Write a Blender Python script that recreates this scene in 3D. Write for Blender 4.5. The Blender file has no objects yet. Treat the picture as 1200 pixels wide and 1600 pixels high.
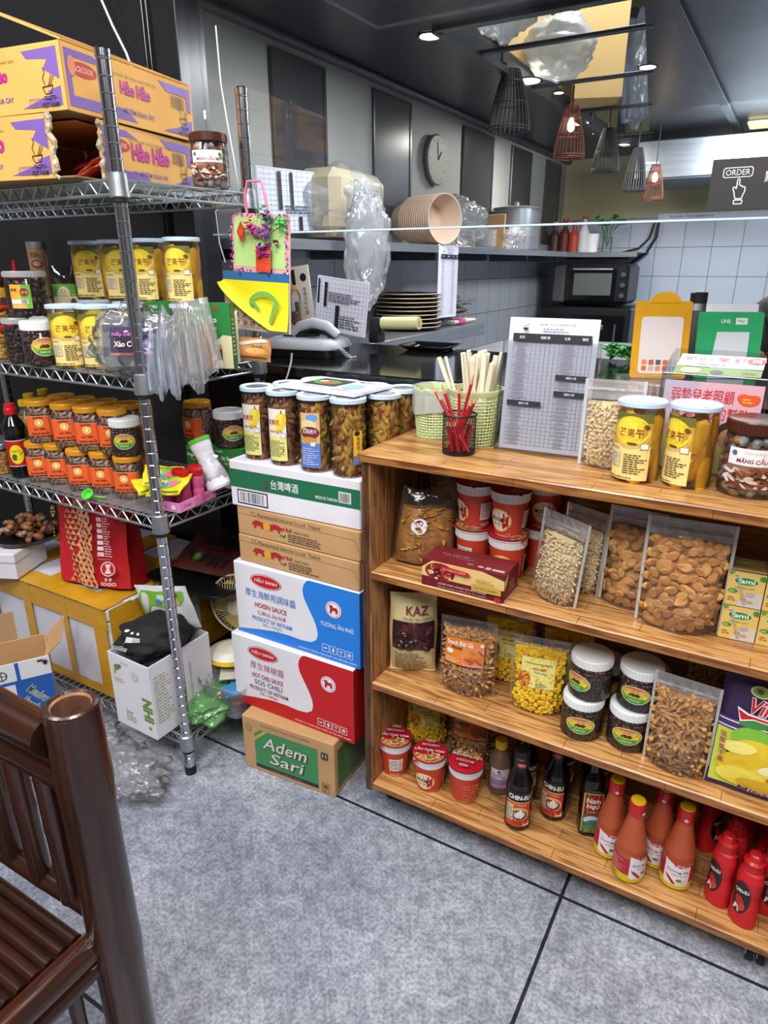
import bpy, math, random
from mathutils import Vector, Matrix, noise
PI = math.pi
SC = bpy.context.scene
COL = SC.collection
# ------------------------------------------------------------------ camera
YAW, PITCH, ROLL, FPX, EYE = -0.53045, 0.35065, 0.0015, 1054.7, 1.17
_f = Vector((math.sin(YAW)*math.cos(PITCH), math.cos(YAW)*math.cos(PITCH), -math.sin(PITCH)))
_r = Vector((math.cos(YAW), -math.sin(YAW), 0))
_d = _f.cross(_r)
RT = math.cos(ROLL)*_r+math.sin(ROLL)*_d
DN = -math.sin(ROLL)*_r+math.cos(ROLL)*_d
cam = bpy.data.cameras.new('camera')
cam.sensor_fit = 'VERTICAL'; cam.sensor_height = 36; cam.lens = 36*FPX/1600
cam.clip_start = .02; cam.clip_end = 60
co = bpy.data.objects.new('camera', cam); COL.objects.link(co)
mm = Matrix((RT, -DN, -_f)).transposed().to_4x4(); mm.translation = (0, 0, EYE)
co.matrix_world = mm
SC.camera = co
try: SC.cycles.transparent_max_bounces = 32
except Exception: pass
# ------------------------------------------------------------------ world, lights, exposure
SC.view_settings.view_transform = 'Standard'; SC.view_settings.look = 'None'
SC.view_settings.gamma = 1; SC.view_settings.exposure = 0.52
SC.view_settings.use_curve_mapping = False
w = bpy.data.worlds.new('world'); SC.world = w; w.use_nodes = True
w.node_tree.nodes['Background'].inputs[0].default_value = (.62, .66, .78, 1)
w.node_tree.nodes['Background'].inputs[1].default_value = .5
def area(name, loc, size, e, col, tgt=None, sy=None):
    l = bpy.data.lights.new(name, 'AREA'); l.energy = e; l.color = col; l.size = size
    if sy: l.shape = 'RECTANGLE'; l.size_y = sy
    o = bpy.data.objects.new(name, l); o.location = loc
    if tgt: o.rotation_euler = (Vector(tgt)-Vector(loc)).to_track_quat('-Z', 'Y').to_euler()
    COL.objects.link(o)
    return o
LIGHTS = [((-.2, -.75, 2.5), .7, 34, (1, .97, .93), (-.5, 1.1, .5)), ((-1.5, -.3, 2.5), .6, 20, (.96, .98, 1), (-1.3, 1.0, .6)), ((.9, -.2, 2.5), .6, 20, (1, .94, .87), (.1, 1.1, .4)), ((-.5, .35, 2.5), .5, 16, (.97, .98, 1), (-.6, .7, 0))]
for a in LIGHTS: area('ceiling_lamp_light', *a)
area('kitchen_lamp_light', (-.85, 2.0, 1.79), .25, 9, (.92, .96, 1)); area('kitchen_lamp_light', (-.2, 2.6, 1.79), .3, 14, (.9, .95, 1)); area('kitchen_lamp_light', (-.3, 3.6, 1.78), .4, 22, (.88, .94, 1), (-.4, 4.6, .6)); area('kitchen_lamp_light', (-1.1, 3.6, 1.79), .2, 7, (1, .95, .85))
area('loft_lamp_light', (-.7, 2.9, 2.6), .5, 13, (.95, .98, 1))
# ------------------------------------------------------------------ geometry of the place (a pixel's ray cut with a real plane)
def ray(x, y): return RT*((x-600)/FPX)+DN*((y-800)/FPX)+_f
def onz(x, y, z):
    d = ray(x, y); t = (z-EYE)/d.z; return Vector((d.x*t, d.y*t, z))
def onY(x, y, Y):
    d = ray(x, y); t = Y/d.y; return Vector((d.x*t, Y, EYE+d.z*t))
def onX(x, y, X):
    d = ray(x, y); t = X/d.x; return Vector((X, d.y*t, EYE+d.z*t))
def ctr(x, y, z, r):
    p = onz(x, y, z); u = Vector((p.x, p.y, 0)).normalized(); return p+u*r
def face(p): return math.atan2(-p[0], p[1])
def S2L(c): return c/12.92 if c <= .04045 else ((c+.055)/1.055)**2.4
def hexc(h):
    h = h.lstrip('#'); return tuple(S2L(int(h[i:i+2], 16)/255) for i in (0, 2, 4))+(1,)
# ------------------------------------------------------------------ materials
def fit(xb, yb, wd, yt, z, r=None):
    F = onz(xb, yb, z); L = math.hypot(F.x, F.y); u = Vector((F.x/L, F.y/L, 0)); dep = (F-Vector((0, 0, EYE))).dot(_f); r0 = wd/2*dep/FPX
    r = r0 if r is None else r; c = F+u*r; q = ray(xb, yt); zz = EYE+q.z/math.hypot(q.x, q.y)*(L+2*r)
    return c, r0, zz-z
MT = {}
def nt(name):
    m = bpy.data.materials.new(name); m.use_nodes = True; t = m.node_tree
    return m, t, t.nodes['Principled BSDF'], t.nodes['Material Output']
def mk(name, c, rough=.5, metal=0, c2=None, ns=25, bump=0, coat=0, emit=0, spec=.5, bs=None, stretch=None, trans=0, alpha=1, amt=1):
    """principled material whose colour and relief vary with procedural noise"""
    m, t, b, out = nt(name)
    N, L = t.nodes, t.links
    tc = N.new('ShaderNodeTexCoord'); src = tc.outputs['Object']
    if stretch:
        mp = N.new('ShaderNodeMapping'); mp.inputs['Scale'].default_value = stretch; L.new(src, mp.inputs[0]); src = mp.outputs[0]
    nz = N.new('ShaderNodeTexNoise'); nz.inputs['Scale'].default_value = ns; nz.inputs['Detail'].default_value = 4; L.new(src, nz.inputs[0])
    cr = N.new('ShaderNodeValToRGB'); a = hexc(c); b2 = hexc(c2) if c2 else tuple(x*.9 for x in a[:3])+(1,)
    cr.color_ramp.elements[0].position = .5-.2*amt; cr.color_ramp.elements[1].position = .5+.2*amt
    cr.color_ramp.elements[0].color = b2; cr.color_ramp.elements[1].color = a
    L.new(nz.outputs[0], cr.inputs[0]); L.new(cr.outputs[0], b.inputs['Base Color'])
    b.inputs['Roughness'].default_value = rough; b.inputs['Metallic'].default_value = metal
    b.inputs['Specular IOR Level'].default_value = spec; b.inputs['Coat Weight'].default_value = coat
    b.inputs['Transmission Weight'].default_value = trans; b.inputs['Alpha'].default_value = alpha
    if bump:
        n2 = N.new('ShaderNodeTexNoise'); n2.inputs['Scale'].default_value = bs or ns*3; n2.inputs['Detail'].default_value = 5; L.new(src, n2.inputs[0])
        bp = N.new('ShaderNodeBump'); bp.inputs['Strength'].default_value = bump; bp.inputs['Distance'].default_value = .004
        L.new(n2.outputs[0], bp.inputs['Height']); L.new(bp.outputs[0], b.inputs['Normal'])
    if emit:
        L.new(cr.outputs[0], b.inputs['Emission Color']); b.inputs['Emission Strength'].default_value = emit
    MT[name] = m; return m
def clear(name, tint=(1, 1, 1), fres=.35, body=0, bodycol=(.8, .82, .85), rough=.06, bump=0, ns=30):
    """thin clear film: lets light straight through, reflects at grazing angles, may have a milky share"""
    m, t, b, out = nt(name); N, L = t.nodes, t.links; N.remove(b)
    tr = N.new('ShaderNodeBsdfTransparent'); tr.inputs[0].default_value = (*tint, 1)
    gl = N.new('ShaderNodeBsdfGlossy'); gl.inputs['Roughness'].default_value = rough
    lw = N.new('ShaderNodeLayerWeight'); lw.inputs[0].default_value = fres
    mu = N.new('ShaderNodeMath'); mu.operation = 'MULTIPLY_ADD'; mu.inputs[1].default_value = .75; mu.inputs[2].default_value = .035
    L.new(lw.outputs['Fresnel'], mu.inputs[0])
    mx = N.new('ShaderNodeMixShader'); L.new(mu.outputs[0], mx.inputs[0])
    if body:
        df = N.new('ShaderNodeBsdfDiffuse'); df.inputs[0].default_value = (*bodycol, 1)
        tl = N.new('ShaderNodeBsdfTranslucent'); tl.inputs[0].default_value = (*bodycol, 1)
        m2 = N.new('ShaderNodeMixShader'); m2.inputs[0].default_value = .4; L.new(df.outputs[0], m2.inputs[1]); L.new(tl.outputs[0], m2.inputs[2])
        m3 = N.new('ShaderNodeMixShader'); m3.inputs[0].default_value = body; L.new(tr.outputs[0], m3.inputs[1]); L.new(m2.outputs[0], m3.inputs[2])
        L.new(m3.outputs[0], mx.inputs[1])
    else: L.new(tr.outputs[0], mx.inputs[1])
    L.new(gl.outputs[0], mx.inputs[2]); L.new(mx.outputs[0], out.inputs[0])
    if bump:
        tc = N.new('ShaderNodeTexCoord'); nz = N.new('ShaderNodeTexNoise'); nz.inputs['Scale'].default_value = ns; nz.inputs['Detail'].default_value = 3
        L.new(tc.outputs['Object'], nz.inputs[0]); bp = N.new('ShaderNodeBump'); bp.inputs['Strength'].default_value = bump; bp.inputs['Distance'].default_value = .01
        L.new(nz.outputs[0], bp.inputs['Height']); L.new(bp.outputs[0], gl.inputs['Normal']); L.new(bp.outputs[0], lw.inputs['Normal'])
    MT[name] = m; return m
def wood(name, axes, cols, sw=.22, sh=.03, rough=.35):
    """finger-jointed staves; axes = which object axes run along and across the staves"""
    m, t, b, out = nt(name); N, L = t.nodes, t.links
    tc = N.new('ShaderNodeTexCoord'); sp = N.new('ShaderNodeSeparateXYZ'); L.new(tc.outputs['Object'], sp.inputs[0])
    cb = N.new('ShaderNodeCombineXYZ'); L.new(sp.outputs[axes[0]], cb.inputs[0]); L.new(sp.outputs[axes[1]], cb.inputs[1])
    br = N.new('ShaderNodeTexBrick'); L.new(cb.outputs[0], br.inputs[0]); br.inputs['Scale'].default_value = 1
    br.inputs['Brick Width'].default_value = sw; br.inputs['Row Height'].default_value = sh; br.inputs['Mortar Size'].default_value = .0006
    br.inputs['Color1'].default_value = hexc(cols[0]); br.inputs['Color2'].default_value = hexc(cols[1]); br.inputs['Mortar'].default_value = hexc(cols[2]); br.offset = .37
    mp = N.new('ShaderNodeMapping'); sc = [60, 60, 60]; sc[axes[0]] = 5; mp.inputs['Scale'].default_value = sc; L.new(tc.outputs['Object'], mp.inputs[0])
    nz = N.new('ShaderNodeTexNoise'); nz.inputs['Scale'].default_value = 2.2; nz.inputs['Detail'].default_value = 6; nz.inputs['Distortion'].default_value = .6; L.new(mp.outputs[0], nz.inputs[0])
    cr = N.new('ShaderNodeValToRGB'); cr.color_ramp.elements[0].position = .38; cr.color_ramp.elements[1].position = .55
    cr.color_ramp.elements[0].color = hexc(cols[3]); cr.color_ramp.elements[1].color = (1, 1, 1, 1); L.new(nz.outputs[0], cr.inputs[0])
    mx = N.new('ShaderNodeMixRGB'); mx.blend_type = 'MULTIPLY'; mx.inputs[0].default_value = .75; L.new(br.outputs[0], mx.inputs[1]); L.new(cr.outputs[0], mx.inputs[2])
    L.new(mx.outputs[0], b.inputs['Base Color']); b.inputs['Roughness'].default_value = rough
    bp = N.new('ShaderNodeBump'); bp.inputs['Strength'].default_value = .12; bp.inputs['Distance'].default_value = .002; L.new(nz.outputs[0], bp.inputs['Height']); L.new(bp.outputs[0], b.inputs['Normal'])
    MT[name] = m
WC = ('#cf9c60', '#ae7f4b', '#6f4a2b', '#a07a52')
wood('wood_x', (0, 1), WC, .26, .028, .28); wood('wood_xz', (0, 2), WC, .3, .03, .4); wood('wood_z', (2, 1), ('#ae7d50', '#8f6038', '#5a3a20', '#8a6340'), .28, .033, .4)
wood('wood_edge', (0, 2), ('#ad7238', '#94602f', '#5f3a1c', '#8a6038'), .3, .03, .4)
def tiles(name, c1, c2, mort, sw, sh, axes, mort_w=.004, off=(0, 0), rough=.25, noisy=None, offs=0):
    m, t, b, out = nt(name); N, L = t.nodes, t.links
    tc = N.new('ShaderNodeTexCoord'); sp = N.new('ShaderNodeSeparateXYZ'); L.new(tc.outputs['Object'], sp.inputs[0])
    cb = N.new('ShaderNodeCombineXYZ')
    for k in (0, 1):
        ad = N.new('ShaderNodeMath'); ad.operation = 'ADD'; ad.inputs[1].default_value = off[k]; L.new(sp.outputs[axes[k]], ad.inputs[0]); L.new(ad.outputs[0], cb.inputs[k])
    br = N.new('ShaderNodeTexBrick'); L.new(cb.outputs[0], br.inputs[0]); br.inputs['Scale'].default_value = 1; br.offset = offs
    br.inputs['Brick Width'].default_value = sw; br.inputs['Row Height'].default_value = sh; br.inputs['Mortar Size'].default_value = mort_w; br.inputs['Mortar Smooth'].default_value = .1
    br.inputs['Color1'].default_value = hexc(c1); br.inputs['Color2'].default_value = hexc(c2); br.inputs['Mortar'].default_value = hexc(mort)
    last = br.outputs[0]
    if noisy:
        for (sc, lo, hi, ca, amt, det) in noisy:
            nz = N.new('ShaderNodeTexNoise'); nz.inputs['Scale'].default_value = sc; nz.inputs['Detail'].default_value = det; nz.inputs['Roughness'].default_value = .65; L.new(tc.outputs['Object'], nz.inputs[0])
            cr = N.new('ShaderNodeValToRGB'); cr.color_ramp.elements[0].position = lo; cr.color_ramp.elements[1].position = hi
            cr.color_ramp.elements[0].color = hexc(ca); cr.color_ramp.elements[1].color = (1, 1, 1, 1); L.new(nz.outputs[0], cr.inputs[0])
            mx = N.new('ShaderNodeMixRGB'); mx.blend_type = 'MULTIPLY'; mx.inputs[0].default_value = amt; L.new(last, mx.inputs[1]); L.new(cr.outputs[0], mx.inputs[2]); last = mx.outputs[0]
            bp = N.new('ShaderNodeBump'); bp.inputs['Strength'].default_value = .12; bp.inputs['Distance'].default_value = .003; L.new(nz.outputs[0], bp.inputs['Height']); L.new(bp.outputs[0], b.inputs['Normal'])
    L.new(last, b.inputs['Base Color']); b.inputs['Roughness'].default_value = rough
    MT[name] = m
tiles('floor_stone', '#dde2ee', '#d6dbe7', '#3a3b42', 1.2, .6, (0, 1), .0035, (1.4, .17), .42,
      [(1.6, .36, .62, '#c4c7cd', .9, 6), (7, .36, .66, '#b4b6bc', .6, 14), (38, .38, .6, '#a2a4aa', .6, 8), (150, .4, .58, '#9a9ca2', .6, 3)])
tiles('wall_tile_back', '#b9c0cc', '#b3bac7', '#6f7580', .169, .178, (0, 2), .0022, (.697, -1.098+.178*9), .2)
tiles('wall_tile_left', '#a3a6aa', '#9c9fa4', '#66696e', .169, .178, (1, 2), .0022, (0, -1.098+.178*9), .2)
mk('dining_wall', '#8d8a88', .6, ns=2); mk('wall_grey', '#a3a39f', .5, c2='#999a97', ns=3, bump=.05); mk('wall_cream', '#c9c096', .6)
mk('wall_black', '#1d1f24', .3, c2='#17181c', ns=2); mk('ceiling_dark', '#3a3b42', .35, c2='#323339', ns=2)
mk('stripe_black', '#3c3d3f', .25)
mk('chrome', '#c9ccd2', .16, 1, ns=8); mk('galv', '#b9c0c4', .38, .9, c2='#a3abb0', ns=60); mk('steel', '#a9adb2', .34, .85, c2='#989ca2', ns=4, stretch=(1, 1, 30)); mk('steel_dark', '#5b5e64', .4, .7)
mk('card', '#c39a6b', .75, c2='#b98f60', ns=12, bump=.05); mk('card_dark', '#a78560', .8, c2='#9b7953', ns=12, bump=.05); mk('card_orange', '#e3ad5c', .7, c2='#d9a050', ns=8, bump=.05)
mk('card_white', '#e6e3ea', .6, c2='#dcd9e2', ns=10); mk('card_in', '#8f7350', .85); mk('torn', '#cfc3a8', .9, c2='#8d7d60', ns=90, bump=.6)
mk('white', '#eceaf0', .4); mk('cap_white', '#e9ebee', .35); mk('cap_blue', '#c3d8e8', .3); mk('paper', '#e6e6f2', .6, c2='#dedfee', ns=5)
mk('black', '#141416', .35); mk('black_gloss', '#0c0d10', .1, spec=.6); mk('black_cloth', '#17181d', .8, c2='#0f1013', ns=40, bump=.3); mk('rubber', '#151515', .7)
mk('gold_cap', '#d8951f', .35); mk('brown_cap', '#4a231a', .3); mk('red_cap', '#c01a1e', .3); mk('yellow_cap', '#e6c21a', .35); mk('silver_cap', '#c9cdd2', .25, .8)
mk('styro', '#dcdce8', .8, c2='#d0d0de', ns=200, bump=.3); mk('tape', '#d6a226', .3, c2='#c48f1b', ns=18, bump=.25, stretch=(1, 1, 5))
mk('bamboo', '#43241a', .26, c2='#22110b', ns=2, bump=.15, bs=5, stretch=(40, 40, 3), coat=.3); mk('bamboo_h', '#3a1d12', .24, c2='#1f0f0a', ns=2, bump=.1, bs=5, stretch=(3, 40, 40), coat=.4)
mk('bamboo_y', '#4b2616', .2, c2='#2a140c', ns=2, bump=.1, bs=5, stretch=(40, 3, 40), coat=.5); mk('bamboo_end', '#c4946a', .5, c2='#7d5034', ns=45, bump=.2)
clear('clear', (.96, .97, .98), .3); clear('clear_jar', (.975, .98, .985), .3, .015); clear('glass', (.93, .95, .96), .12, rough=.01)
clear('pouch', (.99, .985, .975), .22, .04, (.85, .83, .8), .12, .5, 25); clear('pouch_top', (.96, .95, .94), .3, .26, (.85, .82, .82), .2, .6, 25)
clear('film', (.97, .97, .98), .3, .24, (.88, .9, .95), .16, .5, 30); clear('film_blue', (.9, .94, 1), .35, .4, (.75, .82, .95), .2, .5, 30)
clear('film_green', (.5, .95, .5), .4, .45, (.35, .78, .3), .15, .9, 30); clear('film_white', (.9, .9, .9), .4, .6, (.9, .92, .9), .2, .7, 20)
clear('film_pink', (1, .7, .8), .4, .3, (.95, .6, .7), .15, .9, 30); clear('smoke', (.5, .5, .52), .3, .2, (.1, .1, .1))
for n, a, b2, rg in (('cashew', '#b89684', '#8a6a58', .5), ('cashew2', '#dcc2b0', '#b09080', .5), ('choco', '#513429', '#33201a', .3), ('choco2', '#6a4636', '#452c22', .3),
                  ('mango', '#f0ae0c', '#db9408', .35), ('mango2', '#f6c024', '#e6a810', .4), ('flake', '#a36a44', '#74452c', .5), ('flake2', '#c28a5e', '#8e5c3c', .5),
                  ('veg', '#e8bb52', '#bf9034', .5), ('veg2', '#c2a648', '#8f7830', .5), ('veg3', '#c4683c', '#8a3f24', .5), ('seed', '#efd9ac', '#d8bd8a', .5), ('seed2', '#f8e8c6', '#e4cda0', .5),
                  ('stick', '#c48f55', '#a5733e', .6), ('stick2', '#d6a466', '#b5834c', .6), ('corn', '#e8bd1e', '#d3a312', .5), ('corn2', '#f0ca35', '#dab01c', .5),
                  ('fish', '#d99d58', '#bd8040', .5), ('fish2', '#e8b26c', '#c9914c', .5), ('date', '#3c1c1a', '#24100f', .3), ('shred', '#b98a35', '#8a611f', .4), ('nutmix', '#7b4a2c', '#b9875a', .4), ('wrapper', '#c9c9cc', '#6b6462', .25),
                  ('pickle', '#c98d4c', '#a0652e', .5), ('amber', '#b8803a', '#8f5c20', .35)):
    mk(n, a, rg, c2=b2, ns=60, bump=.15)
def pm(c):
    """material for a key: named, or a printing ink given as #hex"""
    if c in MT: return MT[c]
    if c[0] == '#': return mk(c, c, .5, c2=None, ns=4, amt=2)
    raise KeyError(c)
# ------------------------------------------------------------------ mesh builder
class B:
    def __init__(s): s.v = []; s.f = []; s.m = []; s.s = []
    def add(s, vs, fs, m, smooth=False, T=None):
        o = len(s.v)
        if T is not None: vs = [T @ Vector(v) for v in vs]
        s.v += [tuple(v) for v in vs]
        for f in fs: s.f.append([i+o for i in f]); s.m.append(m); s.s.append(smooth)
        return s
    def box(s, c, d, m, rz=0, bv=.0015, T=None):
        x, y, z = d[0]/2, d[1]/2, d[2]/2; b = min(bv, x*.4, y*.4, z*.4); vs = []; idx = {}
        for sx in (-1, 1):
            for sy in (-1, 1):
                for sz in (-1, 1):
                    for k in range(3):
                        p = [sx*(x-b), sy*(y-b), sz*(z-b)]; p[k] = (sx*x, sy*y, sz*z)[k]; idx[sx, sy, sz, k] = len(vs); vs.append(Vector(p))
        fs = []
        for k in range(3):
            a, c2 = (k+1) % 3, (k+2) % 3
            for sg in (-1, 1):
                q = []
                for (u, w_) in ((-1, -1), (1, -1), (1, 1), (-1, 1)):
                    t = [0, 0, 0]; t[k] = sg; t[a] = u; t[c2] = w_; q.append(idx[t[0], t[1], t[2], k])
                fs.append(q if sg > 0 else q[::-1])
        for k in range(3):
            a, c2 = (k+1) % 3, (k+2) % 3
            for sa in (-1, 1):
                for sc in (-1, 1):
                    t0 = [0, 0, 0]; t0[k] = -1; t0[a] = sa; t0[c2] = sc; t1 = list(t0); t1[k] = 1
                    q = [idx[(*t0, a)], idx[(*t1, a)], idx[(*t1, c2)], idx[(*t0, c2)]]
                    fs.append(q if sa*sc > 0 else q[::-1])
        for sx in (-1, 1):
            for sy in (-1, 1):
                for sz in (-1, 1):
                    q = [idx[sx, sy, sz, k] for k in range(3)]; fs.append(q if sx*sy*sz > 0 else q[::-1])
        M0 = Matrix.Translation(c) @ Matrix.Rotation(rz, 4, 'Z')
        if T is not None: M0 = T @ M0
        return s.add(vs, fs, m, False, M0)
    def lathe(s, prof, m, n=24, c=(0, 0, 0), T=None, sq=0, smooth=True, xs=1, ys=1, cap=True):
        """prof: (radius, z[, material]) rings from bottom to top"""
        vs = []
        for p in prof:
            for i in range(n):
                a = 2*PI*i/n; ca, sa = math.cos(a), math.sin(a)
                k = 1 if not sq else (abs(ca)**(2+sq)+abs(sa)**(2+sq))**(-1/(2+sq))
                vs.append((c[0]+p[0]*k*ca*xs, c[1]+p[0]*k*sa*ys, c[2]+p[1]))
        for j in range(len(prof)-1):
            mj = prof[j][2] if len(prof[j]) > 2 else m
            fs = [[j*n+i, j*n+(i+1) % n, (j+1)*n+(i+1) % n, (j+1)*n+i] for i in range(n)]
            s._part(vs, fs, mj, smooth, T, j*n, (j+2)*n)
        for j, rv in ((0, True), (len(prof)-1, False)):
            if cap and prof[j][0] > 1e-6:
                mj = prof[j][2] if len(prof[j]) > 2 else m
                q = list(range(n)); s.add(vs[j*n:(j+1)*n], [q[::-1] if rv else q], mj, False, T)
        return s
    def _part(s, vs, fs, m, smooth, T, a, b): s.add(vs[a:b], [[i-a for i in f] for f in fs], m, smooth, T)
    def tube(s, pts, r, m, n=8, T=None, close=False, cap=True, smooth=True):
        pts = [Vector(p) for p in pts]; N = len(pts); rs = r if isinstance(r, (list, tuple)) else [r]*N
        vs = []; up = None
        for i, p in enumerate(pts):
            if close: d = pts[(i+1) % N]-pts[i-1]
            else: d = pts[min(i+1, N-1)]-pts[max(i-1, 0)]
            d = d.normalized() if d.length > 1e-9 else Vector((0, 0, 1))
            if up is None: up = d.orthogonal().normalized()
            up = (up-d*up.dot(d)); up = up.normalized() if up.length > 1e-6 else d.orthogonal().normalized()
            sd = d.cross(up)
            for k in range(n):
                a = 2*PI*k/n; vs.append(p+(up*math.cos(a)+sd*math.sin(a))*rs[i])
        fs = []
        for i in range(N if close else N-1):
            j = (i+1) % N
            fs += [[i*n+k, i*n+(k+1) % n, j*n+(k+1) % n, j*n+k] for k in range(n)]
        s.add(vs, fs, m, smooth, T)
        if cap and not close: s.add(vs[:n], [list(range(n))[::-1]], m, False, T); s.add(vs[-n:], [list(range(n))], m, False, T)
        return s
    def grid(s, fn, nu, nv, m, smooth=True, T=None, flip=False):
        vs = [fn(i/nu, j/nv) for j in range(nv+1) for i in range(nu+1)]
        fs = [[j*(nu+1)+i, j*(nu+1)+i+1, (j+1)*(nu+1)+i+1, (j+1)*(nu+1)+i] for j in range(nv) for i in range(nu)]
        if flip: fs = [f[::-1] for f in fs]
        return s.add(vs, fs, m, smooth, T)
    def prism(s, pts, z0, z1, m, T=None):
        n = len(pts); vs = [(x, y, z0) for x, y in pts]+[(x, y, z1) for x, y in pts]
        return s.add(vs, [list(range(n))[::-1], list(range(n, 2*n))]+[[i, (i+1) % n, n+(i+1) % n, n+i] for i in range(n)], m, False, T)
    def piece(s, kind, p, R, sc, m): vs, fs, sm = SH[kind]; return s.add(vs, fs, m, sm, Matrix.Translation(p) @ R.to_4x4() @ Matrix.Diagonal((sc, sc, sc, 1)))
    def build(s, name, parent=None, loc=None, rz=0, mods=None):
        me = bpy.data.meshes.new(name); me.from_pydata(s.v, [], s.f)
        ks = []
        for k in s.m:
            if k not in ks: ks.append(k)
        for k in ks: me.materials.append(pm(k))
        d = {k: i for i, k in enumerate(ks)}
        me.polygons.foreach_set('material_index', [d[k] for k in s.m]); me.polygons.foreach_set('use_smooth', s.s)
        me.update(); me.validate()
        o = bpy.data.objects.new(name, me); COL.objects.link(o)
        if parent: o.parent = parent
        if loc is not None: o.location = loc
        o.rotation_euler.z = rz
        return o
def tag(o, label, cat, group=None, kind=None):
    o['label'] = label; o['category'] = cat
    if group: o['group'] = group
    if kind: o['kind'] = kind
    return o
def thing(name, label, cat, loc=(0, 0, 0), rz=0, group=None, rot=None):
    o = bpy.data.objects.new(name, None); o.empty_display_size = .02; COL.objects.link(o); o.location = loc
    o.rotation_euler = rot if rot else (0, 0, rz)
    return tag(o, label, cat, group)
def struct(name, b, **k): o = b.build(name, **k); o['kind'] = 'structure'; return o
def dup(root, loc, rz=0, label=None, group=None, sc=None, rot=None):
    """a copy of a thing, of its parts and of their sub-parts"""
    r = root.copy(); COL.objects.link(r); r.location = loc; r.rotation_euler = rot if rot else (0, 0, rz)
    if sc: r.scale = sc if hasattr(sc, '__len__') else (sc, sc, sc)
    if label: r['label'] = label
    if group: r['group'] = group
    elif 'group' in r and group == '': del r['group']
    for ch in list(root.children):
        c = ch.copy(); COL.objects.link(c); c.parent = r
        for g in ch.children:
            d = g.copy(); COL.objects.link(d); d.parent = c
    return r
# small food shapes of unit size (about 1 across)
SH = {}
def _ell(a, b, c, nu=7, nv=4, jit=0, seed=0):
    rg = random.Random(seed); t = B(); pr = [(math.sin(PI*j/nv), -math.cos(PI*j/nv)) for j in range(nv+1)]
    vs = [(r*math.cos(2*PI*i/nu)*a/2*(1+jit*rg.uniform(-1, 1)), r*math.sin(2*PI*i/nu)*b/2*(1+jit*rg.uniform(-1, 1)), z*c/2) for r, z in pr for i in range(nu)]
    fs = [[j*nu+i, j*nu+(i+1) % nu, (j+1)*nu+(i+1) % nu, (j+1)*nu+i] for j in range(nv) for i in range(nu)]
    return vs, fs, True
SH['bean'] = _ell(1, .62, .6); SH['seed'] = _ell(1, .55, .3, 7, 4); SH['flake'] = _ell(1, .75, .28, 6, 4, .35, 3); SH['leaf'] = _ell(1.2, .5, .22, 6, 4, .4, 5); SH['date'] = _ell(1, .7, .62, 8, 5, .12, 2)
def _tube(pts, rs, n=6, sm=True): t = B(); t.tube(pts, rs, 'x', n); return t.v, t.f, sm
SH['cashew'] = _tube([(.5*math.cos(a), .34*math.sin(a)-.15, 0) for a in [PI*(.02+.96*k/5) for k in range(6)]], [.1, .2, .22, .21, .18, .08])
SH['stick'] = _tube([(-.6, 0, 0), (-.5, .02, 0), (-.2, .03, 0), (.1, 0, 0), (.4, -.03, .02), (.56, -.03, 0)], [.05, .13, .12, .17, .23, .1])
SH['ring'] = _tube([(0, 0, -.4), (0, 0, -.38), (0, 0, .38), (0, 0, .4)], [.3, .42, .42, .3], 8)
def _fish():
    t = B(); pts = []
    for k in range(16):
        a = 2*PI*k/16; pts.append(((.42+.1*math.cos(4*a))*math.cos(a), (.42+.1*math.cos(4*a))*math.sin(a)))
    t.lathe([(0, -.12), (.3, -.12), (.44, 0), (.3, .12), (0, .12)], 'x', 8); pts2 = t.v
    v = [((x*(1+.22*math.cos(2*math.atan2(y, x)))), y*.85, z) for x, y, z in pts2]
    return v, t.f, True
SH['fish'] = _fish()
def rrot(rg): return Matrix.Rotation(rg.uniform(0, 6.3), 3, 'Z') @ Matrix.Rotation(rg.uniform(-1, 1), 3, 'X') @ Matrix.Rotation(rg.uniform(0, 6.3), 3, 'Z')
def fill_jar(b, kind, R, z0, z1, size, mats, seed=1, sq=0, core=None, flat=.5, dens=1):
    rg = random.Random(seed); core = core or mats[-1]
    b.lathe([(R-size*.55, z0), (R-size*.5, z0+size*.3), (R-size*.5, z1-size*.4), (R-size*.8, z1)], core, 20, sq=sq)
    rows = max(1, int((z1-z0)/(size*.62))); per = int(2*PI*R/(size*.72)*dens)
    for j in range(rows+1):
        z = z0+size*.3+(z1-z0-size*.4)*j/rows
        for i in range(per):
            a = 2*PI*(i+rg.uniform(-.3, .3)+.5*(j % 2))/per; ca, sa = math.cos(a), math.sin(a)
            k = 1 if not sq else (abs(ca)**(2+sq)+abs(sa)**(2+sq))**(-1/(2+sq))
            rr = (R-size*rg.uniform(.3, .5))*k
            Rm = Matrix.Rotation(a, 3, 'Z') @ Matrix.Rotation(PI/2, 3, 'Y') @ Matrix.Rotation(rg.uniform(-flat, flat), 3, 'X') @ Matrix.Rotation(rg.uniform(0, 6.3), 3, 'Z')
            b.piece(kind, (rr*ca, rr*sa, z+rg.uniform(-.2, .2)*size), Rm, size*rg.uniform(.8, 1.15), rg.choice(mats))
    for k in range(int(PI*R*R/(size*size)*1.2)):
        a = rg.uniform(0, 6.3); rr = (R-size*.5)*math.sqrt(rg.random())
        b.piece(kind, (rr*math.cos(a), rr*math.sin(a), z1-size*.2), rrot(rg), size, rg.choice(mats))
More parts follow.
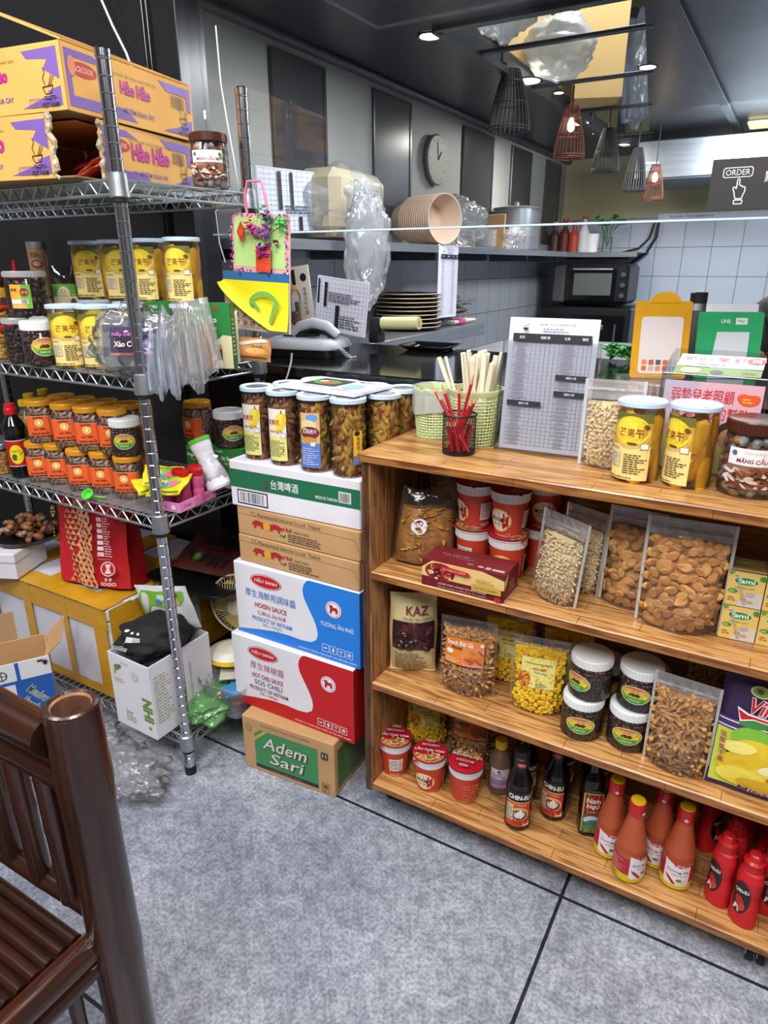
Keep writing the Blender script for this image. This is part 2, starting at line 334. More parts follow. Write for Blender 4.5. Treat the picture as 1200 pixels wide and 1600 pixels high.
# ------------------------------------------------------------------ printed designs (cm), laid on a face or round a jar
_TX = {}
def tmesh(s, bold=0):
    if any(ord(c) > 0x2e80 for c in s): bold = min(bold, .5)
    k = (s, bold)
    if k not in _TX:
        cu = bpy.data.curves.new('t', 'FONT'); cu.body = s; cu.resolution_u = 2; cu.offset = .011*bold
        o = bpy.data.objects.new('t', cu); me = o.to_mesh()
        vs = [tuple(v.co[:2]) for v in me.vertices]; fs = [list(p.vertices) for p in me.polygons]; o.to_mesh_clear()
        bpy.data.objects.remove(o); bpy.data.curves.remove(cu)
        x0 = min(v[0] for v in vs); x1 = max(v[0] for v in vs); y0 = min(v[1] for v in vs); y1 = max(v[1] for v in vs)
        _TX[k] = ([((x-(x0+x1)/2), (y-(y0+y1)/2)) for x, y in vs], fs, x1-x0, y1-y0)
    return _TX[k]
class D:
    def __init__(s): s.i = []
    def _a(s, vs, fs, c, up=1): s.i.append((vs, fs, c, up)); return s
    def rect(s, x0, y0, x1, y1, c):
        n = max(1, int(abs(x1-x0)/.7)) if s.wrap else 1; k = max(1, int(abs(y1-y0)/.9)) if s.wrap else 1
        vs = [(x0+(x1-x0)*i/n, y0+(y1-y0)*j/k) for i in range(n+1) for j in range(k+1)]
        return s._a(vs, [[i*(k+1)+j, (i+1)*(k+1)+j, (i+1)*(k+1)+j+1, i*(k+1)+j+1] for i in range(n) for j in range(k)], c)
    wrap = False
    def poly(s, pts, c):
        pts = list(pts)
        if not s.wrap: return s._a(pts, [list(range(len(pts)))], c)
        x0 = min(p[0] for p in pts); x1 = max(p[0] for p in pts); n = max(1, int((x1-x0)/.7)); vs = []; fs = []
        def clip(P, xc, sg):
            o = []
            for (a, b_), (e, g) in zip(P, P[1:]+P[:1]):
                ia, ie = sg*(a-xc) <= 1e-9, sg*(e-xc) <= 1e-9
                if ia: o.append((a, b_))
                if ia != ie: t = (xc-a)/(e-a); o.append((xc, b_+(g-b_)*t))
            return o
        for i in range(n):
            q = clip(clip(pts, x0+(x1-x0)*(i+1)/n, 1), x0+(x1-x0)*i/n, -1)
            if len(q) > 2: fs.append(list(range(len(vs), len(vs)+len(q)))); vs += q
        return s._a(vs, fs, c)
    def ell(s, x, y, rx, ry, c, n=26, rot=0):
        cr, sr = math.cos(rot), math.sin(rot); vs = [(x, y)]; R = (1,) if max(rx, ry) < 1 else (.5, 1)
        for q in R:
            for k in range(n):
                a = 2*PI*k/n; u, v = rx*q*math.cos(a), ry*q*math.sin(a); vs.append((x+u*cr-v*sr, y+u*sr+v*cr))
        return s._a(vs, [[0, 1+k, 1+(k+1) % n] for k in range(n)]+([[1+k, 1+n+k, 1+n+(k+1) % n, 1+(k+1) % n] for k in range(n)] if len(R) > 1 else []), c)
    def text(s, x, y, h, t, c, w=None, rot=0, bold=0, shear=0, lay=1):
        vs, fs, W, Hh = tmesh(t, bold); ky = h/Hh; kx = (w/W) if w else ky; cr, sr = math.cos(rot), math.sin(rot); o = []
        for a, b_ in vs:
            a = a*kx+shear*b_*ky; b2 = b_*ky; o.append((x+a*cr-b2*sr, y+a*sr+b2*cr))
        return s._a(o, fs, c, lay)
    def vtext(s, x, y, h, t, c, step=1.15, **k):
        for i, ch in enumerate(t): s.text(x, y-i*h*step, h, ch, c, **k)
        return s
    def small(s, x0, y0, x1, y1, n, c, seed=1, fill=.45):
        rg = random.Random(seed); dy = (y1-y0)/n; vs = []; fs = []
        for j in range(n):
            x = x0; yb = y1-(j+1)*dy; end = x0+(x1-x0)*rg.uniform(.6, 1)
            while x < end:
                wd = min(rg.uniform(.6, 2.6)*abs(dy), end-x); o = len(vs); yy = yb+dy*fill
                vs += [(x, yb), (x+wd, yb), (x+wd, yy), (x, yy)]; fs.append([o, o+1, o+2, o+3]); x += wd+dy*.35
        return s._a(vs, fs, c)
    def bars(s, x0, y0, x1, y1, c='#1a1a1a', seed=2):
        rg = random.Random(seed); x = x0; vs = []; fs = []; u = (x1-x0)/48
        while x < x1-u:
            wd = u*rg.choice((.7, 1, 1.8)); o = len(vs); vs += [(x, y0), (x+wd, y0), (x+wd, y1), (x, y1)]; fs.append([o, o+1, o+2, o+3]); x += wd+u*rg.choice((.7, 1.1, 1.6))
        return s._a(vs, fs, c)
    def line(s, pts, wd, c):
        for (a, b_), (e, g) in zip(pts[:-1], pts[1:]):
            L = math.hypot(e-a, g-b_) or 1; nx, ny = -(g-b_)/L*wd/2, (e-a)/L*wd/2; s._a([(a+nx, b_+ny), (a-nx, b_-ny), (e-nx, g-ny), (e+nx, g+ny)], [[0, 1, 2, 3]], c, 0)
        s._a([], [], c); return s
    def frame(s, x0, y0, x1, y1, wd, c): return s.line([(x0, y0), (x1, y0), (x1, y1), (x0, y1), (x0, y0)], wd, c)
    def emit(s, b, fn, base=.0003, step=.00012):
        o = base
        for vs, fs, c, up in s.i:
            o += step*up
            if fs: b.add([fn(x*.01, y*.01, o) for x, y in vs], fs, c)
        return b
def plane(org, ux, uy):
    org, ux, uy = Vector(org), Vector(ux).normalized(), Vector(uy).normalized(); n = ux.cross(uy); return lambda u, v, o: org+ux*u+uy*v+n*o
def cyl(r, z, th=0, sq=0, tap=0):
    def f(u, v, o):
        a = th+u/r-PI/2; ca, sa = math.cos(a), math.sin(a); k = 1 if not sq else (abs(ca)**(2+sq)+abs(sa)**(2+sq))**(-1/(2+sq))
        R = (r+tap*v)*k+o; return Vector((R*ca, R*sa, z+v))
    return f
def WD():
    d = D(); d.wrap = True; return d
def lab(d, name, parent, fn, base=.0003): b = B(); d.emit(b, fn, base); return b.build(name, parent)
# ================================================================== THE SETTING
XW, YB, ZC = -1.5, 5.0, 1.83
b = B(); b.box((-.4, 1.6, -.02), (4.6, 7, .04), 'floor_stone', bv=.0005); struct('floor', b)
b = B(); b.box((-1.995, 1.40, 1.2), (1.31, .05, 2.4), 'wall_black'); b.box((-1.346, 1.39, 1.3), (.012, .09, 2.6), 'wall_black')
for x in (-1.47, -1.455): b.tube([(x, 1.368, .5), (x, 1.368, 2.4)], .004, 'black_gloss')
struct('wall_rack', b)
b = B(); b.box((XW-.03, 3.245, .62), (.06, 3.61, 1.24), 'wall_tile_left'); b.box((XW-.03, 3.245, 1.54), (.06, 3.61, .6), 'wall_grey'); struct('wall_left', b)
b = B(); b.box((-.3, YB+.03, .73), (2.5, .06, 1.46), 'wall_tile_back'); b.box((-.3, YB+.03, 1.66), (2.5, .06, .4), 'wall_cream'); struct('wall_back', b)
for k, (a, e, t) in enumerate(((1.87, 2.16, 1.785), (2.47, 2.77, 1.785), (3.29, 3.67, 1.785), (3.94, 4.27, 1.785), (4.55, 4.85, 1.785))):
    b = B(); b.box((XW+.006, (a+e)/2, (1.3+t)/2), (.014, e-a, t-1.3), 'stripe_black', bv=.003); b.box((XW+.009, (a+e)/2, 1.31), (.012, e-a+.01, .012), 'steel_dark'); b.box((XW+.009, e-.02, 1.54), (.014, .004, .46), 'wall_black')
    struct('trim_%d' % (k+1), b)
# kitchen ceiling with its opening to the storage loft
ox0, ox1, oy0, oy1 = -1.06, -.42, 2.12, 4.55
b = B()
b.box((-1.3, 3.2, ZC+.03), (.48, 3.8, .06), 'ceiling_dark'); b.box((.35, 3.2, ZC+.03), (1.54, 3.8, .06), 'ceiling_dark')
b.box(((ox0+ox1)/2, (1.3+oy0)/2, ZC+.03), (ox1-ox0, oy0-1.3, .06), 'ceiling_dark'); b.box(((ox0+ox1)/2, (oy1+5.1)/2, ZC+.03), (ox1-ox0, 5.1-oy1, .06), 'ceiling_dark')
b.tube([(XW+.02, 1.3, ZC-.012), (XW+.02, 5, ZC-.012)], .018, 'ceiling_dark', 6)
b.prism([(-.47, 2.1), (ox1+.02, 2.1), (ox1+.02, 4.6), (-.9, 4.6)], ZC-.004, ZC+.02, 'ceiling_dark')
struct('ceiling', b)
b = B()
for y in (oy0, 2.62, 3.2, 3.85, oy1): b.box((ox0, y, ZC+.34), (.045, .045, .66), 'steel_dark'); b.box((ox1, y, ZC+.34), (.045, .045, .66), 'steel_dark')
b.box((ox0, (oy0+oy1)/2, ZC+.01), (.035, oy1-oy0, .05), 'steel_dark'); b.box((ox1, (oy0+oy1)/2, ZC+.01), (.035, oy1-oy0, .05), 'steel_dark')
b.box(((ox0+ox1)/2, oy0, ZC+.01), (ox1-ox0, .035, .05), 'steel_dark'); b.box(((ox0+ox1)/2, oy1, ZC+.01), (ox1-ox0, .035, .05), 'steel_dark')
for y in (2.42, 2.95, 3.5, 4.2):
    xe_ = -.45-.172*(y-2.1); b.box(((ox0+xe_)/2, y, ZC-.002), (xe_-ox0, .022, .012), 'steel_dark')
struct('trim_6', b)
b = B(); b.box((-.7, 3.4, 2.72), (1.8, 3.2, .04), 'wall_cream'); struct('ceiling_loft', b)
b = B(); b.box((-1.52, 3.4, 2.3), (.04, 3.2, .8), 'wall_cream'); b.box((-.7, 5.02, 2.3), (1.8, .04, .8), 'wall_cream'); struct('wall_loft', b)
# dining side, behind and beside the camera
b = B(); b.box((-.4, -1.83, 1.3), (4.6, .06, 2.6), 'dining_wall'); struct('wall_dining', b)
b = B(); b.box((-2.68, -.2, 1.3), (.06, 3.2, 2.6), 'dining_wall'); struct('wall_dining_left', b)
b = B(); b.box((1.83, 1.6, 1.3), (.06, 6.9, 2.6), 'dining_wall'); struct('wall_right', b)
b = B(); b.box((-.4, -.26, 2.65), (4.5, 3.1, .06), 'ceiling_dark'); struct('ceiling_dining', b)
b = B(); b.box((-.1, 1.30, 2.26), (3.2, .03, .74), 'wall_black'); struct('wall_header', b)
# glass screen over the counter
b = B(); b.box((-.1, 1.32, 1.57), (2.3, .008, .66), 'glass', bv=.001); g = struct('window_1', b)
b = B(); b.box((-.1, 1.3195, 1.2395), (2.3, .0105, .0036), 'cap_blue', bv=.0005); b.build('glass_edge', g)
# ================================================================== WIRE RACK
RX, RY, RDX, RDY = -1.088, .915, 1.02, .325
rack = thing('wire_rack', 'chrome wire shelving rack with four shelves full of snacks and boxes', 'shelf rack', (RX, RY, 0))
for (x, y, nm) in ((0, 0, 1), (.02, RDY, 1), (-RDX, 0, 0), (-RDX, RDY, 0)):
    b = B(); pr = [(.0125, .02)]; z = .05
    while z < 1.505: pr += [(.0125, z-.0015), (.0112, z), (.0125, z+.0015)]; z += .0254
    pr += [(.0125, 1.5), (.0132, 1.502), (.0132, 1.513), (.01, 1.516)]; b.lathe(pr, 'chrome', 16, (x, y, 0)); p = b.build('post', rack)
    b = B(); b.lathe([(.0135, 0), (.0135, .022), (.012, .024)], 'rubber', 16, (x, y, 0)); b.build('foot', p)
SH_Z = (.105, .668, .963, 1.318)
for z in SH_Z:
    b = B(); zt, zb = z-.003, z-.027; x0, x1, y0, y1 = -RDX, .0, .0, RDY
    cn = [(x1, y0), (x1+.02, y1), (x0, y1), (x0, y0)]
    for k in range(4):
        (xa, ya), (xb, yb) = cn[k], cn[(k+1) % 4]; L = math.hypot(xb-xa, yb-ya); u = ((xb-xa)/L, (yb-ya)/L)
        P = lambda d, zz: (xa+u[0]*d, ya+u[1]*d, zz)
        b.tube([P(.012, zt), P(L-.012, zt)], .0028, 'galv', 6); b.tube([P(.012, zb), P(L-.012, zb)], .0032, 'galv', 6)
        n = int((L-.04)/.02); n += n % 2
        b.tube([P(.02+(L-.04)*i/n, zt if i % 2 else zb) for i in range(n+1)], .0018, 'galv', 5, smooth=False)
    for k in range(int(RDX/.021)): x = x1-.012-k*.021; b.tube([(x, y0, zt+.002), (x+.01, y1, zt+.002)], .0015, 'galv', 5)
    ym = RDY*.5; n = int(RDX/.02)
    b.tube([(x0, ym, zt-.004), (x1, ym, zt-.004)], .0024, 'galv', 6); b.tube([(x0, ym, zb), (x1, ym, zb)], .0024, 'galv', 6)
    b.tube([(x0+RDX*i/n, ym, zt-.004 if i % 2 else zb) for i in range(n+1)], .0016, 'galv', 5, smooth=False)
    s = b.build('shelf', rack)
    for (x, y) in ((0, 0), (.02, RDY), (-RDX, 0), (-RDX, RDY)):
        b = B(); b.lathe([(.0155, z-.034), (.019, z-.032), (.0165, z+.006), (.014, z+.008)], 'galv', 18, (x, y, 0)); b.lathe([(.0135, z-.042), (.0155, z-.040), (.0155, z-.034)], 'rubber', 16, (x, y, 0)); b.build('collar', s)
def liner(z, lab_):
    b = B(); b.grid(lambda u, v: Vector((RX-RDX+.02+u*(RDX-.045), RY+.004+v*(RDY-.02), z+.0008*math.sin(u*150))), 120, 2, 'film', False)
    tag(b.build('shelf_liner'), lab_, 'liner')
liner(.9635, 'clear plastic sheet lining the rack shelf of dried mango jars'); liner(.6685, 'clear ribbed plastic sheet lining the rack shelf under the cashew jars')
# ================================================================== WOODEN SHELF UNIT
UX0, UX1, UY0, UY1 = -.652, .185, 1.027, 1.285
unit = thing('display_shelf', 'oak brown wooden display shelf on casters full of snacks and sauces', 'shelf unit', (UX0, UY0, 0))
def ubox(nm, x0, x1, y0, y1, z0, z1, m, par=unit, bv=.002):
    b = B(); b.box(((x0+x1)/2-UX0, (y0+y1)/2-UY0, (z0+z1)/2), (x1-x0, y1-y0, z1-z0), m, bv=bv)
    if m == 'wood_x': b.box(((x0+x1)/2-UX0, y0-UY0-.0003, (z0+z1)/2), (x1-x0-.003, .0012, z1-z0-.004), 'wood_edge', bv=.0003)
    return b.build(nm, par)
ubox('side_panel', UX0, UX0+.018, UY0, UY1, .06, .826, 'wood_z'); ubox('side_panel', UX1-.018, UX1, UY0, UY1, .06, .826, 'wood_z')
ubox('back_panel', UX0+.018, UX1-.018, UY1-.008, UY1, .068, .826, 'wood_xz')
ubox('top_board', UX0-.006, UX1+.006, UY0-.006, UY1, .826, .843, 'wood_x')
for z in (.086, .349, .604): ubox('shelf_board', UX0+.0185, UX1-.0185, UY0+.001, UY1-.008, z-.0175, z, 'wood_x')
for (x, y) in ((UX0+.04, UY0+.075), (UX1-.05, UY0+.06), (UX0+.035, UY1-.04), (UX1-.05, UY1-.04)):
    b = B(); lx, ly = x-UX0, y-UY0
    b.box((lx, ly, .062), (.045, .045, .006), 'steel_dark'); b.box((lx, ly, .05), (.026, .03, .022), 'black', bv=.006)
    for s_ in (-1, 1):
        T = Matrix.Translation((lx+s_*.009, ly-.006, .0225)) @ Matrix.Rotation(PI/2, 4, 'Y')
        b.lathe([(.008, -.006), (.0215, -.006), (.0225, -.003), (.0225, .003), (.0215, .006), (.008, .006)], 'rubber', 20, T=T); b.lathe([(.003, -.0065), (.0155, -.0072), (.0155, .0072), (.003, .0065)], 'white', 18, T=T)
    b.build('caster', unit)
# ================================================================== BOX STACK
def carton(name, label, cat, loc, rz, d, m, art=None, side=None, top=None, group=None, extra=None, bv=.0025):
    """origin at the front-left bottom corner; x right along the front, y back"""
    b = B(); b.box((d[0]/2, d[1]/2, d[2]/2), d, m, bv=bv)
    if art: art.emit(b, plane((0, 0, 0), (1, 0, 0), (0, 0, 1)))
    if side: side.emit(b, plane((d[0], 0, 0), (0, 1, 0), (0, 0, 1)))
    if top: top.emit(b, plane((0, 0, d[2]), (1, 0, 0), (0, 1, 0)))
    if extra: extra(b, d)
    return tag(b.build(name, loc=loc, rz=rz), label, cat, group)
# Adem Sari
a = D(); a.rect(3.5, 2.2, 21.3, 12.4, '#3f8a52'); a.poly([(3.5, 12.4), (3.5, 11), (5.4, 12.4)], '#c39a6b'); a.poly([(3.5, 9.8), (3.5, 8.9), (7.5, 12.4), (6.4, 12.4)], '#d0a63c'); a.rect(3.5, 1.2, 21.3, 2.2, '#25282e')
a.text(12.5, 8.9, 3.5, 'Adem', '#1d3b26', w=12.6, shear=.25, bold=2); a.text(12.3, 9.1, 3.4, 'Adem', '#ddd8c6', w=12.2, shear=.25, bold=1)
a.text(12.8, 4.9, 3.3, 'Sari', '#1d3b26', w=9.6, shear=.25, bold=2); a.text(12.6, 5.1, 3.2, 'Sari', '#ddd8c6', w=9.2, shear=.25, bold=1)
a.text(12.4, 1.7, .4, 'CHINGKU KHASIAT HERBAL', '#8f8a78', w=9); a.text(12.5, 13.9, .5, 'PRODUKSI OLEH INDONESIA', '#8a6b46', w=14); a.ell(2, 12.2, .8, .9, '#8a6b46'); a.ell(2, 12.2, .62, .7, '#c39a6b'); a.small(1.5, 11.9, 2.6, 12.6, 3, '#8a6b46')
a.rect(22.3, 10.3, 24.1, 12.2, '#25282e'); a.text(22.8, 11.3, 1.1, 'I', '#c39a6b', w=.35); a.text(23.6, 11.3, 1.1, 'I', '#c39a6b', w=.35); a.frame(22.4, 1, 24.2, 3.6, .12, '#6b5334'); a.ell(23.3, 2.6, .6, .6, '#6b5334'); a.small(22.7, 1.1, 24, 1.7, 2, '#6b5334')
sd = D(); sd.rect(1.5, 1.5, 16, 12.5, '#5f7a3c'); sd.poly([(1.5, 1.5), (6, 1.5), (4, 12.5), (1.5, 12.5)], '#4d6b31')
carton('cardboard_box', 'brown cardboard box printed with a green panel, bottom of the box stack', 'box', (-.988, 1.001, 0), math.radians(4.5), (.257, .19, .152), 'card', a, sd)
# Hau Sanh boxes
def hau(base, zh, name_cn, l1, l2, l3, cc, tail):
    a = D(); W, Hh = 34.5, zh*100
    pts = [(W, 0), (W, Hh), (20.5, Hh)]
    cv = [(20.9, Hh-.4), (20.1, Hh-1.6), (19.8, Hh-3), (20.1, Hh-4.6), (21.2, Hh-6.8), (22.4, Hh-9), (23.2, Hh-11), (23.5, Hh-12.8), (23.1, Hh-14.3), (21.6, Hh-15.3), (19, Hh-15.6), (15.5, Hh-15.4), (11, Hh-15.6), (6, Hh-16.4), (2, Hh-17.2), (0, Hh-17.6)]
    a.poly([(W, 0), (W, Hh), (21.6, Hh)]+cv+[(0, 0)], base)
    if base != '#c4141c': a.rect(0, 0, 0.01, .01, base)
    a.ell(9.5, Hh-3.4, 4.5, 1.75, '#9c1420'); a.ell(9.5, Hh-3.4, 4.3, 1.6, '#e9e4ee'); a.ell(9.5, Hh-3.4, 4.15, 1.45, '#c4141c'); a.text(9.5, Hh-3.35, 1.3, 'HẬU SANH', '#efeaf2', w=6.4, bold=1)
    a.text(10.5, Hh-7, 2.0, name_cn, cc[0], w=l1[1]); a.text(10.5, Hh-9.8, 1.25, l1[0], '#a31d2b', w=9.2, bold=1); a.text(10.6, Hh-11.6, 1.3, l2, cc[1], w=8.2); a.text(10.6, Hh-13.4, 1.05, 'PRODUCT OF VIETNAM', cc[2], w=11.5, bold=1); a.text(10.6, Hh-14.7, .85, l3, cc[2], w=5.6)
    a.ell(28, Hh-5.4, 2, 2, '#efeaf2'); a.ell(28, Hh-5.4, 1.75, 1.75, '#b3202c'); a.ell(28, Hh-5.4, 1.62, 1.62, '#efeaf2'); a.poly([(27, Hh-6.4), (27.1, Hh-5.2), (26.8, Hh-4.6), (27.6, Hh-4.3), (28, Hh-4.9), (28.9, Hh-4.8), (29.2, Hh-5.6), (28.9, Hh-6.4), (28.5, Hh-6.3), (28.5, Hh-5.7), (27.7, Hh-5.7), (27.6, Hh-6.4)], '#b3202c')
    if tail: a.text(28.8, Hh-9.3, 1.4, 'TƯƠNG ĂN PHỞ', '#e9edf4', w=8.6, bold=1)
    for k, ch in enumerate('▂IY8'): x = 25.6+k*2.1; a.frame(x-.85, 1.9, x+.85, 3.7, .12, '#e9edf4'); a.text(x, 2.8, .3 if k == 0 else 1, ch if k else '-', '#e9edf4', w=.9 if k != 1 else .5, bold=1)
    a.text(26, 1.1, .7, 'CÔNG TY TNHH SẢN XUẤT VÀ TM HẬU SANH', '#e9edf4', w=15.5, bold=1)
    return a
carton('cardboard_box', 'white and red hot chili sauce box, second from the bottom of the stack', 'box', (-1.037, 1.040, .153), math.radians(1), (.345, .22, .192), 'card_white',
       hau('#c4141c', .192, '厚生辣椒醬', ('HOT CHILI SAUCE', 10), 'SOS CHILI', '24b x 500grs', ('#b06a78', '#3d3d52', '#8e3342'), 0), D().rect(0, 0, 22, 19.2, '#b01219'))
carton('cardboard_box', 'white and blue hoisin sauce box resting on the red chili sauce box', 'box', (-1.026, 1.056, .346), math.radians(.5), (.345, .22, .183), 'card_white',
       hau('#1f7fe0', .183, '厚生海鮮用調味醬', ('HOISIN SAUCE', 14.5), 'TƯƠNG ĂN PHỞ', '24b x 520grs', ('#4a7fc8', '#a84a58', '#4a7fc8'), 1), D().rect(0, 0, 22, 18.3, '#1c6fc4'))
def bull(n):
    a = D(); z = 3.2
    a.line([(0, 5.0), (31.5, 4.6), (32.6, 2.3)], .1, '#7c6244'); a.text(13.5, 5.3+.1, .95, 'T.C. Pharmaceutical Industries Co.,Ltd.  Thailand', '#4b3f34', w=19)
    for sgn, cx in ((1, 6.4), (-1, 10.6)):
        P = [(-1.8, .3), (-1.3, 1.0), (-.2, 1.2), (.9, .9), (1.6, .9), (1.5, .2), (1.0, 0), (.9, -.7), (.4, -.7), (.3, -.1), (-.7, -.1), (-.9, -.8), (-1.4, -.8), (-1.3, .1), (-1.8, -.3)]
        a.poly([(cx+sgn*x*1.15, 3+y*.95) for x, y in P][::sgn], '#b0242c')
    a.ell(8.5, 3.2, 1, 1.1, '#e0a52c'); a.text(13.6, 3.5, .9, 'Red Bull', '#b0242c', w=3.6, bold=2); a.text(18, 3.3, .5, 'ENERGY DRINK', '#5a4a3a', w=4); a.text(13, 1.9, .8, 'ruf', '#3a3028', w=1.6, shear=.3, bold=1); a.small(14.4, .9, 23.4, 2.9, 4, '#5a4a3a', n)
    return a
carton('cardboard_box', 'flat brown carton with two red bulls resting on the blue hoisin sauce box', 'box', (-1.012, 1.066, .530), math.radians(-.3), (.328, .2, .066), 'card', bull(3))
carton('cardboard_box', 'flat brown carton with two red bulls right under the white beer tray', 'box', (-1.010, 1.066, .597), 0, (.328, .2, .067), 'card', bull(5))
a = D(); a.rect(0, 2.8+1.7, 33.6, 9.0-.4, '#1d6b48'); a.rect(1.9, .8, 10.3, 4.1, '#16181c'); a.rect(2.2, 1.1, 10.0, 3.8, '#e6e3ea'); a.bars(2.7, 1.3, 9.5, 3.6); a.text(10.2, 6.7, 1.1, '金', '#7a3a34'); a.text(10.2, 5.6, 1.1, '牌', '#7a3a34')
a.text(15, 6.5, 2.1, '台灣啤酒', '#e9edf0', w=7.2, bold=3); a.text(25.6, 5.6, .7, 'MADE IN TAIWAN', '#dfe6e2', w=5.4, bold=1); a.rect(28.6, 5.3, 31.6, 7.7, '#cfd3cf'); a.bars(28.9, 5.5, 31.3, 7.4)
carton('beer_tray', 'white drinks carton with green band, top of the box stack', 'box', (-1.019, 1.062, .665), math.radians(1.5), (.336, .232, .105), 'card_white', a)
# ================================================================== JARS: builders
def jar_body(b, R, H, neck=None, sq=0, m='clear_jar', sh=.012):
    nk = neck or R*.93
    b.lathe([(R*.9, .0005), (R, .004), (R, H-sh-.006), (nk, H-.004), (nk, H)], m, 28, sq=sq)
def screw_cap(b, R, z, h, m, n=32):
    b.lathe([(R*.99, z), (R, z+.001), (R, z+h-.002), (R*.97, z+h)], m, n)
    for k in range(40): a = 2*PI*k/40; b.box((R*math.cos(a), R*math.sin(a), z+h*.48), (.0012, .0012, h*.7), m, rz=a, bv=.0003)
def mango_jar(label, loc, rz, group=None):
    t = thing('mango_jar', label, 'jar', loc, rz, group); R, H = .0355, .121
    b = B(); jar_body(b, R, H, R*.97); b.build('jar_body', t)
    b = B(); rg = random.Random(4)
    def sl(u, v):
        a = u*2*PI; w_ = math.sin(v*PI)**.25
        return Vector(((R*.9+.0018*math.sin(a*7+v*4))*math.cos(a)*w_, (R*.9+.0018*math.sin(a*5+2))*math.sin(a)*w_, .003+(H-.016)*v))
    b.grid(sl, 36, 14, 'mango')
    for k in range(11):
        a = k*.6-1; 
        T = Matrix.Rotation(a, 4, 'Z') @ Matrix.Translation((R*.83, 0, .03+.052*(k % 2)+rg.uniform(-.008, .008))) @ Matrix.Rotation(rg.uniform(-.35, .35), 4, 'X')
        b.lathe([(0, -.03), (.011, -.024), (.014, 0), (.011, .024), (0, .03)], 'mango2', 10, T=T, xs=.42)
    b.build('mango_slices', t)
    d = WD(); d.rect(-3.3, -5, 3.3, .5, '#efd98a'); d.rect(-3.3, .5, 3.3, 5.6, '#c29a26'); d.rect(-3.3, 4.2, 3.3, 5.6, '#6a6a2a'); d.ell(0, 2.6, 3.1, 2.55, '#d8b46a'); d.ell(.1, 2.9, 2.8, 2.3, '#e9cf2e'); d.ell(-.6, 3.3, 1.6, 1.5, '#f2dc48'); d.ell(2.4, 3.6, .5, .35, '#6b4a20', rot=-.7); d.ell(.4, .9, .8, .22, '#6b4a20')
    d.text(.1, 2.6, 1.35, '芒果干', '#9c1c1c', w=3.7, bold=1); d.rect(1.7, .1, 2.9, 1.0, '#f4ecd8'); d.frame(1.7, .1, 2.9, 1.0, .1, '#b06a40'); d.small(-.6, -3.9, 3, -.6, 9, '#5a4a2a', 3); d.rect(-3.1, -3, -1.2, -.6, '#d9c9a0'); d.small(-3, -2.9, -1.3, -.7, 8, '#8a8aa8', 5); d.text(-2.2, .0, .4, '营養成分', '#5a3a2a', w=1.5); d.small(-3, -4.7, 2.6, -4.3, 1, '#5a4a2a', 8)
    lab(d, 'label', t, cyl(R+.0003, .0555, 0))
    b = B(); b.lathe([(R*1.03, H-.001), (R*1.07, H), (R*1.07, H+.006), (R*1.02, H+.0075), (R*.98, H+.006), (R*.9, H+.0062)], 'cap_blue', 32); d = D(); d.ell(0, 0, 2.9, 2.9, '#b4cadb'); d.ell(0, 0, 2.4, 2.4, '#c3d8e8'); d.emit(b, plane((0, 0, H+.0062), (1, 0, 0), (0, 1, 0))); b.build('lid', t)
    return t
def brown_jar(label, loc, rz, group=None):
    t = thing('snack_jar', label, 'jar', loc, rz, group); R, H = .0385, .066
    b = B(); jar_body(b, R, H, R*.9, sh=.01); b.build('jar_body', t)
    b = B(); fill_jar(b, 'bean', R*.97, .002, H-.004, .0125, ['choco', 'choco2'], 7, flat=.3); b.build('coffee_beans', t).data.name = 'dark_snacks'
    d = WD(); d.ell(0, 0, 2.75, 1.75, '#e9e4c8', 30); d.ell(0, 0, 2.65, 1.65, '#d9a32c', 30); d.ell(0, -.35, 2.45, 1.25, '#7fae34', 30); d.ell(0, -1, 1.75, .55, '#3f9a3c'); d.ell(0, .35, 2.3, .85, '#dfbf4a'); d.ell(0, 1.15, 1.5, .38, '#c2603a'); d.text(0, 1.08, .42, 'CHUỐI HỘT RỪNG', '#f0e6e6', w=3, bold=1)
    for k in range(5): d.ell(-.7+k*.32, .05+.18*(k % 2), .42, .2, '#4a2a18', 10, rot=.5)
    d.ell(1.75, -.1, .35, .35, '#e8d64a', 12); d.text(0, -.95, .36, 'BANANA SEED', '#dfeec8', w=2)
    lab(d, 'label', t, cyl(R+.0003, .036, .08))
    b = B(); screw_cap(b, R*.97, H, .0175, 'cap_white'); b.build('lid', t)
    return t
def cashew_jar(label, loc, rz, group=None):
    t = thing('cashew_jar', label, 'jar', loc, rz, group); R, H = .029, .085
    b = B(); jar_body(b, R, H, R*.93, sq=2, sh=.01); b.build('jar_body', t)
    b = B(); fill_jar(b, 'cashew', R*.99, .002, H-.003, .0155, ['cashew', 'cashew2', 'cashew'], 11, sq=2); b.build('cashew_nuts', t)
    d = WD(); d.rect(-5.2, -2.3, 3.2, 2.3, '#e8622a'); d.rect(-5.2, 2.15, 3.2, 2.3, '#f0936a'); d.text(-.1, 1.85, .5, '鹽焗腰果', '#4a1c10', w=2.1, bold=1); d.ell(0, .75, .85, .85, '#f2d98a', 18); d.ell(0, .75, .6, .6, '#e0a93a', 16); d.ell(0, .75, .35, .42, '#f6edc4', 10); d.text(0, -.7, .75, 'HẠT ĐIỀU', '#3a1410', w=2.4, bold=2); d.text(0, -1.62, .75, 'RANG MUỐI', '#3a1410', w=3.3, bold=2)
    for k in range(4): d.rect(-5+k*.42, -2.2, -4.9+k*.42, 2.1, '#f09a72')
    lab(d, 'label', t, cyl(R+.0005, .041, 0, sq=2))
    b = B(); screw_cap(b, R*1.04, H, .0125, 'gold_cap'); d = D(); d.ell(0, 0, 1.6, 1.6, '#b97c1a'); d.ell(0, 0, 1.3, 1.3, '#d8951f'); d.emit(b, plane((0, 0, H+.0125), (1, 0, 0), (0, 1, 0))); b.build('lid', t)
    return t
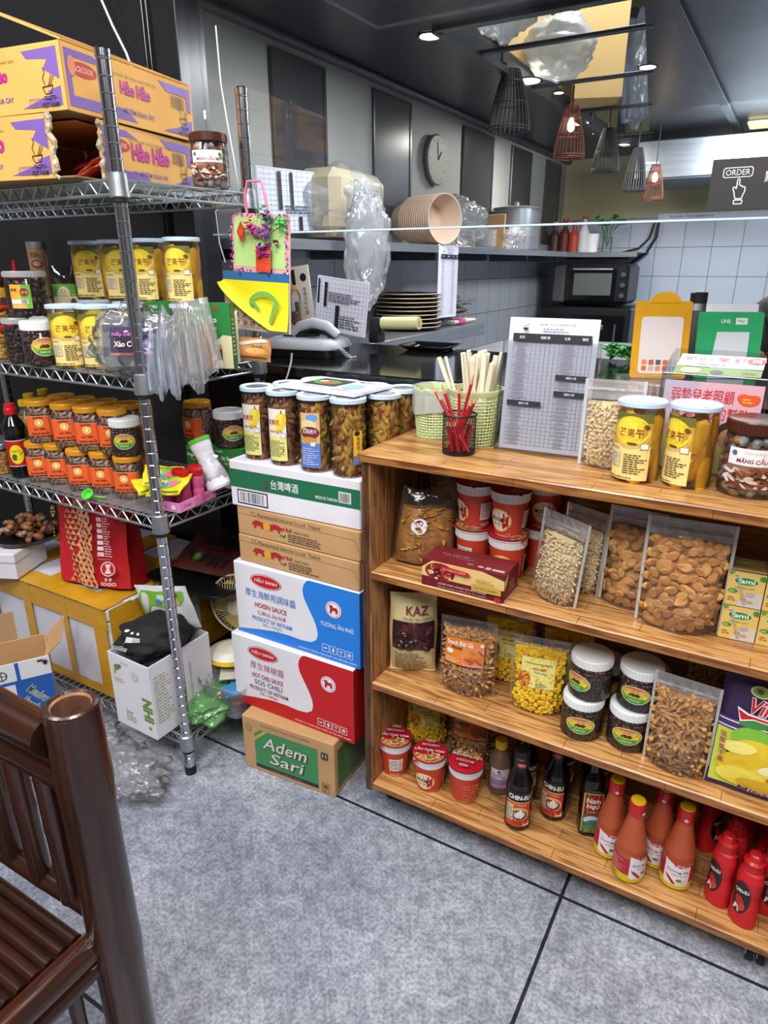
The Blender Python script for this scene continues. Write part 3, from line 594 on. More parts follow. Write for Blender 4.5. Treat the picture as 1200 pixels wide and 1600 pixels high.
def tall_jar(kind, label, loc, rz, d, lw, fk, group=None, th=0, lid='cap_blue'):
    t = thing('snack_jar', label, 'jar', loc, rz, group); R, H = .0345, .148
    b = B(); jar_body(b, R, H, R*.96); b.build('jar_body', t)
    b = B(); fill_jar(b, *fk[:1], R*.98, .002, H-.012, fk[1], fk[2], fk[3], flat=1.2); b.build(fk[4], t)
    if d: lab(d, 'label', t, cyl(R+.0003, .07, th))
    b = B(); b.lathe([(R*1.02, H-.002), (R*1.06, H-.001), (R*1.06, H+.006), (R*1.01, H+.008), (R*.96, H+.006), (R*.9, H+.0062)], lid, 32); b.lathe([(R*.9, H+.0055), (R*.4, H+.0072), (0, H+.0072)], 'silver_cap', 24); b.build('lid', t)
    return t
# ------------------------------------------------------------------ middle rack shelf
ZM = .9655; ZL = .6705
def at(px, py, z, r=0): return ctr(px, py, z, r)
g = 'dried mango jars on the wire rack'
low = [(115, 575), (160, 577), (204, 575)]
m0 = None
for k, (x, y) in enumerate(low):
    p = at(x, y, ZM, .036); lb = ['dried mango jar, leftmost of the lower row on the middle rack shelf', 'dried mango jar behind the left edge of the purple-labelled food tray', 'dried mango jar behind the purple-labelled food tray and the front rack post'][k]
    if m0 is None: m0 = mango_jar(lb, p, face(p)-.15, g)
    else: dup(m0, p, face(p)-.15, lb)
base = [(146, 1, 'dried mango jar, leftmost of the four in the upper row on the wire rack'), (190, 2, 'dried mango jar partly hidden by the front rack post in the upper row'), (240, 3, 'dried mango jar just right of the front rack post in the upper row'), (292, 4, 'dried mango jar at the right end of the upper row on the wire rack')]
ztop = ZM+.130
for x, k, lb in base:
    # upper row stands on the lower jars and on a second, hidden lower row
    d_ = ray(x, 470); p = onz(x, 478, ztop) ; t_ = (1.125-.012*k)/d_.y; p = Vector((d_.x*t_, d_.y*t_, 0))
    dup(m0, (p.x, p.y, ztop), face(p)-(.1, -.15, .6, .5)[k-1], lb)
    dup(m0, (p.x, p.y, ZM), face(p), 'dried mango jar almost hidden under the %s jar of the upper row' % ('leftmost', 'second', 'third', 'rightmost')[k-1]) if k in (1, 4) else None
for x, yy in ((1.09, 190), (1.11, 240)):
    d_ = ray(yy, 470); dup(m0, (d_.x/d_.y*x, x+.02, ZM), .9, 'dried mango jar in the dark behind the food tray, carrying the upper row, %s one' % ('left' if yy == 190 else 'right'))
# clear jar with dark fruit, its lower neighbours
def dark_jar(label, loc, rz, R, H, kind, size, mats, lid, labd, th=0, name='jar', zc=.5, fn='preserved_fruit'):
    t = thing(name, label, 'jar', loc, rz)
    b = B(); jar_body(b, R, H, R*.94, sh=.01); b.build('jar_body', t)
    b = B(); fill_jar(b, kind, R*.97, .002, H*.86, size, mats, 5, flat=1); b.build(fn, t)
    if labd: lab(labd, 'label', t, cyl(R+.0003, H*zc, th))
    b = B(); screw_cap(b, R*1.03, H, .013, lid); b.build('lid', t)
    return t
p = at(70, 572, ZM, .037); d = WD(); 
bj = brown_jar('dark brown snack jar with white lid and oval label, left on the middle shelf', p, face(p)+.1)
bj.scale = (.98, .98, 1.12)
p = at(35, 567, ZM, .03); d = WD(); d.rect(-.8, -2.2, .9, 2.4, '#2f6fb8'); d.ell(.0, 1.6, .5, .5, '#e6e6ee', 12); d.rect(-.6, -1.6, .8, -.6, '#dfe6ef'); d.small(-.5, -.4, .7, .9, 4, '#cfe0f0')
dark_jar('small clear jar of dark dried fruit with a narrow blue label', (p.x, p.y, ZM), face(p)+.3, .027, .083, 'bean', .014, ['black', 'choco2'], 'film_white', d, .2)
d = WD(); d.rect(-2.2, -2.5, 2.2, 2.5, '#e9a93c'); d.poly([(.4, 2.5), (2.2, 2.5), (2.2, -2.5), (1.2, -2.5), (0, 0)], '#6fae3a'); d.ell(.9, .9, .9, .9, '#8c2a22'); d.text(.9, .9, .25, '蜜餞', '#e8c0b0', w=.9); d.rect(-2.1, -1.5, 1.5, -.6, '#e8e2da'); d.bars(.1, -1.45, 1.4, -.65); d.small(-2, -2.3, 1.2, -1.7, 2, '#f2e2b0'); d.text(-1.2, 1.4, .7, '鮮果', '#5a2c14', w=1.4, bold=1)
q = Vector((p.x, p.y, 0))*1.0; pj = at(52, 568, ZM, .055)
dark_jar('large clear jar of dark preserved fruit, its label half orange half green', (pj.x-.008, pj.y+.02, ZM+.0975), face(pj)-.35, .043, .083, 'date', .022, ['black', 'choco', 'black'], 'film_white', d, 0, zc=.52)
# far-left sauce bottles and crock
def bottle(name, label, cat, loc, rz, prof, m, cap, capz, labd=None, lr=0, lz=0, th=0, group=None, liquid=None, capn='cap', tap=0, sq=0, sc=None, xs=1):
    t = thing(name, label, cat, loc, rz, group)
    b = B(); b.lathe(prof, m, 28, sq=sq, ys=xs); b.build('bottle_body', t)
    if liquid: b = B(); b.lathe([(r*.93, z) for r, z in prof if z < liquid[1]], liquid[0], 24, sq=sq, ys=xs); b.build('liquid', t)
    if labd: lab(labd, 'label', t, cyl(lr, lz, th, tap=tap, sq=sq))
    b = B(); screw_cap(b, cap[0], capz, cap[1], cap[2], 26) if len(cap) < 4 else b.lathe(cap[3], cap[2], 24); b.build(capn, t)
    if sc: t.scale = (sc, sc, sc)
    return t
p = at(6, 562, ZM, .05)
d = WD(); d.rect(-3, -1, 3, 1, '#e8a13a'); d.rect(-3, -1, 3, -.6, '#7a9a30')
t = dark_jar('clear tub of orange fried shallots with red lid at the left frame edge', (p.x, p.y, ZM), face(p), .038, .062, 'flake', .012, ['veg', 'pickle', 'veg'], 'red_cap', None, fn='fried_shallots')
dup(t, (p.x-.01, p.y+.01, ZM+.078), .9, 'upper clear tub with red lid stacked on the fried shallot tub', sc=(1, 1, .5))
for k, (px, yy) in enumerate(((2, 1.1), (32, 1.13))):
    d_ = ray(px, 470); pp = Vector((d_.x/d_.y*yy, yy, ZM)); d = WD(); d.rect(-2, -1.6, 2, 1.6, '#e6b81e'); d.small(-1.4, -1, 1.4, .8, 3, '#7a3a14')
    bottle('sauce_bottle', ('dark sauce bottle with yellow neck label, at the very left of the middle shelf', 'dark sauce bottle with pointed red cap behind the clear fruit jars')[k], 'bottle', pp, face(pp), [(.024, 0), (.026, .004), (.026, .11), (.014, .13), (.012, .165), (.011, .17)], 'choco', (0, 0, 'red_cap', [(.0125, .168), (.013, .18), (.007, .19), (.004, .215), (.002, .218)]), .168, d, .0165, .135, 0)
# paper tube, coffee packet, far back
def backp(px, Y, z): d_ = ray(px, 470); return Vector((d_.x/d_.y*Y, Y, z))
pp = backp(70, 1.15, ZM+.081)
bx = B(); bx.box((0, 0, .075), (.1, .06, .003), 'card_white')
t = thing('paper_tube', 'tall brown paper tube with round emblem and CÀ PHÊ SỮA lettering on the rack', 'tube', (pp.x, pp.y, ZM+.112), face(pp)-.1)
b = B(); b.lathe([(.0225, 0), (.0225, .142), (.0215, .144)], 'card_dark', 28); b.build('tube_body', t); b = B(); b.lathe([(.0232, .133), (.0232, .149), (.021, .150)], 'galv', 28); b.build('lid', t)
d = WD(); d.ell(-.2, 9.6, 1.4, 1.0, '#7a2f28'); d.ell(-.2, 9.7, 1.0, .55, '#c9a98a'); d.text(-.2, 9.7, .35, 'COFFEE', '#7a2f28', w=1.4); d.text(-.1, 6.9, .8, 'CÀ PHÊ', '#3a2418', w=2.6, bold=1); d.text(-.1, 5.7, .8, 'SỮA', '#3a2418', w=1.7, bold=1); d.ell(0, 3.4, .3, .9, '#e2d3c2'); d.rect(-3, 1.6, 3, 1.8, '#2a1a12'); d.rect(-3, 1.1, 3, 1.3, '#2a1a12'); d.rect(2.2, 4, 2.8, 12, '#d8d0c6'); d.small(-1.6, 11.4, 1.4, 12.6, 3, '#6b4a3a')
lab(d, 'label', t, cyl(.0228, 0))
pk = ZM
b = B(); b.box((0, 0, .055), (.1, .075, .11), 'card_white'); tag(b.build('carton', loc=(pp.x-.002, pp.y+.0, ZM+.0005), rz=face(pp)), 'small white carton standing under the brown paper coffee tube', 'box')
pp = backp(104, 1.07, ZM)
t = thing('coffee_packet', 'dark packet with green band and pale label, left of the dried mango jars', 'packet', (pp.x, pp.y, ZM+.072), face(pp)); t.scale = (.85, .85, .8)
b = B(); b.box((0, 0, .035), (.06, .05, .07), 'card_dark'); tag(b.build('small_box', loc=(pp.x, pp.y, ZM+.0005), rz=face(pp)), 'small brown box hidden under the dark green-banded coffee packet', 'box')
def packet(b, w_, h, th, m, T=None, mt=None, n=10, wav=.0015):
    """sealed pillow bag; origin at the middle of its bottom edge"""
    for sg in (-1, 1):
        def fn(u, v):
            x = (u-.5)*w_; s_ = (max(0, math.sin(PI*u))**.45)*(max(0, math.sin(PI*min(1, max(0, (v-.04)/.92))))**.45)
            return Vector((x*(1-.02*math.sin(v*9)), sg*th/2*s_+wav*math.sin(x*90+v*7+sg), v*h))
        b.grid(fn, n, n+4, m, T=T, flip=sg > 0)
def pack_map(w_, h, th, T=None, o0=.0012, wav=.0015):
    """front face of packet(): u,v in m from its bottom centre"""
    def f(u, v, o):
        uu = min(1, max(0, u/w_+.5)); vv = min(1, max(0, v/h)); s_ = (max(0, math.sin(PI*uu))**.45)*(max(0, math.sin(PI*min(1, max(0, (vv-.04)/.92))))**.45)
        P = Vector((u*(1-.02*math.sin(vv*9)), -th/2*s_+wav*math.sin(u*90+vv*7-1)-o-o0, v)); return T @ P if T is not None else P
    return f
b = B(); packet(b, .07, .165, .03, 'smoke'); b.build('bag', t); b = B(); packet(b, .062, .13, .024, 'choco'); b.build('coffee_powder', t)
d = WD(); d.rect(-3.1, 3.5, 3.1, 11.5, '#d8cda6'); d.rect(-3.1, 8, 3.1, 11.5, '#5a9a34'); d.ell(-.4, 8.6, 1.6, 2.2, '#cfc8a8'); d.rect(-2, 6.4, 1.2, 8.6, '#cfc8a8'); d.ell(-.4, 9.5, .6, .6, '#a58c62'); d.ell(-.4, 9.5, .4, .4, '#cfc8a8'); d.text(-.4, 8.2, .4, 'Coffee', '#7a5a3a', w=1.8); d.ell(1.8, 6, .8, 1.5, '#6b3a1c'); d.rect(1.2, 4, 2.4, 5.6, '#8a5228'); d.small(-2.6, 3.9, .6, 6, 5, '#8a7a52')
lab(d, 'label', t, pack_map(.07, .165, .03))
# green Ngôi Sao coffee boxes
def green_box(label, loc, rz, group=None, d3=(.085, .05, .125)):
    a = D(); W, Hh = d3[0]*100, d3[2]*100
    a.rect(0, 0, W, Hh, '#1f7a34'); a.rect(0, 0, W, Hh*.12, '#d8cfa0'); a.poly([(W*.42, Hh*.12), (W, Hh*.12), (W, Hh*.5), (W*.8, Hh*.52), (W*.6, Hh*.42)], '#d9d3a6'); a.ell(W*.22, Hh*.3, W*.16, Hh*.09, '#e6d9a8'); a.ell(W*.22, Hh*.3, W*.1, Hh*.05, '#a87a3a'); a.rect(W*.58, Hh*.13, W*.75, Hh*.34, '#5a2f18'); a.rect(W*.58, Hh*.3, W*.75, Hh*.37, '#c99a5a')
    a.text(W*.36, Hh*.74, Hh*.12, 'Ngôi Sao', '#eef2e6', w=W*.62, bold=2); a.text(W*.42, Hh*.62, Hh*.07, 'Phương Nam', '#e6d24a', w=W*.48, bold=1, shear=.2); a.text(W*.2, Hh*.92, Hh*.05, 'VINAMILK', '#e6efe2', w=W*.26, bold=1); a.rect(W*.6, Hh*.9, W*.7, Hh*.95, '#b3202c')
    sd = D().rect(0, 0, d3[1]*100, Hh, '#2a6a34'); sd.small(.5, Hh*.2, d3[1]*100-.5, Hh*.8, 9, '#cfd8b0')
    return carton('coffee_box', label, 'box', loc, rz, d3, '#1f7a34', a, sd, group=group, bv=.001)
for k, (x, lb) in enumerate(((225, 'green coffee box behind the food tray, left one on the middle shelf'), (292, 'green coffee box behind the food tray, right one on the middle shelf'))):
    p = backp(x, 1.045, ZM); green_box(lb, (p.x, p.y, ZM), .45, d3=(.088, .03, .132))
p = backp(338, 1.13, ZM)
a = D(); a.rect(0, 0, 5.5, 11.5, '#d8ddb8'); a.poly([(0, 11.5), (0, 6), (2, 9), (5.5, 11.5)], '#3f9a44'); a.small(.6, 2.5, 4.6, 8, 12, '#6a7a5a'); a.rect(1.2, .6, 4.2, 2.2, '#eef0e2'); a.bars(1.4, .7, 4, 2)
carton('carton', 'narrow pale green packet with small print and barcode right of the food tray', 'packet', (p.x, p.y-.02, ZM), .75, (.05, .02, .1), 'paper', a, bv=.001)
p = backp(378, 1.16, ZM)
t = thing('snack_bag', 'brown and orange snack bag hanging over the right end of the middle shelf', 'bag', (p.x+.01, p.y+.01, ZM+.004), .75, rot=(-.35, .1, .75)); t.scale = (.8, .8, .62)
b = B(); packet(b, .1, .085, .035, 'stick'); b.build('bag', t); d = WD(); d.ell(0, 3, 4, 1.6, '#d98a3a'); d.ell(.5, 3.2, 2.6, 1, '#e6b060'); d.poly([(-4.5, 6), (3, 8), (4.5, 7), (-3, 5)], '#d8cdb0'); d.rect(-4, .8, 4, 1.2, '#6b2a18'); d.text(1, 4.8, .9, 'Snack', '#5a2210', w=3, bold=1)
lab(d, 'label', t, pack_map(.1, .085, .035))
# clear food tray in a bag
p = at(212, 590, ZM, .03)
t = thing('food_tray', 'clear plastic food tray with dark purple label, wrapped in a clear bag', 'food tray', (p.x+.004, p.y+.0, ZM+.004), .5, rot=(-.22, 0, .52))
def rrect(w_, h, r, n=6): return [(sx*(w_/2-r)+r*math.cos(a), sy*(h/2-r)+r*math.sin(a)) for sx, sy, a0 in ((1, 1, 0), (-1, 1, PI/2), (-1, -1, PI), (1, -1, 1.5*PI)) for a in [a0+PI/2*k/n for k in range(n+1)]]
b = B(); T = Matrix.Translation((0, 0, .06)) @ Matrix.Rotation(PI/2, 4, 'X')
def loft(b, secs, m, T=None, cap=True):
    n = len(secs[0][0]); vs = [(x, y, z) for pts, z in secs for x, y in pts]
    b.add(vs, [[j*n+i, j*n+(i+1) % n, (j+1)*n+(i+1) % n, (j+1)*n+i] for j in range(len(secs)-1) for i in range(n)], m, True, T)
    if cap: b.add(vs[-n:], [list(range(n))], m, False, T)
loft(b, [(rrect(.15, .118, .02), 0), (rrect(.15, .118, .02), .003), (rrect(.138, .106, .02), .004), (rrect(.13, .098, .022), .014), (rrect(.128, .096, .022), .016)], 'film', T); b.build('lid', t)
b = B(); loft(b, [(rrect(.148, .116, .02), -.001), (rrect(.13, .098, .02), -.03)], 'film', T); loft(b, [(rrect(.12, .09, .02), -.028), (rrect(.125, .094, .02), .004)], '#3c3458', T); b.build('tray', t)
d = D(); d.rect(-4.2, -2.7, 4.4, 2.7, '#3a2444'); d.rect(-4.2, -2.7, 4.4, -2.2, '#a86a5a'); d.poly([(1.9, -2.3), (4.2, -2.3), (4.2, 2.5), (1.2, 2.5), (2.4, .5)], '#cfc0d8')
rg = random.Random(3)
for k in range(26): d.ell(1.6+rg.random()*2.4, -1.9+rg.random()*4, .33, .3, rg.choice(['#4a3a78', '#2c2450', '#6a5a98']), 8)
d.text(-1.6, 1.3, 1.1, 'Nếp Dẻo', '#c06ab8', w=4.2, bold=2); d.text(-1.2, -.5, 1.2, 'Xào Cừi', '#e6dcc8', w=4.4, bold=2)
lab(d, 'label', t, lambda u, v, o: T @ Vector((u, v, .0165+o)))
def crumple(b, c, s_, m, seed=0, amp=.35, fr=3.2, nu=26, nv=16, T=None, flat=0):
    so = Vector((seed*7.3, seed*3.1, seed*5.7))
    def fn(u, v):
        a = u*2*PI; ph = (v-.5)*PI; d0 = Vector((math.cos(a)*math.cos(ph), math.sin(a)*math.cos(ph), math.sin(ph)))
        k = 1+amp*(abs(noise.noise(d0*fr+so))*2-.6)+amp*.5*noise.noise(d0*fr*3+so)
        q = Vector((d0.x*s_[0]/2*k, d0.y*s_[1]/2*k, d0.z*s_[2]/2*k)); q.z = max(q.z, -s_[2]/2*(1-flat)) if flat else q.z
        return Vector(c)+q
    b.grid(fn, nu, nv, m, True, T)
b = B(); crumple(b, (0, -.004, .062), (.185, .03, .14), 'clear', 3, .25, 2.2, 40, 24); b.build('bag', t)
def drape(b, o_, a_, W, H, m, seed):
    def f(u, v):
        fold = .010*math.sin(u*19+seed+2*v)+.006*math.sin(u*43+seed*2-3*v); w_ = W*(.35+.65*math.sin(.4+v*1.6)); q = (u-.5)*w_
        return Vector((o_[0]+W/2*math.cos(a_)+q*math.cos(a_)-fold*math.sin(a_), o_[1]+W/2*math.sin(a_)+q*math.sin(a_)+fold*math.cos(a_), o_[2]-H*v+.012*math.sin(u*11+seed)*(v if v > .5 else 1-v)))
    b.grid(f, 48, 16, m)
t = thing('plastic_bag', 'crumpled clear plastic bag hanging over the shelf edge beside the food tray', 'bag', (0, 0, 0))
p = at(290, 592, ZM, .02); b = B(); drape(b, (p.x-.035, p.y-.035, ZM+.125), .85, .085, .15, 'film', 1); drape(b, (p.x-.02, p.y+.0, ZM+.12), .85, .08, .125, 'film', 4); drape(b, (p.x-.055, p.y-.045, ZM+.09), .7, .06, .125, 'film_blue', 7); b.build('bag', t)
p2 = at(322, 582, ZM, .02); t2 = thing('plastic_bag', 'clear plastic bag with zip, right of the food tray bag', 'bag', (p2.x, p2.y, ZM+.002), .7, rot=(-.1, -.15, .8)); b = B(); packet(b, .075, .14, .03, 'film', wav=.004); b.build('bag', t2); b = B(); packet(b, .05, .08, .02, 'pickle'); b.build('dried_snacks', t2)
# ------------------------------------------------------------------ lower rack shelf
g = 'cashew jars on the wire rack'
px = [(70, 753), (100, 757), (134, 767), (170, 772), (207, 780)]
lbs = ['cashew jar with orange label, leftmost of the bottom row on the lower rack shelf', 'cashew jar with orange label, second from the left in the bottom row', 'cashew jar with orange label in the middle of the bottom row', 'cashew jar with orange label in the bottom row above the green measuring spoon', 'cashew jar at the right end of the bottom row, behind the yellow candy packets']
c0 = None; pos = []
X0 = onz(64, 752, ZL); X1 = onz(210, 780, ZL)
for k in range(5):
    p = ctr(*px[k], ZL, .03); pos.append(p)
    if c0 is None: c0 = cashew_jar(lbs[k], (p.x, p.y, ZL), .75, g)
    else: dup(c0, (p.x, p.y, ZL), .72-.06*k, lbs[k])
lbs = ['cashew jar at the left end of the top row, by the red capped soy sauce', 'cashew jar in the top row, second from the left', 'cashew jar in the top row, third from the left', 'cashew jar at the right end of the top row, beside the white lidded jar']
for k in range(4):
    q = pos[k]*.5+pos[k+1]*.5 if k else pos[0]*.75+pos[1]*.25
    dup(c0, (q.x+.004, q.y+.006, ZL+.0985), .78-.06*k, lbs[k], sc=1.04)
for k in range(4):
    q = pos[k]*.45+pos[k+1]*.55; dup(c0, (q.x-.03, q.y+.075, ZL+.0985), .6, ('cashew jar in the shade behind the top row, %s lid' % ('leftmost', 'second', 'third', 'rightmost')[k]), sc=1.02); dup(c0, (q.x-.03, q.y+.075, ZL), .6, 'cashew jar in the hidden back row under the %s shaded one' % ('leftmost', 'second', 'third', 'rightmost')[k])
q = pos[4]; dup(bj, (q.x+.002, q.y+.004, ZL+.0985), .66, 'dark brown snack jar with white lid stacked on the rightmost cashew jar', sc=(.88, .88, 1))
# soy sauce, yellow bottles, small crock
p = at(36, 747, ZL, .025)
d = WD(); d.rect(-5.5, -3.2, 5.5, 3.2, '#b3161f'); d.rect(-5.5, 3.1, 5.5, 3.35, '#d8b8b8'); d.rect(-5.5, -3.3, 5.5, -3.1, '#d8b8b8'); d.ell(-.9, -.2, 1.6, 2.4, '#e6d21e'); d.ell(-1.4, -.9, .6, .8, '#2f5a2a'); d.text(-.9, .7, .6, 'NAM TÚ', '#7a2a14', w=1.8, bold=1); d.line([(-2, -1), (-1, -.8), (0, -.2), (.4, .3)], .15, '#4a3a14')
bottle('soy_sauce_bottle', 'black soy sauce bottle with red label and red cap on the lower rack shelf', 'bottle', (p.x, p.y, ZL), face(p)+.2, [(.022, 0), (.024, .004), (.024, .1), (.0235, .108), (.027, .128), (.026, .132), (.014, .152), (.0115, .157), (.0115, .163)], 'black_gloss', (0, 0, 'red_cap', [(.0145, .158), (.0145, .171), (.013, .173), (.012, .183), (.0105, .1845)]), .16, d, .0245, .063, 0)
y0 = None
for k, (x, Yy) in enumerate(((8, 1.0), (18, 1.06), (42, 1.12))):
    pp = backp(x, Yy, ZL); lb = ['yellow juice bottle with yellow cap, nearest at the left edge of the rack', 'yellow capped bottle half hidden behind the nearest yellow one', 'yellow capped bottle behind the cashew jars, right of the other two'][k]
    if y0 is None: y0 = bottle('juice_bottle', lb, 'bottle', pp, face(pp), [(.024, 0), (.026, .006), (.026, .12), (.022, .14), (.013, .158), (.0125, .17)], 'clear_jar', (.0135, .016, 'yellow_cap'), .168, None, group='yellow bottles on the rack', liquid=('#c9c07a', .158))
    else: dup(y0, pp, face(pp), lb)
p = at(8, 742, ZL, .03)
dark_jar('small glass jar of brown spice with clear lid, beside the soy sauce bottle', (p.x, p.y, ZL), face(p), .029, .066, 'flake', .009, ['pickle', 'veg'], 'galv', None, fn='spice')
# green measuring spoon
p = at(143, 778, ZL)
t = thing('measuring_spoon', 'small bright green plastic scoop lying on the lower rack shelf', 'scoop', (p.x, p.y, ZL+.001), .3)
b = B(); b.lathe([(.006, 0), (.009, .001), (.0125, .011), (.0135, .011), (.0135, .0125), (.0115, .0125), (.008, .003), (.0, .003)], '#4fd83a', 22, T=Matrix.Translation((0, -.004, .004)) @ Matrix.Rotation(.75, 4, 'X')); b.build('scoop_bowl', t); b = B(); b.box((.024, 0, .003), (.026, .006, .002), '#4fd83a'); b.build('handle', t)
# right end of the lower shelf
p = backp(283, 1.14, ZL)
for k in range(3): green_box(['green coffee box left behind the white green-capped bottle', 'green coffee box in front under the brown jar at the rack end', 'green coffee box at the far right corner of the rack'][k], [(-1.225, 1.135, ZL), (-1.125, 1.125, ZL), (-1.075, 1.205, ZL)][k], [.12, .25, .2][k], d3=((.08, .05, .09), (.078, .05, .098), (.03, .03, .098))[k])
pp = Vector((-1.1, 1.16, ZL+.099)); dup(bj, (pp.x, pp.y, pp.z), face(pp)+.15, 'dark brown snack jar with white lid standing on the green boxes at the rack end', sc=(.96, .96, 1.02))
dup(c0, (-1.205, 1.165, ZL+.091), face((-1.2, 1.165))-.9, 'single cashew jar standing on the green box right of the front rack post', sc=1.06)
t = thing('plastic_bottle', 'white plastic bottle with green cap leaning in a clear bag', 'bottle', (-1.065, 1.075, ZL+.022), 0, rot=(-.1, -.42, .3))
b = B(); b.lathe([(.026, 0), (.029, .006), (.029, .03), (.021, .06), (.021, .085), (.024, .1), (.0245, .113)], 'white', 26); b.build('bottle_body', t); b = B(); b.lathe([(.0255, .112), (.026, .113), (.026, .12), (.024, .122)], '#5fc23a', 28); b.build('cap', t); b = B(); crumple(b, (0, 0, .045), (.066, .066, .1), 'clear', 21, .08, 2.4); b.build('bag', t)
# pink tray of candy
p = at(290, 790, ZL, 0); tr = (-1.083, .952)
t = thing('display_tray', 'pink cardboard display tray with candy lettering at the rack corner', 'tray', (-1.092, .945, ZL+.002), math.radians(5))
b = B(); W_, D_ = .062, .12
for (cx, cy, sx, sy) in ((0, 0, W_, .0015), (0, D_, W_, .0015), (-W_/2, D_/2, .0015, D_), (W_/2, D_/2, .0015, D_)): b.box((cx, cy, .011), (sx, sy, .022), '#e08ac0', bv=.0004)
b.box((0, D_/2, .001), (W_, D_, .0015), '#e6a0cc', bv=.0004)
d = D(); d.text(2.5, 1.1, .8, 'Candy', '#a8306a', w=2.4, bold=1); d.text(8, 1.2, .8, 'Sữa chua', '#8a2a7a', w=3, bold=1); d.rect(5, .1, 11.8, 2.1, '#d070a8'); d.text(8.2, 1.1, .8, 'YOGURT', '#7a2a6a', w=3, bold=1); d.emit(b, plane((W_/2+.001, 0, 0), (0, 1, 0), (0, 0, 1)))
d = D(); d.text(1.7, 1.1, .7, 'Candy', '#a8306a', w=2, bold=1); d.ell(4.7, 1.1, .6, .6, '#f4e0ee'); d.emit(b, plane((-W_/2, -.0012, 0), (1, 0, 0), (0, 0, 1)))
b.build('tray_body', t)
k0 = None
for k, (x, y) in enumerate(((-1.102, 1.04), (-1.112, 1.0), (-1.095, 1.0), (-1.078, 1.022))):
    lb = ['pink drink bottle with red cap, at the back of the candy tray', 'pink drink bottle with red cap, left in the candy tray', 'pink drink bottle with red cap, middle of the candy tray', 'pink drink bottle with red cap, right front under the clear film'][k]
    if k0 is None: k0 = bottle('drink_bottle', lb, 'bottle', (x, y, ZL+.004), 0, [(.009, 0), (.0105, .003), (.0105, .02), (.0092, .027), (.0105, .035), (.0105, .045), (.009, .052)], '#c94f80', (.0105, .011, 'red_cap'), .05, None, group='pink bottles in the candy tray', sc=1.25)
    else: dup(k0, (x, y, ZL+.004), k, lb)
t = thing('candy_packet', 'yellow and green candy packet lying on top at the rack corner', 'packet', (-1.115, .955, ZL+.05), 0, rot=(-1.15, .12, .75))
def candy(t, seed):
    b = B(); packet(b, .085, .07, .012, '#e3cf1e', wav=.002); b.build('wrapper', t); d = WD(); d.ell(.3, 3.6, 2.8, 1.6, '#8fc43a'); d.ell(1.4, 3.2, 1.3, .9, '#e0708a'); d.ell(-1.4, 4, 1, .8, '#d8e6f0'); d.ell(-.4, 2.8, .9, .6, '#4a9ad0'); d.text(-.2, 5.5, .8, 'Alpenzo' if seed else 'Fruit', '#2f7a2a', w=3.4, bold=1); d.rect(-3.8, .5, 3.8, .9, '#3f8a3a'); lab(d, 'label', t, pack_map(.085, .07, .012, wav=.002))
candy(t, 0); t = dup(t, (-1.095, .935, ZL+.04), 0, 'yellow candy packet with blue and pink fruit, right in front of the rack post', rot=(-1.2, -.15, .25))
dup(t, (-1.14, .965, ZL+.03), 0, 'yellow candy packet lowest of the three, poking out left of the rack post', rot=(-1.35, .05, 1.1))
# ================================================================== JARS ON THE BOX STACK
ZT = .7725
dB = WD(); dB.rect(-2.3, -6, 2.1, 5, '#e6e2d8'); dB.rect(-2.3, -6, 2.1, -.8, '#e3dd86'); dB.ell(.9, 2.3, 1.2, 2.1, '#e6c832', rot=-.3); dB.ell(.5, 2.4, .7, 1.9, '#efd95a', rot=-.35); dB.rect(1.1, 4, 1.3, 4.8, '#5a4a20'); dB.text(-.6, 2.2, 1.2, '香蕉乾', '#b8402a', w=2.9, bold=1); dB.text(-.1, .3, .5, 'BANANA CHIPS', '#c2703a', w=3, bold=1); dB.rect(.9, -1, 1.9, -.1, '#efe6e0'); dB.frame(.9, -1, 1.9, -.1, .1, '#a89ab0'); dB.small(-1.9, -5, 1.8, -1.4, 9, '#7a8a5a', 4)
dV = WD(); dV.rect(-2.2, -6, 2, -1, '#5f7fd0'); dV.rect(-2.2, -1, 2, 5.2, '#d9b878'); dV.ell(.4, 4.2, 1.2, .8, '#6a9ae0'); dV.ell(-.4, 2.8, 1.7, 1.0, '#e6cf9a'); dV.ell(-.1, 1.2, 2, 1.3, '#7a2430'); dV.text(-.1, 1.5, .9, '蔬果脆片', '#efe0e6', w=3, bold=1); dV.ell(-.3, -.2, 1.6, .6, '#c98f4a'); dV.rect(.1, -1.5, 1, -.6, '#e6e2ee'); dV.small(-1.9, -5.4, 1.7, -1.7, 8, '#b9c6ee', 4)
dN = WD(); dN.rect(-1, -3, 1, 2.4, '#e9c03a'); dN.ell(-.2, 1.9, .6, .5, '#2a2018'); dN.vtext(0, .8, .75, '素鮮菇', '#b8402a', bold=1); dN.rect(-1, -4.4, 1, -2.6, '#5f7fd0')
FK = ('leaf', .024, ['flake', 'flake2'], 3, 'fruit_chips'); FV = ('leaf', .024, ['veg', 'veg', 'veg2', 'veg', 'veg3', 'veg'], 6, 'vegetable_chips'); g = 'chip jars on the box stack'
P = [fit(415, 714, 50, 597, ZT)[0], fit(463, 724, 50, 602, ZT)[0], fit(511, 740, 50, 608, ZT)[0], fit(562, 747, 56, 613, ZT)[0]]
P = [(-.972, 1.117), (-.893, 1.108), (-.807, 1.100), (-.728, 1.102)]
j1 = tall_jar('b', 'jar of brown dried fruit with banana label, leftmost on the box stack', (*P[0], ZT), face(P[0])-.55, dB, 0, FK, g)
dup(j1, (*P[1], ZT), face(P[1])-.55, 'jar of brown dried fruit with banana label, second from left on the stack')
j3 = tall_jar('v', 'jar of vegetable chips with blue label, third from the left on the stack', (*P[2], ZT), face(P[2])-.35, dV, 0, FV, g)
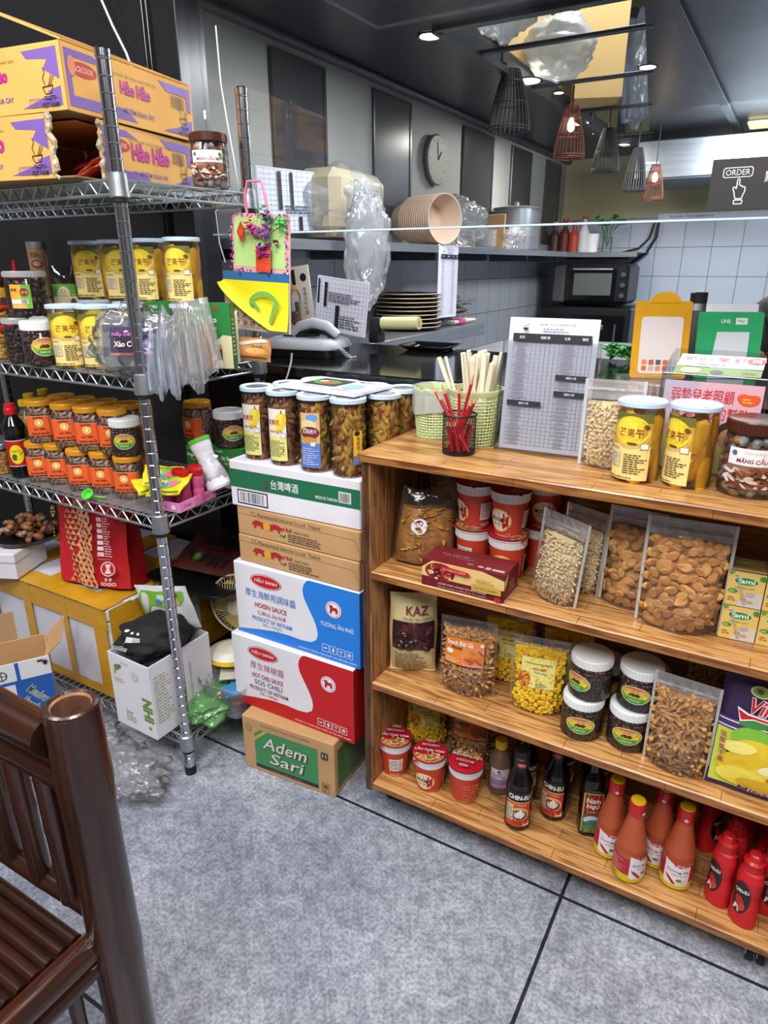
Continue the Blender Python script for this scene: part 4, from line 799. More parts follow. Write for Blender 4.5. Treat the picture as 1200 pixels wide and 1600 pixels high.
j4 = tall_jar('n', 'jar of vegetable chips with narrow yellow label, beside the wooden shelf', (*P[3], ZT), face(P[3])+.55, dN, 0, FV, g)
for k, (x, y, r, lb) in enumerate(((-.936, 1.183, j1, 'jar with blue lid in the second row of the stack, left of the magazine'), (-.855, 1.176, j1, 'jar under the middle left of the magazine'), (-.768, 1.172, j3, 'jar under the middle right of the magazine'), (-.692, 1.179, j4, 'jar of vegetable chips behind the narrow yellow labelled jar'),
                                  (-.91, 1.252, j1, 'jar at the very back of the stack, top left lid'), (-.835, 1.25, j3, 'jar at the back of the stack behind the magazine'), (-.76, 1.248, j3, 'jar at the back right of the stack, touching the magazine corner'), (-.688, 1.255, j4, 'jar of vegetable chips farthest right, beside the green plastic basket'))):
    dup(r, (x, y, ZT if k < 7 else ZT), face((x, y))+2.4, lb)
t = thing('magazine', 'magazine with coloured cover lying flat on the jar lids', 'magazine', (-.80, 1.166, ZT+.157), -.1)
b = B(); b.box((0, 0, .004), (.2, .13, .007), 'paper', bv=.0008); b.build('pages', t)
d = D(); d.rect(-9.8, -6.3, 9.8, 6.3, '#dfe2e8'); d.rect(-7, -3, 2, 5, '#2a2f2a'); d.ell(-3, 1, 3.4, 2.4, '#4f8a3a'); d.ell(-2, .4, 1.6, 1.2, '#c2452a'); d.ell(-4.4, 1.6, 1, .8, '#e6dcc0'); d.ell(5.5, -1, 2.2, 2.8, '#8ab0c8'); d.text(5, 4.5, 1.2, 'MENU', '#a8302a', w=4, bold=1); d.small(3, -5.6, 9, -4, 3, '#b0566a'); d.text(-2, -4.8, 1, 'THE FOOD', '#3a3a4a', w=7, bold=1)
b = B(); d.emit(b, plane((0, 0, .0077), (1, 0, 0), (0, 1, 0))); b.build('cover', t)
# ================================================================== ON TOP OF THE WOODEN SHELF
ZU = .8435
# woven plastic baskets
def basket(label, loc, rz, r0, r1, h, m='#c5d39a'):
    t = thing('plastic_basket', label, 'basket', loc, rz)
    b = B(); n = 40; rows = 15
    R = lambda v: r0+(r1-r0)*v**.8
    b.lathe([(0, .0), (r0, .0), (r0+.0005, .002), (0, .002)], m, 32)
    for i in range(n):
        a = 2*PI*i/n; b.tube([(R(v)*math.cos(a), R(v)*math.sin(a), h*v) for v in (0, .3, .6, .9)], .0016, m, 5)
    for j in range(rows):
        v = .04+.84*j/rows; b.tube([(R(v)*(1+.014*(-1)**(i+j))*math.cos(2*PI*i/n), R(v)*(1+.014*(-1)**(i+j))*math.sin(2*PI*i/n), h*v) for i in range(n)], .0017, m, 5, close=True)
    b.lathe([(R(.9), h*.89), (R(.9)+.002, h*.9), (r1+.003, h*.97), (r1+.003, h), (r1, h), (R(.9)-.001, h*.9)], m, 36, cap=False)
    b.build('basket_body', t); return t
p = fit(680, 688, 66, 595, ZU)[0]
tb = basket('pale green woven plastic basket lined with a clear bag, beside the jars', (p.x, p.y, ZU), 0, .037, .044, .098)
b = B(); rg = random.Random(2)
b.grid(lambda u, v: Vector(((.0465+.0015*math.sin(u*60)+.002*math.sin(u*23))*math.cos(u*2*PI), (.0465+.0015*math.sin(u*60))*math.sin(u*2*PI), .052+.05*v+(.004*math.sin(u*17) if v < .1 else 0))), 80, 4, 'film_white'); b.grid(lambda u, v: Vector(((.0455-.003*v)*math.cos(u*2*PI), (.0455-.003*v)*math.sin(u*2*PI), .102-.05*v)), 40, 3, 'film_white'); b.build('liner_bag', tb)
p = fit(732, 702, 70, 590, ZU)[0]; pb = Vector((p.x+.006, p.y+.012, ZU))
basket('pale green woven plastic basket holding paper-wrapped chopsticks', pb, 0, .038, .05, .108)
k0 = None; rg = random.Random(9)
for k in range(26):
    a = rg.uniform(0, 6.28); rr = .034*math.sqrt(rg.random()); lean = (rg.uniform(-.12, .16), rg.uniform(-.14, .2))
    if k < 2: lean = (0, -.42+.1*k); a = PI
    loc = (pb.x+rr*.6*math.cos(a), pb.y+rr*.6*math.sin(a), ZU+.006)
    rot = (lean[0], lean[1], rg.uniform(0, 3)); rot = (Matrix.Rotation(lean[1], 3, 'Y') @ Matrix.Rotation(lean[0], 3, 'X') @ Matrix.Rotation(rg.uniform(0, 3), 3, 'Z')).to_euler()
    L_ = .165+rg.uniform(-.012, .006)
    if k0 is None:
        k0 = thing('chopsticks', 'paper-wrapped chopsticks standing in the green basket', 'chopsticks', loc, 0, 'wrapped chopsticks in the basket', rot=rot)
        b = B(); b.box((0, 0, .08), (.0085, .0045, .16), '#e3d6b4', bv=.0015); b.build('chopstick_pair', k0); b = B(); b.box((0, 0, .115), (.0095, .0052, .106), '#e9e0c8', bv=.001); b.build('paper_sleeve', k0)
    else: dup(k0, loc, rot=rot, sc=(1, 1, L_/.165))
# mesh pencil cup with red pencils
p, r, h = fit(716, 714, 56, 642, ZU)
t = thing('pencil_cup', 'black wire mesh pencil cup with red pencils on the wooden shelf', 'cup', (p.x, p.y, ZU), 0); r, h = .030, .072
b = B(); b.lathe([(0, 0), (r, 0), (r, .0035), (r-.001, .0035), (0, .001)], 'black', 32); b.tube([(r*1.03*math.cos(a), r*1.03*math.sin(a), h) for a in [2*PI*k/32 for k in range(32)]], .0018, 'black', 8, close=True)
for s_ in (1, -1):
    for k in range(34):
        a0 = 2*PI*k/34; b.tube([(r*math.cos(a0+s_*.9*v), r*math.sin(a0+s_*.9*v), h*v) for v in (0, .2, .4, .6, .8, 1)], .0004, 'black', 3, cap=False)
b.build('mesh_body', t)
k0 = None; tops = [(673, 598, 'wood'), (690, 600, 0), (717, 600, 0), (741, 583, 'wood'), (739, 622, 0), (746, 618, 0), (682, 612, 0)]
for k in range(14):
    rg2 = random.Random(k+3); a = 2.4*k; bx, by = p.x+.014*math.cos(a), p.y+.014*math.sin(a)
    if k < 7:
        tx, ty, _ = tops[k]; q = onY(tx, ty, p.y+.01*math.sin(a+2)); L_ = (Vector((bx, by, ZU+.004))-q).length; bx, by = p.x-(q.x-p.x)*.35, p.y-.004*math.cos(a)
        v_ = (q-Vector((bx, by, ZU+.004)))
    else: v_ = Vector((.012*math.cos(a*1.7), .012*math.sin(a*1.7), .055)); L_ = v_.length
    rot = v_.to_track_quat('Z', 'Y').to_euler(); Lk = v_.length/.13
    lb = ('red pencil leaning far left in the mesh cup', 'red pencil with clear cap, second from the left', 'red pencil with clear cap standing upright in the middle', 'tallest red pencil, sharpened wooden end up', 'short red pencil at the right rim of the cup', 'rightmost red pencil in the mesh cup', 'red pencil behind the leftmost one')[k] if k < 7 else 'short red pencil sunk inside the mesh cup'
    gg = 'red pencils in the mesh cup'
    if k0 is None:
        k0 = thing('pencil', lb, 'pencil', (bx, by, ZU+.004), 0, gg, rot=rot)
        b = B(); b.lathe([(.0028, 0), (.0032, .001), (.0032, .112)], '#b3142a', 6, smooth=False); b.build('pencil_body', k0); b = B(); b.lathe([(.0032, .112), (.0008, .129), (0, .131)], '#c9906a', 10); b.build('pencil_tip', k0)
        k0.scale = (1, 1, Lk)
    else: dup(k0, (bx, by, ZU+.004), rot=rot, label=lb, sc=(1, 1, Lk))
# acrylic menu stand
def menu(d, W, Hh, seed, rows=27, cols=(.0, .24, .30, .36, .42, .48, .54, .60, .84, .90, .95, 1.0), heads=()):
    d.rect(0, 0, W, Hh, '#e4e4f2'); x0, x1, y0, y1 = W*.06, W*.94, Hh*.04, Hh*.86
    for c in cols: d.line([(x0+(x1-x0)*c, y0), (x0+(x1-x0)*c, y1)], .05, '#6a6a78')
    for k in range(rows+1): d.line([(x0, y0+(y1-y0)*k/rows), (x1, y0+(y1-y0)*k/rows)], .04, '#7d7d8a')
    rg = random.Random(seed); dy = (y1-y0)/rows
    for a, e in ((cols[0], cols[1]), (cols[7], cols[8])):
        vs = []; fs = []
        for k in range(rows):
            L = rg.uniform(.5, .9)*(e-a)*(x1-x0); c = x0+(x1-x0)*(a+e)/2
            for q in range(2):
                x = c-L/2*(1 if q else .7); en = 2*c-x
                while x < en: wd = min(rg.uniform(.08, .2), en-x); yy = y0+k*dy+dy*(.55 if q == 0 else .15); o = len(vs); vs += [(x, yy), (x+wd, yy), (x+wd, yy+dy*.2), (x, yy+dy*.2)]; fs.append([o, o+1, o+2, o+3]); x += wd+.1
        d._a(vs, fs, '#4a4a58')
    d.rect(x0, y1-dy, x1, y1+dy*.9, '#22232c')
    for c, s_ in ((.12, '品名'), (.42, '湯麵 類'), (.7, '主食'), (.92, '價格')): d.text(x0+(x1-x0)*c, y1, dy*.7, s_, '#e0e0ec', bold=1)
    for (xa, xb, yk) in heads: d.rect(x0+(x1-x0)*xa, y0+dy*yk, x0+(x1-x0)*xb, y0+dy*(yk+1.3), '#22232c'); d.text(x0+(x1-x0)*(xa+xb)/2, y0+dy*(yk+.65), dy*.6, '越南小菜', '#e0e0ec')
    d.text(W*.55, Hh*.955, Hh*.016, '越美河內海鮮料理', '#3a3a48', w=W*.4); d.small(W*.4, Hh*.9, W*.72, Hh*.935, 2, '#6a6a78', seed)
    cx, cy = W*.2, Hh*.93; d.poly([(cx-.55, cy), (cx+.55, cy), (cx+.3, cy-.5), (cx-.3, cy-.5)], '#22232c'); d.line([(cx-.2, cy+.1), (cx+.6, cy+.8)], .07, '#22232c'); d.line([(cx, cy+.1), (cx+.7, cy+.6)], .07, '#22232c'); d.line([(cx-.3, cy+.1), (cx-.2, cy+.5)], .07, '#22232c')
    return d
A = onz(776, 702, ZU); Bq = onz(905, 718, ZU)
t = thing('menu_stand', 'clear acrylic holder with a printed food menu sheet on the wooden shelf', 'menu stand', (A.x, A.y-.004, ZU+.001), math.atan2(Bq.y-A.y, Bq.x-A.x), rot=(-.12, 0, math.atan2(Bq.y-A.y, Bq.x-A.x)))
b = B(); b.box((.082, .0015, .1), (.175, .002, .2), 'clear', bv=.0005); b.box((.082, .0085, .1), (.175, .002, .2), 'clear', bv=.0005); b.box((.082, .02, .002), (.175, .04, .003), 'clear', bv=.0005); b.box((-.0045, .005, .1), (.002, .009, .2), 'clear', bv=.0005); b.box((.1685, .005, .1), (.002, .009, .2), 'clear', bv=.0005); b.build('acrylic_holder', t)
b = B(); b.box((.0825, .0052, .122), (.158, .003, .236), 'paper', bv=.0005); menu(D(), 15.8, 23.4, 4, heads=((.6, 1, 17), (.6, 1, 13), (0, .45, 10))).emit(b, plane((.0035, .0036, .005), (1, 0, 0), (0, 0, 1))); b.build('menu_sheet', t)
# clear pouches
def pouch(label, loc, rz, W, H, TH, kind, size, mats, fill, cname, d=None, dmap=0, rot=None, group=None, seed=1, core=None, top='pouch_top', back=True, cat='bag', nm='snack_pouch', dens=1.0):
    t = thing(nm, label, cat, loc, rz, group, rot=rot)
    def half(u, v): return TH/2*max(0, math.sin(PI*min(1, max(0, u))))**.5*(1 if v < .25 else max(0, 1-((v-.25)/.62)**1.6))*(.8+.2*min(1, v/.15))
    def wx(u, v): return (u-.5)*W*(1-.05*math.sin(PI*min(1, v*1.1)))
    def surf(sg, v0, v1, bot=1):
        def f(u, v):
            vv = v0+(v1-v0)*v; z = vv*H+(.010*(1-math.sin(PI*u))*(1 if vv < .02 else 0)*bot)
            return Vector((wx(u, vv), sg*(half(u, vv)+.0008*math.sin(u*31+vv*23+seed))-(.0 if sg < 0 else 0), z))
        return f
    fl = min(.84, fill+.06)
    b = B()
    for sg in (-1, 1): b.grid(surf(sg, 0, fl), 16, 12, 'pouch', flip=sg > 0)
    b.grid(lambda u, v: Vector((wx(u, 0), (2*v-1)*half(u, 0), .002+.012*math.sin(PI*v)**.5*math.sin(PI*u))), 14, 4, 'pouch')
    for sg in (-1, 1): b.add([(sg*W/2, -.0006, 0), (sg*(W/2+.005), -.0006, 0), (sg*(W/2+.005), -.0006, H), (sg*W/2, -.0006, H), (sg*W/2, .0006, 0), (sg*(W/2+.005), .0006, 0), (sg*(W/2+.005), .0006, H), (sg*W/2, .0006, H)], [[0, 1, 2, 3], [7, 6, 5, 4], [1, 5, 6, 2]], 'film_white' if top != 'pouch' else 'pouch')
    b.build('bag', t)
    b = B()
    for sg in (-1, 1): b.grid(surf(sg, fl, 1), 16, 6, top, flip=sg > 0)
    for zz in (.89, .905): b.tube([(wx(u, zz), -.0022, H*zz) for u in (0, .25, .5, .75, 1)], .0011, top, 5); 
    b.add([(wx(0, 1), -.001, H*.965), (wx(1, 1), -.001, H*.965), (wx(1, 1), -.001, H), (wx(0, 1), -.001, H)], [[0, 1, 2, 3]], top)
    b.build('zip_top', t)
    b = B(); rg = random.Random(seed); k_ = .86
    def cs(sg):
        def f(u, v): vv = .02+(fill-.02)*v; return Vector((wx(.06+.88*u, vv)*(1-.25*max(0, 1-v*7)), sg*max(0, half(.06+.88*u, vv)*.8-size*.62)*(1 if v < .9 else .5), vv*H+.006))
        return f
    for sg in (-1, 1): b.grid(cs(sg), 12, 10, core or mats[-1], flip=sg > 0)
    nx = max(2, int(W/size*1.45*dens)); nz_ = max(2, int(H*fill/size*1.75*dens))
    for sg in (-1, 1) if back else (-1,):
        for j in range(nz_+1):
            for i in range(nx):
                u = (i+.5+rg.uniform(-.35, .35)+(j % 2)*.5-.25)/nx; v = (j+rg.uniform(-.3, .3))/nz_*fill
                if not .03 < u < .97 or v < .012: continue
                v = min(v, fill+.02*math.sin(u*9+seed)); y = sg*max(0, half(u, v)-size*.28)
                R_ = Matrix.Rotation(PI/2, 3, 'X') @ Matrix.Rotation(rg.uniform(-.5, .5), 3, 'X') @ Matrix.Rotation(rg.uniform(-.4, .4), 3, 'Y') @ Matrix.Rotation(rg.uniform(0, 6.3), 3, 'Z')
                b.piece(kind, (wx(u, v)*(1-.22*max(0, 1-v*7)), y, max(size*.35, v*H)), R_, size*rg.uniform(.8, 1.1), rg.choice(mats))
    b.build(cname, t)
    if d:
        lab(d, 'label', t, lambda u, v, o: Vector((u, -half(u/W+.5, v/H)-.0018-o, v)))
    return t
def PF(xb, yb, wpx, yt, z, TH=.04): c, r, h = fit(xb, yb, wpx, yt, z, TH/2); return (c.x, c.y, z+.0008), 2*r, h
l, W_, h = PF(947, 735, 80, 575, ZU)
pouch('clear zip pouch of white pumpkin seeds standing on top of the wooden shelf', l, face(l)-.1, .088, .148, .036, 'seed', .0105, ['seed', 'seed2'], .72, 'pumpkin_seeds', seed=2)
pouch('clear pouch of pale snacks behind the pumpkin seeds and mango jars on top', (-.20, 1.225, ZU+.0008), .15, .09, .15, .035, 'bean', .012, ['seed', 'seed2'], .5, 'pale_snacks', seed=3, top='film_green' if 0 else 'pouch')
g = 'dried mango jars on the wooden shelf'
p = fit(988, 757, 76, 617, ZU)[0]; dup(m0, (p.x, p.y, ZU), face(p)-.35, 'dried mango jar on the wooden shelf right of the pumpkin seed pouch', g)
p = fit(1068, 766, 78, 622, ZU)[0]; dup(m0, (p.x, p.y, ZU), face(p)-.85, 'dried mango jar on the wooden shelf in front of the donation box', g)
# candy jars
def candy_jar(label, loc, rz, sc=1):
    t = thing('candy_jar', label, 'jar', loc, rz); R, H = .045, .098
    b = B(); jar_body(b, R, H, R*.93); b.build('jar_body', t)
    b = B(); fill_jar(b, 'bean', R*.97, .002, H-.008, .026, ['wrapper', 'nutmix', 'wrapper', 'fish', 'flake'], 4, flat=1.4); b.build('wrapped_candies', t)
    d = WD(); d.rect(-3.9, .2, 3.9, 2.8, '#e9e6ea'); d.text(-.2, 2.1, .7, 'Thiên hương', '#c8c4a8', w=3, shear=.3); d.text(.3, 1.1, 1.0, 'MÃNG CẦU ME', '#7a1f1c', w=5.6, bold=2, shear=.12); d.ell(-3, 2, .4, .4, '#3f6a8a'); d.ell(3.2, 1.9, .5, .4, '#3f8a3a'); d.ell(3.4, 1.2, .4, .4, '#4f9a4a')
    rg = random.Random(6); d.rect(-3.9, -3.4, 3.9, .2, '#8a6450')
    for k in range(70): d.ell(rg.uniform(-3.4, 3.4), rg.uniform(-3, -.2), rg.uniform(.3, .8), rg.uniform(.15, .35), rg.choice(['#6b3a24', '#a86a44', '#d8cdc8', '#8a4a2c', '#c2b2a6']), 8, rot=rg.uniform(-1, 1))
    lab(d, 'label', t, cyl(R+.0004, .05, 0))
    b = B(); screw_cap(b, R*.98, H, .019, 'brown_cap'); b.build('lid', t); t.scale = (sc, sc, sc)
    return t
p = fit(1163, 781, 96, 645, ZU)[0]; cj = candy_jar('clear jar of wrapped candies with brown lid, on the wooden shelf at the right edge', (p.x, p.y, ZU), face(p)+.1, .97)
# donation box and payment boards
t = thing('donation_box', 'clear acrylic donation box with a pink charity poster on the front', 'donation box', (-.093, 1.205, ZU+.001), 0, rot=(0, 0, -.02))
W_, Hh = .155, .158
b = B(); T = .003
b.box((0, 0, Hh/2), (W_, T, Hh), 'clear', bv=.0005); b.box((0, .1, Hh/2+.015), (W_, T, Hh+.03), 'clear', bv=.0005)
for s_ in (-1, 1): b.add([(s_*W_/2, 0, 0), (s_*W_/2, .1, 0), (s_*W_/2, .1, Hh+.03), (s_*W_/2, 0, Hh), (s_*(W_/2+T), 0, 0), (s_*(W_/2+T), .1, 0), (s_*(W_/2+T), .1, Hh+.03), (s_*(W_/2+T), 0, Hh)], [[0, 1, 2, 3], [7, 6, 5, 4], [3, 2, 6, 7]], 'clear')
b.add([(-W_/2, 0, Hh), (W_/2, 0, Hh), (W_/2, .1, Hh+.03), (-W_/2, .1, Hh+.03)], [[0, 1, 2, 3]], 'clear'); b.tube([(-W_/2, 0, Hh), (W_/2, 0, Hh)], .0015, 'galv', 5); b.build('acrylic_box', t)
d = D(); d.rect(-7.3, 0, 7.3, 14.8, '#d9a8b4'); d.rect(-7.3, 0, 7.3, 6, '#c9c77a'); d.poly([(-7.3, 6), (-7.3, 14.8), (-2, 14.8), (-5, 8)], '#b8a8bc'); d.text(-1.4, 12.6, 2.2, '弱勢兒老照顧', '#c2203a', w=9.4, bold=2); d.text(.9, 9.9, 2.1, '需要您的幫助', '#c2203a', w=9.6, bold=2); d.ell(5.4, 12.4, 1.5, .9, '#e2562a'); d.ell(4.6, 12.7, .9, .7, '#e2562a'); d.ell(6.2, 12.7, .8, .6, '#e2562a'); d.small(4.5, 12, 6.3, 12.9, 2, '#f0c04a'); d.ell(3.4, 6.8, 2, 2, '#3a2a24'); d.ell(3.3, 6, 1.4, 1.6, '#c98f70'); d.ell(6, 5, 1.8, 2.6, '#c2c84a')
lab(d, 'poster', t, plane((0, -.002, 0), (1, 0, 0), (0, 0, 1)))
sl = Vector((0, .1, .03)).normalized(); d = D(); d.rect(-6.4, 3.4, 6.4, 8.2, '#e9e6f0')
for k, ch in enumerate('愛心零錢'): d.text(-4.9+k*2.6, 6.4, 1.8, ch, '#b8203a', w=2, bold=2)
d.ell(5.2, 6.4, 1.4, 1.2, '#c2203a'); d.text(5.2, 6.4, 1.5, '捐', '#f0e6ea', bold=1); d.small(-3.4, 4, 3.6, 4.7, 1, '#3a5a9a'); d.rect(-6.4, .3, 6.4, 2.9, '#6a8a2a'); d.ell(-4, 1.6, 1.6, 1, '#d8a890'); d.ell(0, 1.2, 1, .8, '#2a2a2a'); d.text(4.6, 1.4, .9, '0990', '#7a1f1c', w=2)
lab(d, 'sign_card', t, plane((0, 0, Hh-.0002), (1, 0, 0), (0, sl.y, sl.z)))
# ================================================================== SHELF TWO
Z2, Z3, Z4 = .6045, .3495, .0865
# amber snack bag with round sticker, and the one behind it
def soft_bag(label, loc, rz, W, H, TH, m, cm, cname, rot=None, d=None, fill=.75, seed=1, kind=None, size=.01, mats=None):
    t = thing('snack_bag', label, 'bag', loc, rz, rot=rot)
    def f(sg, k, vt=1.0):
        def g_(u, v):
            v2 = v*vt; s_ = max(0, math.sin(PI*u))**.6*(max(0, math.sin(PI*min(1, .12+.88*v2)))**.6)*(1.15-.5*v2)
            return Vector(((u-.5)*W*k*(1-.12*math.sin(v*5+seed)*.5), sg*k*TH/2*s_*(1+.12*math.sin(u*14+v*9+seed)), v2*H*(1+.03*math.sin(u*7+seed)) if v else .001))
        return g_
    b = B()
    for sg in (-1, 1): b.grid(f(sg, 1), 20, 18, m, flip=sg > 0)
    b.build('bag', t); b = B()
    for sg in (-1, 1): b.grid(f(sg, .93, fill), 16, 12, cm, flip=sg > 0)
    if kind:
        rg = random.Random(seed)
        for k in range(int(W*H*fill/(size*size)*1.5)):
            u, v = rg.uniform(.08, .92), rg.uniform(.02, 1); P_ = f(-1, .93, fill)(u, v); b.piece(kind, P_, rrot(rg), size*rg.uniform(.8, 1.2), rg.choice(mats))
    b.build(cname, t)
    if d: lab(d, 'sticker', t, lambda u, v, o: f(-1, 1)(u/W+.5, v/H)+Vector((0, -.003-o, 0)))
    return t
d = WD(); d.ell(-1.2, 8.2, 1.55, 1.65, '#e6e2ea', 30); d.ell(-1.2, 8.9, .75, .65, '#4a2a38'); d.ell(-1.2, 8.5, .42, .4, '#e6c2b0'); d.ell(-1.3, 7.8, .6, .35, '#7a3a4a'); d.ell(-.9, 7.2, .6, .3, '#e6d26a'); d.text(-1.1, 7.65, .3, 'SNACK', '#4a8a3a', w=1.3, bold=1)
p = ctr(655, 893, Z2, .03)
soft_bag('clear bag of amber dried shreds with a round white sticker', (p.x, p.y+.012, Z2+.001), face(p)-.1, .115, .155, .055, 'pouch', 'amber', 'dried_shreds', rot=(-.1, .08, face(p)-.1), d=d, seed=3, kind='leaf', size=.02, mats=['amber', 'shred', 'shred'])
soft_bag('clear bag of amber snacks standing in shade behind the sticker bag', (-.535, 1.235, Z2+.001), .2, .13, .19, .04, 'pouch', 'amber', 'dried_shreds', seed=5, kind='leaf', size=.018, mats=['amber', 'veg'])
# noodle cups
def noodle_cup(label, loc, rz, group=None, rot=None, closed=True):
    t = thing('noodle_cup', label, 'cup', loc, rz, group, rot=rot); r0, r1, H = .0265, .037, .086
    R = lambda z: r0+(r1-.003-r0)*min(1, z/.068)
    b = B(); b.lathe([(r0-.001, 0, '#e8c8b8'), (r0+.001, .004, '#c8402c'), (R(.068), .068, '#e8c8b8'), (R(.068)+.001, .0685, '#e6e2de'), (r1-.001, .084, 'white'), (r1+.0012, .085, 'white'), (r1+.0012, .088, 'white'), (r1-.002, .0885)], 'white', 40)
    for k in range(44): a = 2*PI*k/44; b.box(((r1-.0015)*math.cos(a), (r1-.0015)*math.sin(a), .077), (.0016, .0014, .014), '#dedad6', rz=a, bv=.0003)
    b.build('cup_body', t)
    d = WD(); d.ell(0, 3.4, 2.1, 2.3, '#f0a83a'); d.ell(0, 3.4, 1.85, 2.05, '#efe0c8'); d.rect(-.1, 1.8, 1.6, 5, '#b8281e'); d.text(-.1, 3.6, .75, 'MODERN', '#2a1a14', w=2.9, bold=2); d.text(-.1, 2.7, .55, 'LẨU THÁI', '#2a1a14', w=2.4, bold=1); d.rect(4.0, 1.9, 6.6, 5.4, '#e3dbd0'); [d.rect(4.2, 2.1+.4*q_, 5.4+.2*(q_ % 3), 2.2+.4*q_, '#5a4a44') for q_ in range(8)]; [d.rect(5.9, 2.1+.4*q_, 6.3, 2.2+.4*q_, '#5a4a44') for q_ in range(8)]; d.small(4.1, .8, 6.6, 1.6, 2, '#e8b09a', 4); d.small(-6.6, .8, -3, 5.8, 9, '#e07a5a', 5)
    lab(d, 'label', t, cyl(r0+.0018, 0, 0, tap=.112))
    b = B(); b.lathe([(r1+.0008, .0885), (r1+.0008, .0892), (0, .0895)], '#c01628', 36); d = D(); d.poly([(3.55*math.cos(a), 3.55*math.sin(a)) for a in [PI+.35+(PI-.7)*k/16 for k in range(17)]], '#c98a4a')
    rg = random.Random(8)
    for k in range(90):
        a = rg.uniform(PI+.4, 2*PI-.4); r_ = 3.4*math.sqrt(rg.random()); y = r_*math.sin(a)
        if y < -1.2: d.ell(r_*math.cos(a), y, rg.uniform(.15, .45), rg.uniform(.08, .18), rg.choice(['#e6b878', '#8a4a24', '#d8d0a0', '#5f8a3a', '#b8502c', '#f0d8a8']), 8, rot=rg.uniform(0, 3))
    d.text(0, -.55, 1.05, 'LẨU THÁI TÔM', '#1d2a1c', w=6.4, bold=3); d.text(0, -.5, 1.0, 'LẨU THÁI TÔM', '#efe9e6', w=6.3, bold=2); d.text(0, 1.0, .8, 'MODERN', '#2a1014', w=3.8, bold=3); d.text(0, 1.0, .75, 'MODERN', '#e6b8bc', w=3.7, bold=1); d.ell(0, 2.4, 1.0, .42, '#e6e0e2'); d.ell(0, 2.4, .9, .34, '#c01628'); d.text(0, 2.4, .32, 'ACECOOK', '#f0e6e8', w=1.5, bold=1)
    d.emit(b, plane((0, 0, .0895), (1, 0, 0), (0, 1, 0))); b.tube([((r1+.001)*math.cos(a), (r1+.001)*math.sin(a), .0882) for a in [2*PI*k/36 for k in range(36)]], .0011, '#1a1414', 6, close=True); b.box((r1*math.cos(-2.2)*1.1, r1*math.sin(-2.2)*1.1, .0885), (.012, .007, .001), '#c01628', rz=-2.2, bv=.0002); b.build('lid', t)
    return t
g1 = 'noodle cups on the bottom shelf'; cups = []
for k, (x, y, lb, e) in enumerate(((617, 1217, 'leftmost noodle cup on the bottom shelf, nutrition panel facing out', -1.8), (670, 1242, 'middle noodle cup of the three on the bottom shelf', -.35), (725, 1258, 'right noodle cup on the bottom shelf with its lid lettering upside down', 2.2))):
    p = fit(x, y, 46, 1150, Z4)[0]
    if k == 0: nc = noodle_cup(lb, (p.x, p.y, Z4), face(p)+e, g1, ); 
    else: dup(nc, (p.x, p.y, Z4), face(p)+e, lb)
    lid = [c for c in (nc if k == 0 else SC.objects[-1]).children if c.name.startswith('lid')]
for o in [o for o in SC.objects if o.name.startswith('noodle_cup') and o.type == 'EMPTY']:
    for c in o.children:
        if c.name.startswith('lid'): c.rotation_euler.z = -o.rotation_euler.z+({0: .35, 1: .3, 2: 3.3}[['noodle_cup', 'noodle_cup.001', 'noodle_cup.002'].index(o.name)])
g2 = 'stacked noodle cups on the upper shelf'
for k, (x, y, z, e, lb) in enumerate(((-.470, 1.150, 0, -2.4, 'lower left noodle cup behind the maroon box'), (-.396, 1.140, 0, -.3, 'lower right noodle cup behind the maroon box'), (-.470, 1.150, .0905, -1.1, 'noodle cup on top of the lower left one, under the wooden top'), (-.396, 1.140, .0905, -.6, 'noodle cup on top of the lower right one, nearest the pumpkin seed pouch'),
                                  (-.43, 1.225, 0, 1, 'noodle cup in the shaded back row, left of two columns'), (-.355, 1.22, 0, 2, 'noodle cup in the shaded back row, right of two columns'), (-.43, 1.225, .0905, 2, 'upper noodle cup in the shaded back row, left of two columns'), (-.355, 1.22, .0905, 0, 'upper noodle cup in the shaded back row, right of two columns'))):
    dup(nc, (x, y, Z2+z), face((x, y))+e, lb, g2)
# maroon dried-fruit box
p0 = onz(659, 912, Z2); p1 = onz(803, 947, Z2)
a = D(); W, Hh = 16.2, 5.2
a.rect(0, 0, W, Hh, '#6b141c'); a.poly([(0, 1.9), (10.4, 1.9), (W, 2.4), (W, 4.2), (12, Hh), (2, Hh), (0, 3.6)], '#e3c07a'); a.poly([(0, 5.2), (0, 3.6), (2, 5.2)], '#6b141c'); a.ell(3.7, 3.2, 3.0, 1.8, '#8a1c1e')
rg = random.Random(5)
for k in range(34): a.ell(3.7+rg.uniform(-2.2, 2.2), 3.1+rg.uniform(-1.2, 1.2), rg.uniform(.25, .5), rg.uniform(.2, .4), rg.choice(['#4a1014', '#d8a070', '#a8282a', '#c2503a', '#e6c8a0']), 10)
a.poly([(4, 4.9), (9.5, 4.5), (10, 3.9), (9.2, 3.6), (4.5, 3.9)], '#c0202c'); a.text(6.7, 4.2, .35, 'DRY TOBACCO LONGAN', '#e6b8a8', w=4.4, bold=1); a.text(8.3, 1.15, .5, 'JUJUBES DRIED LONGAN TEA WITH GINGER', '#d8b0a8', w=9.5, bold=1); a.text(8.3, .55, .4, 'NGON LÀNH HƯƠNG VỊ TỰ NHIÊN', '#d8b0a8', w=9.5); a.rect(10.2, 1.4, 15.8, 2.7, '#caa040'); a.text(12.8, 2.05, .5, 'TÁO ĐỎ & NHÃN', '#5a3a1a', w=4.4, bold=1); a.rect(14.6, .2, 15.8, 1.1, '#c01a1e'); a.small(11, 3.2, 15.4, 4, 2, '#b08a4a')
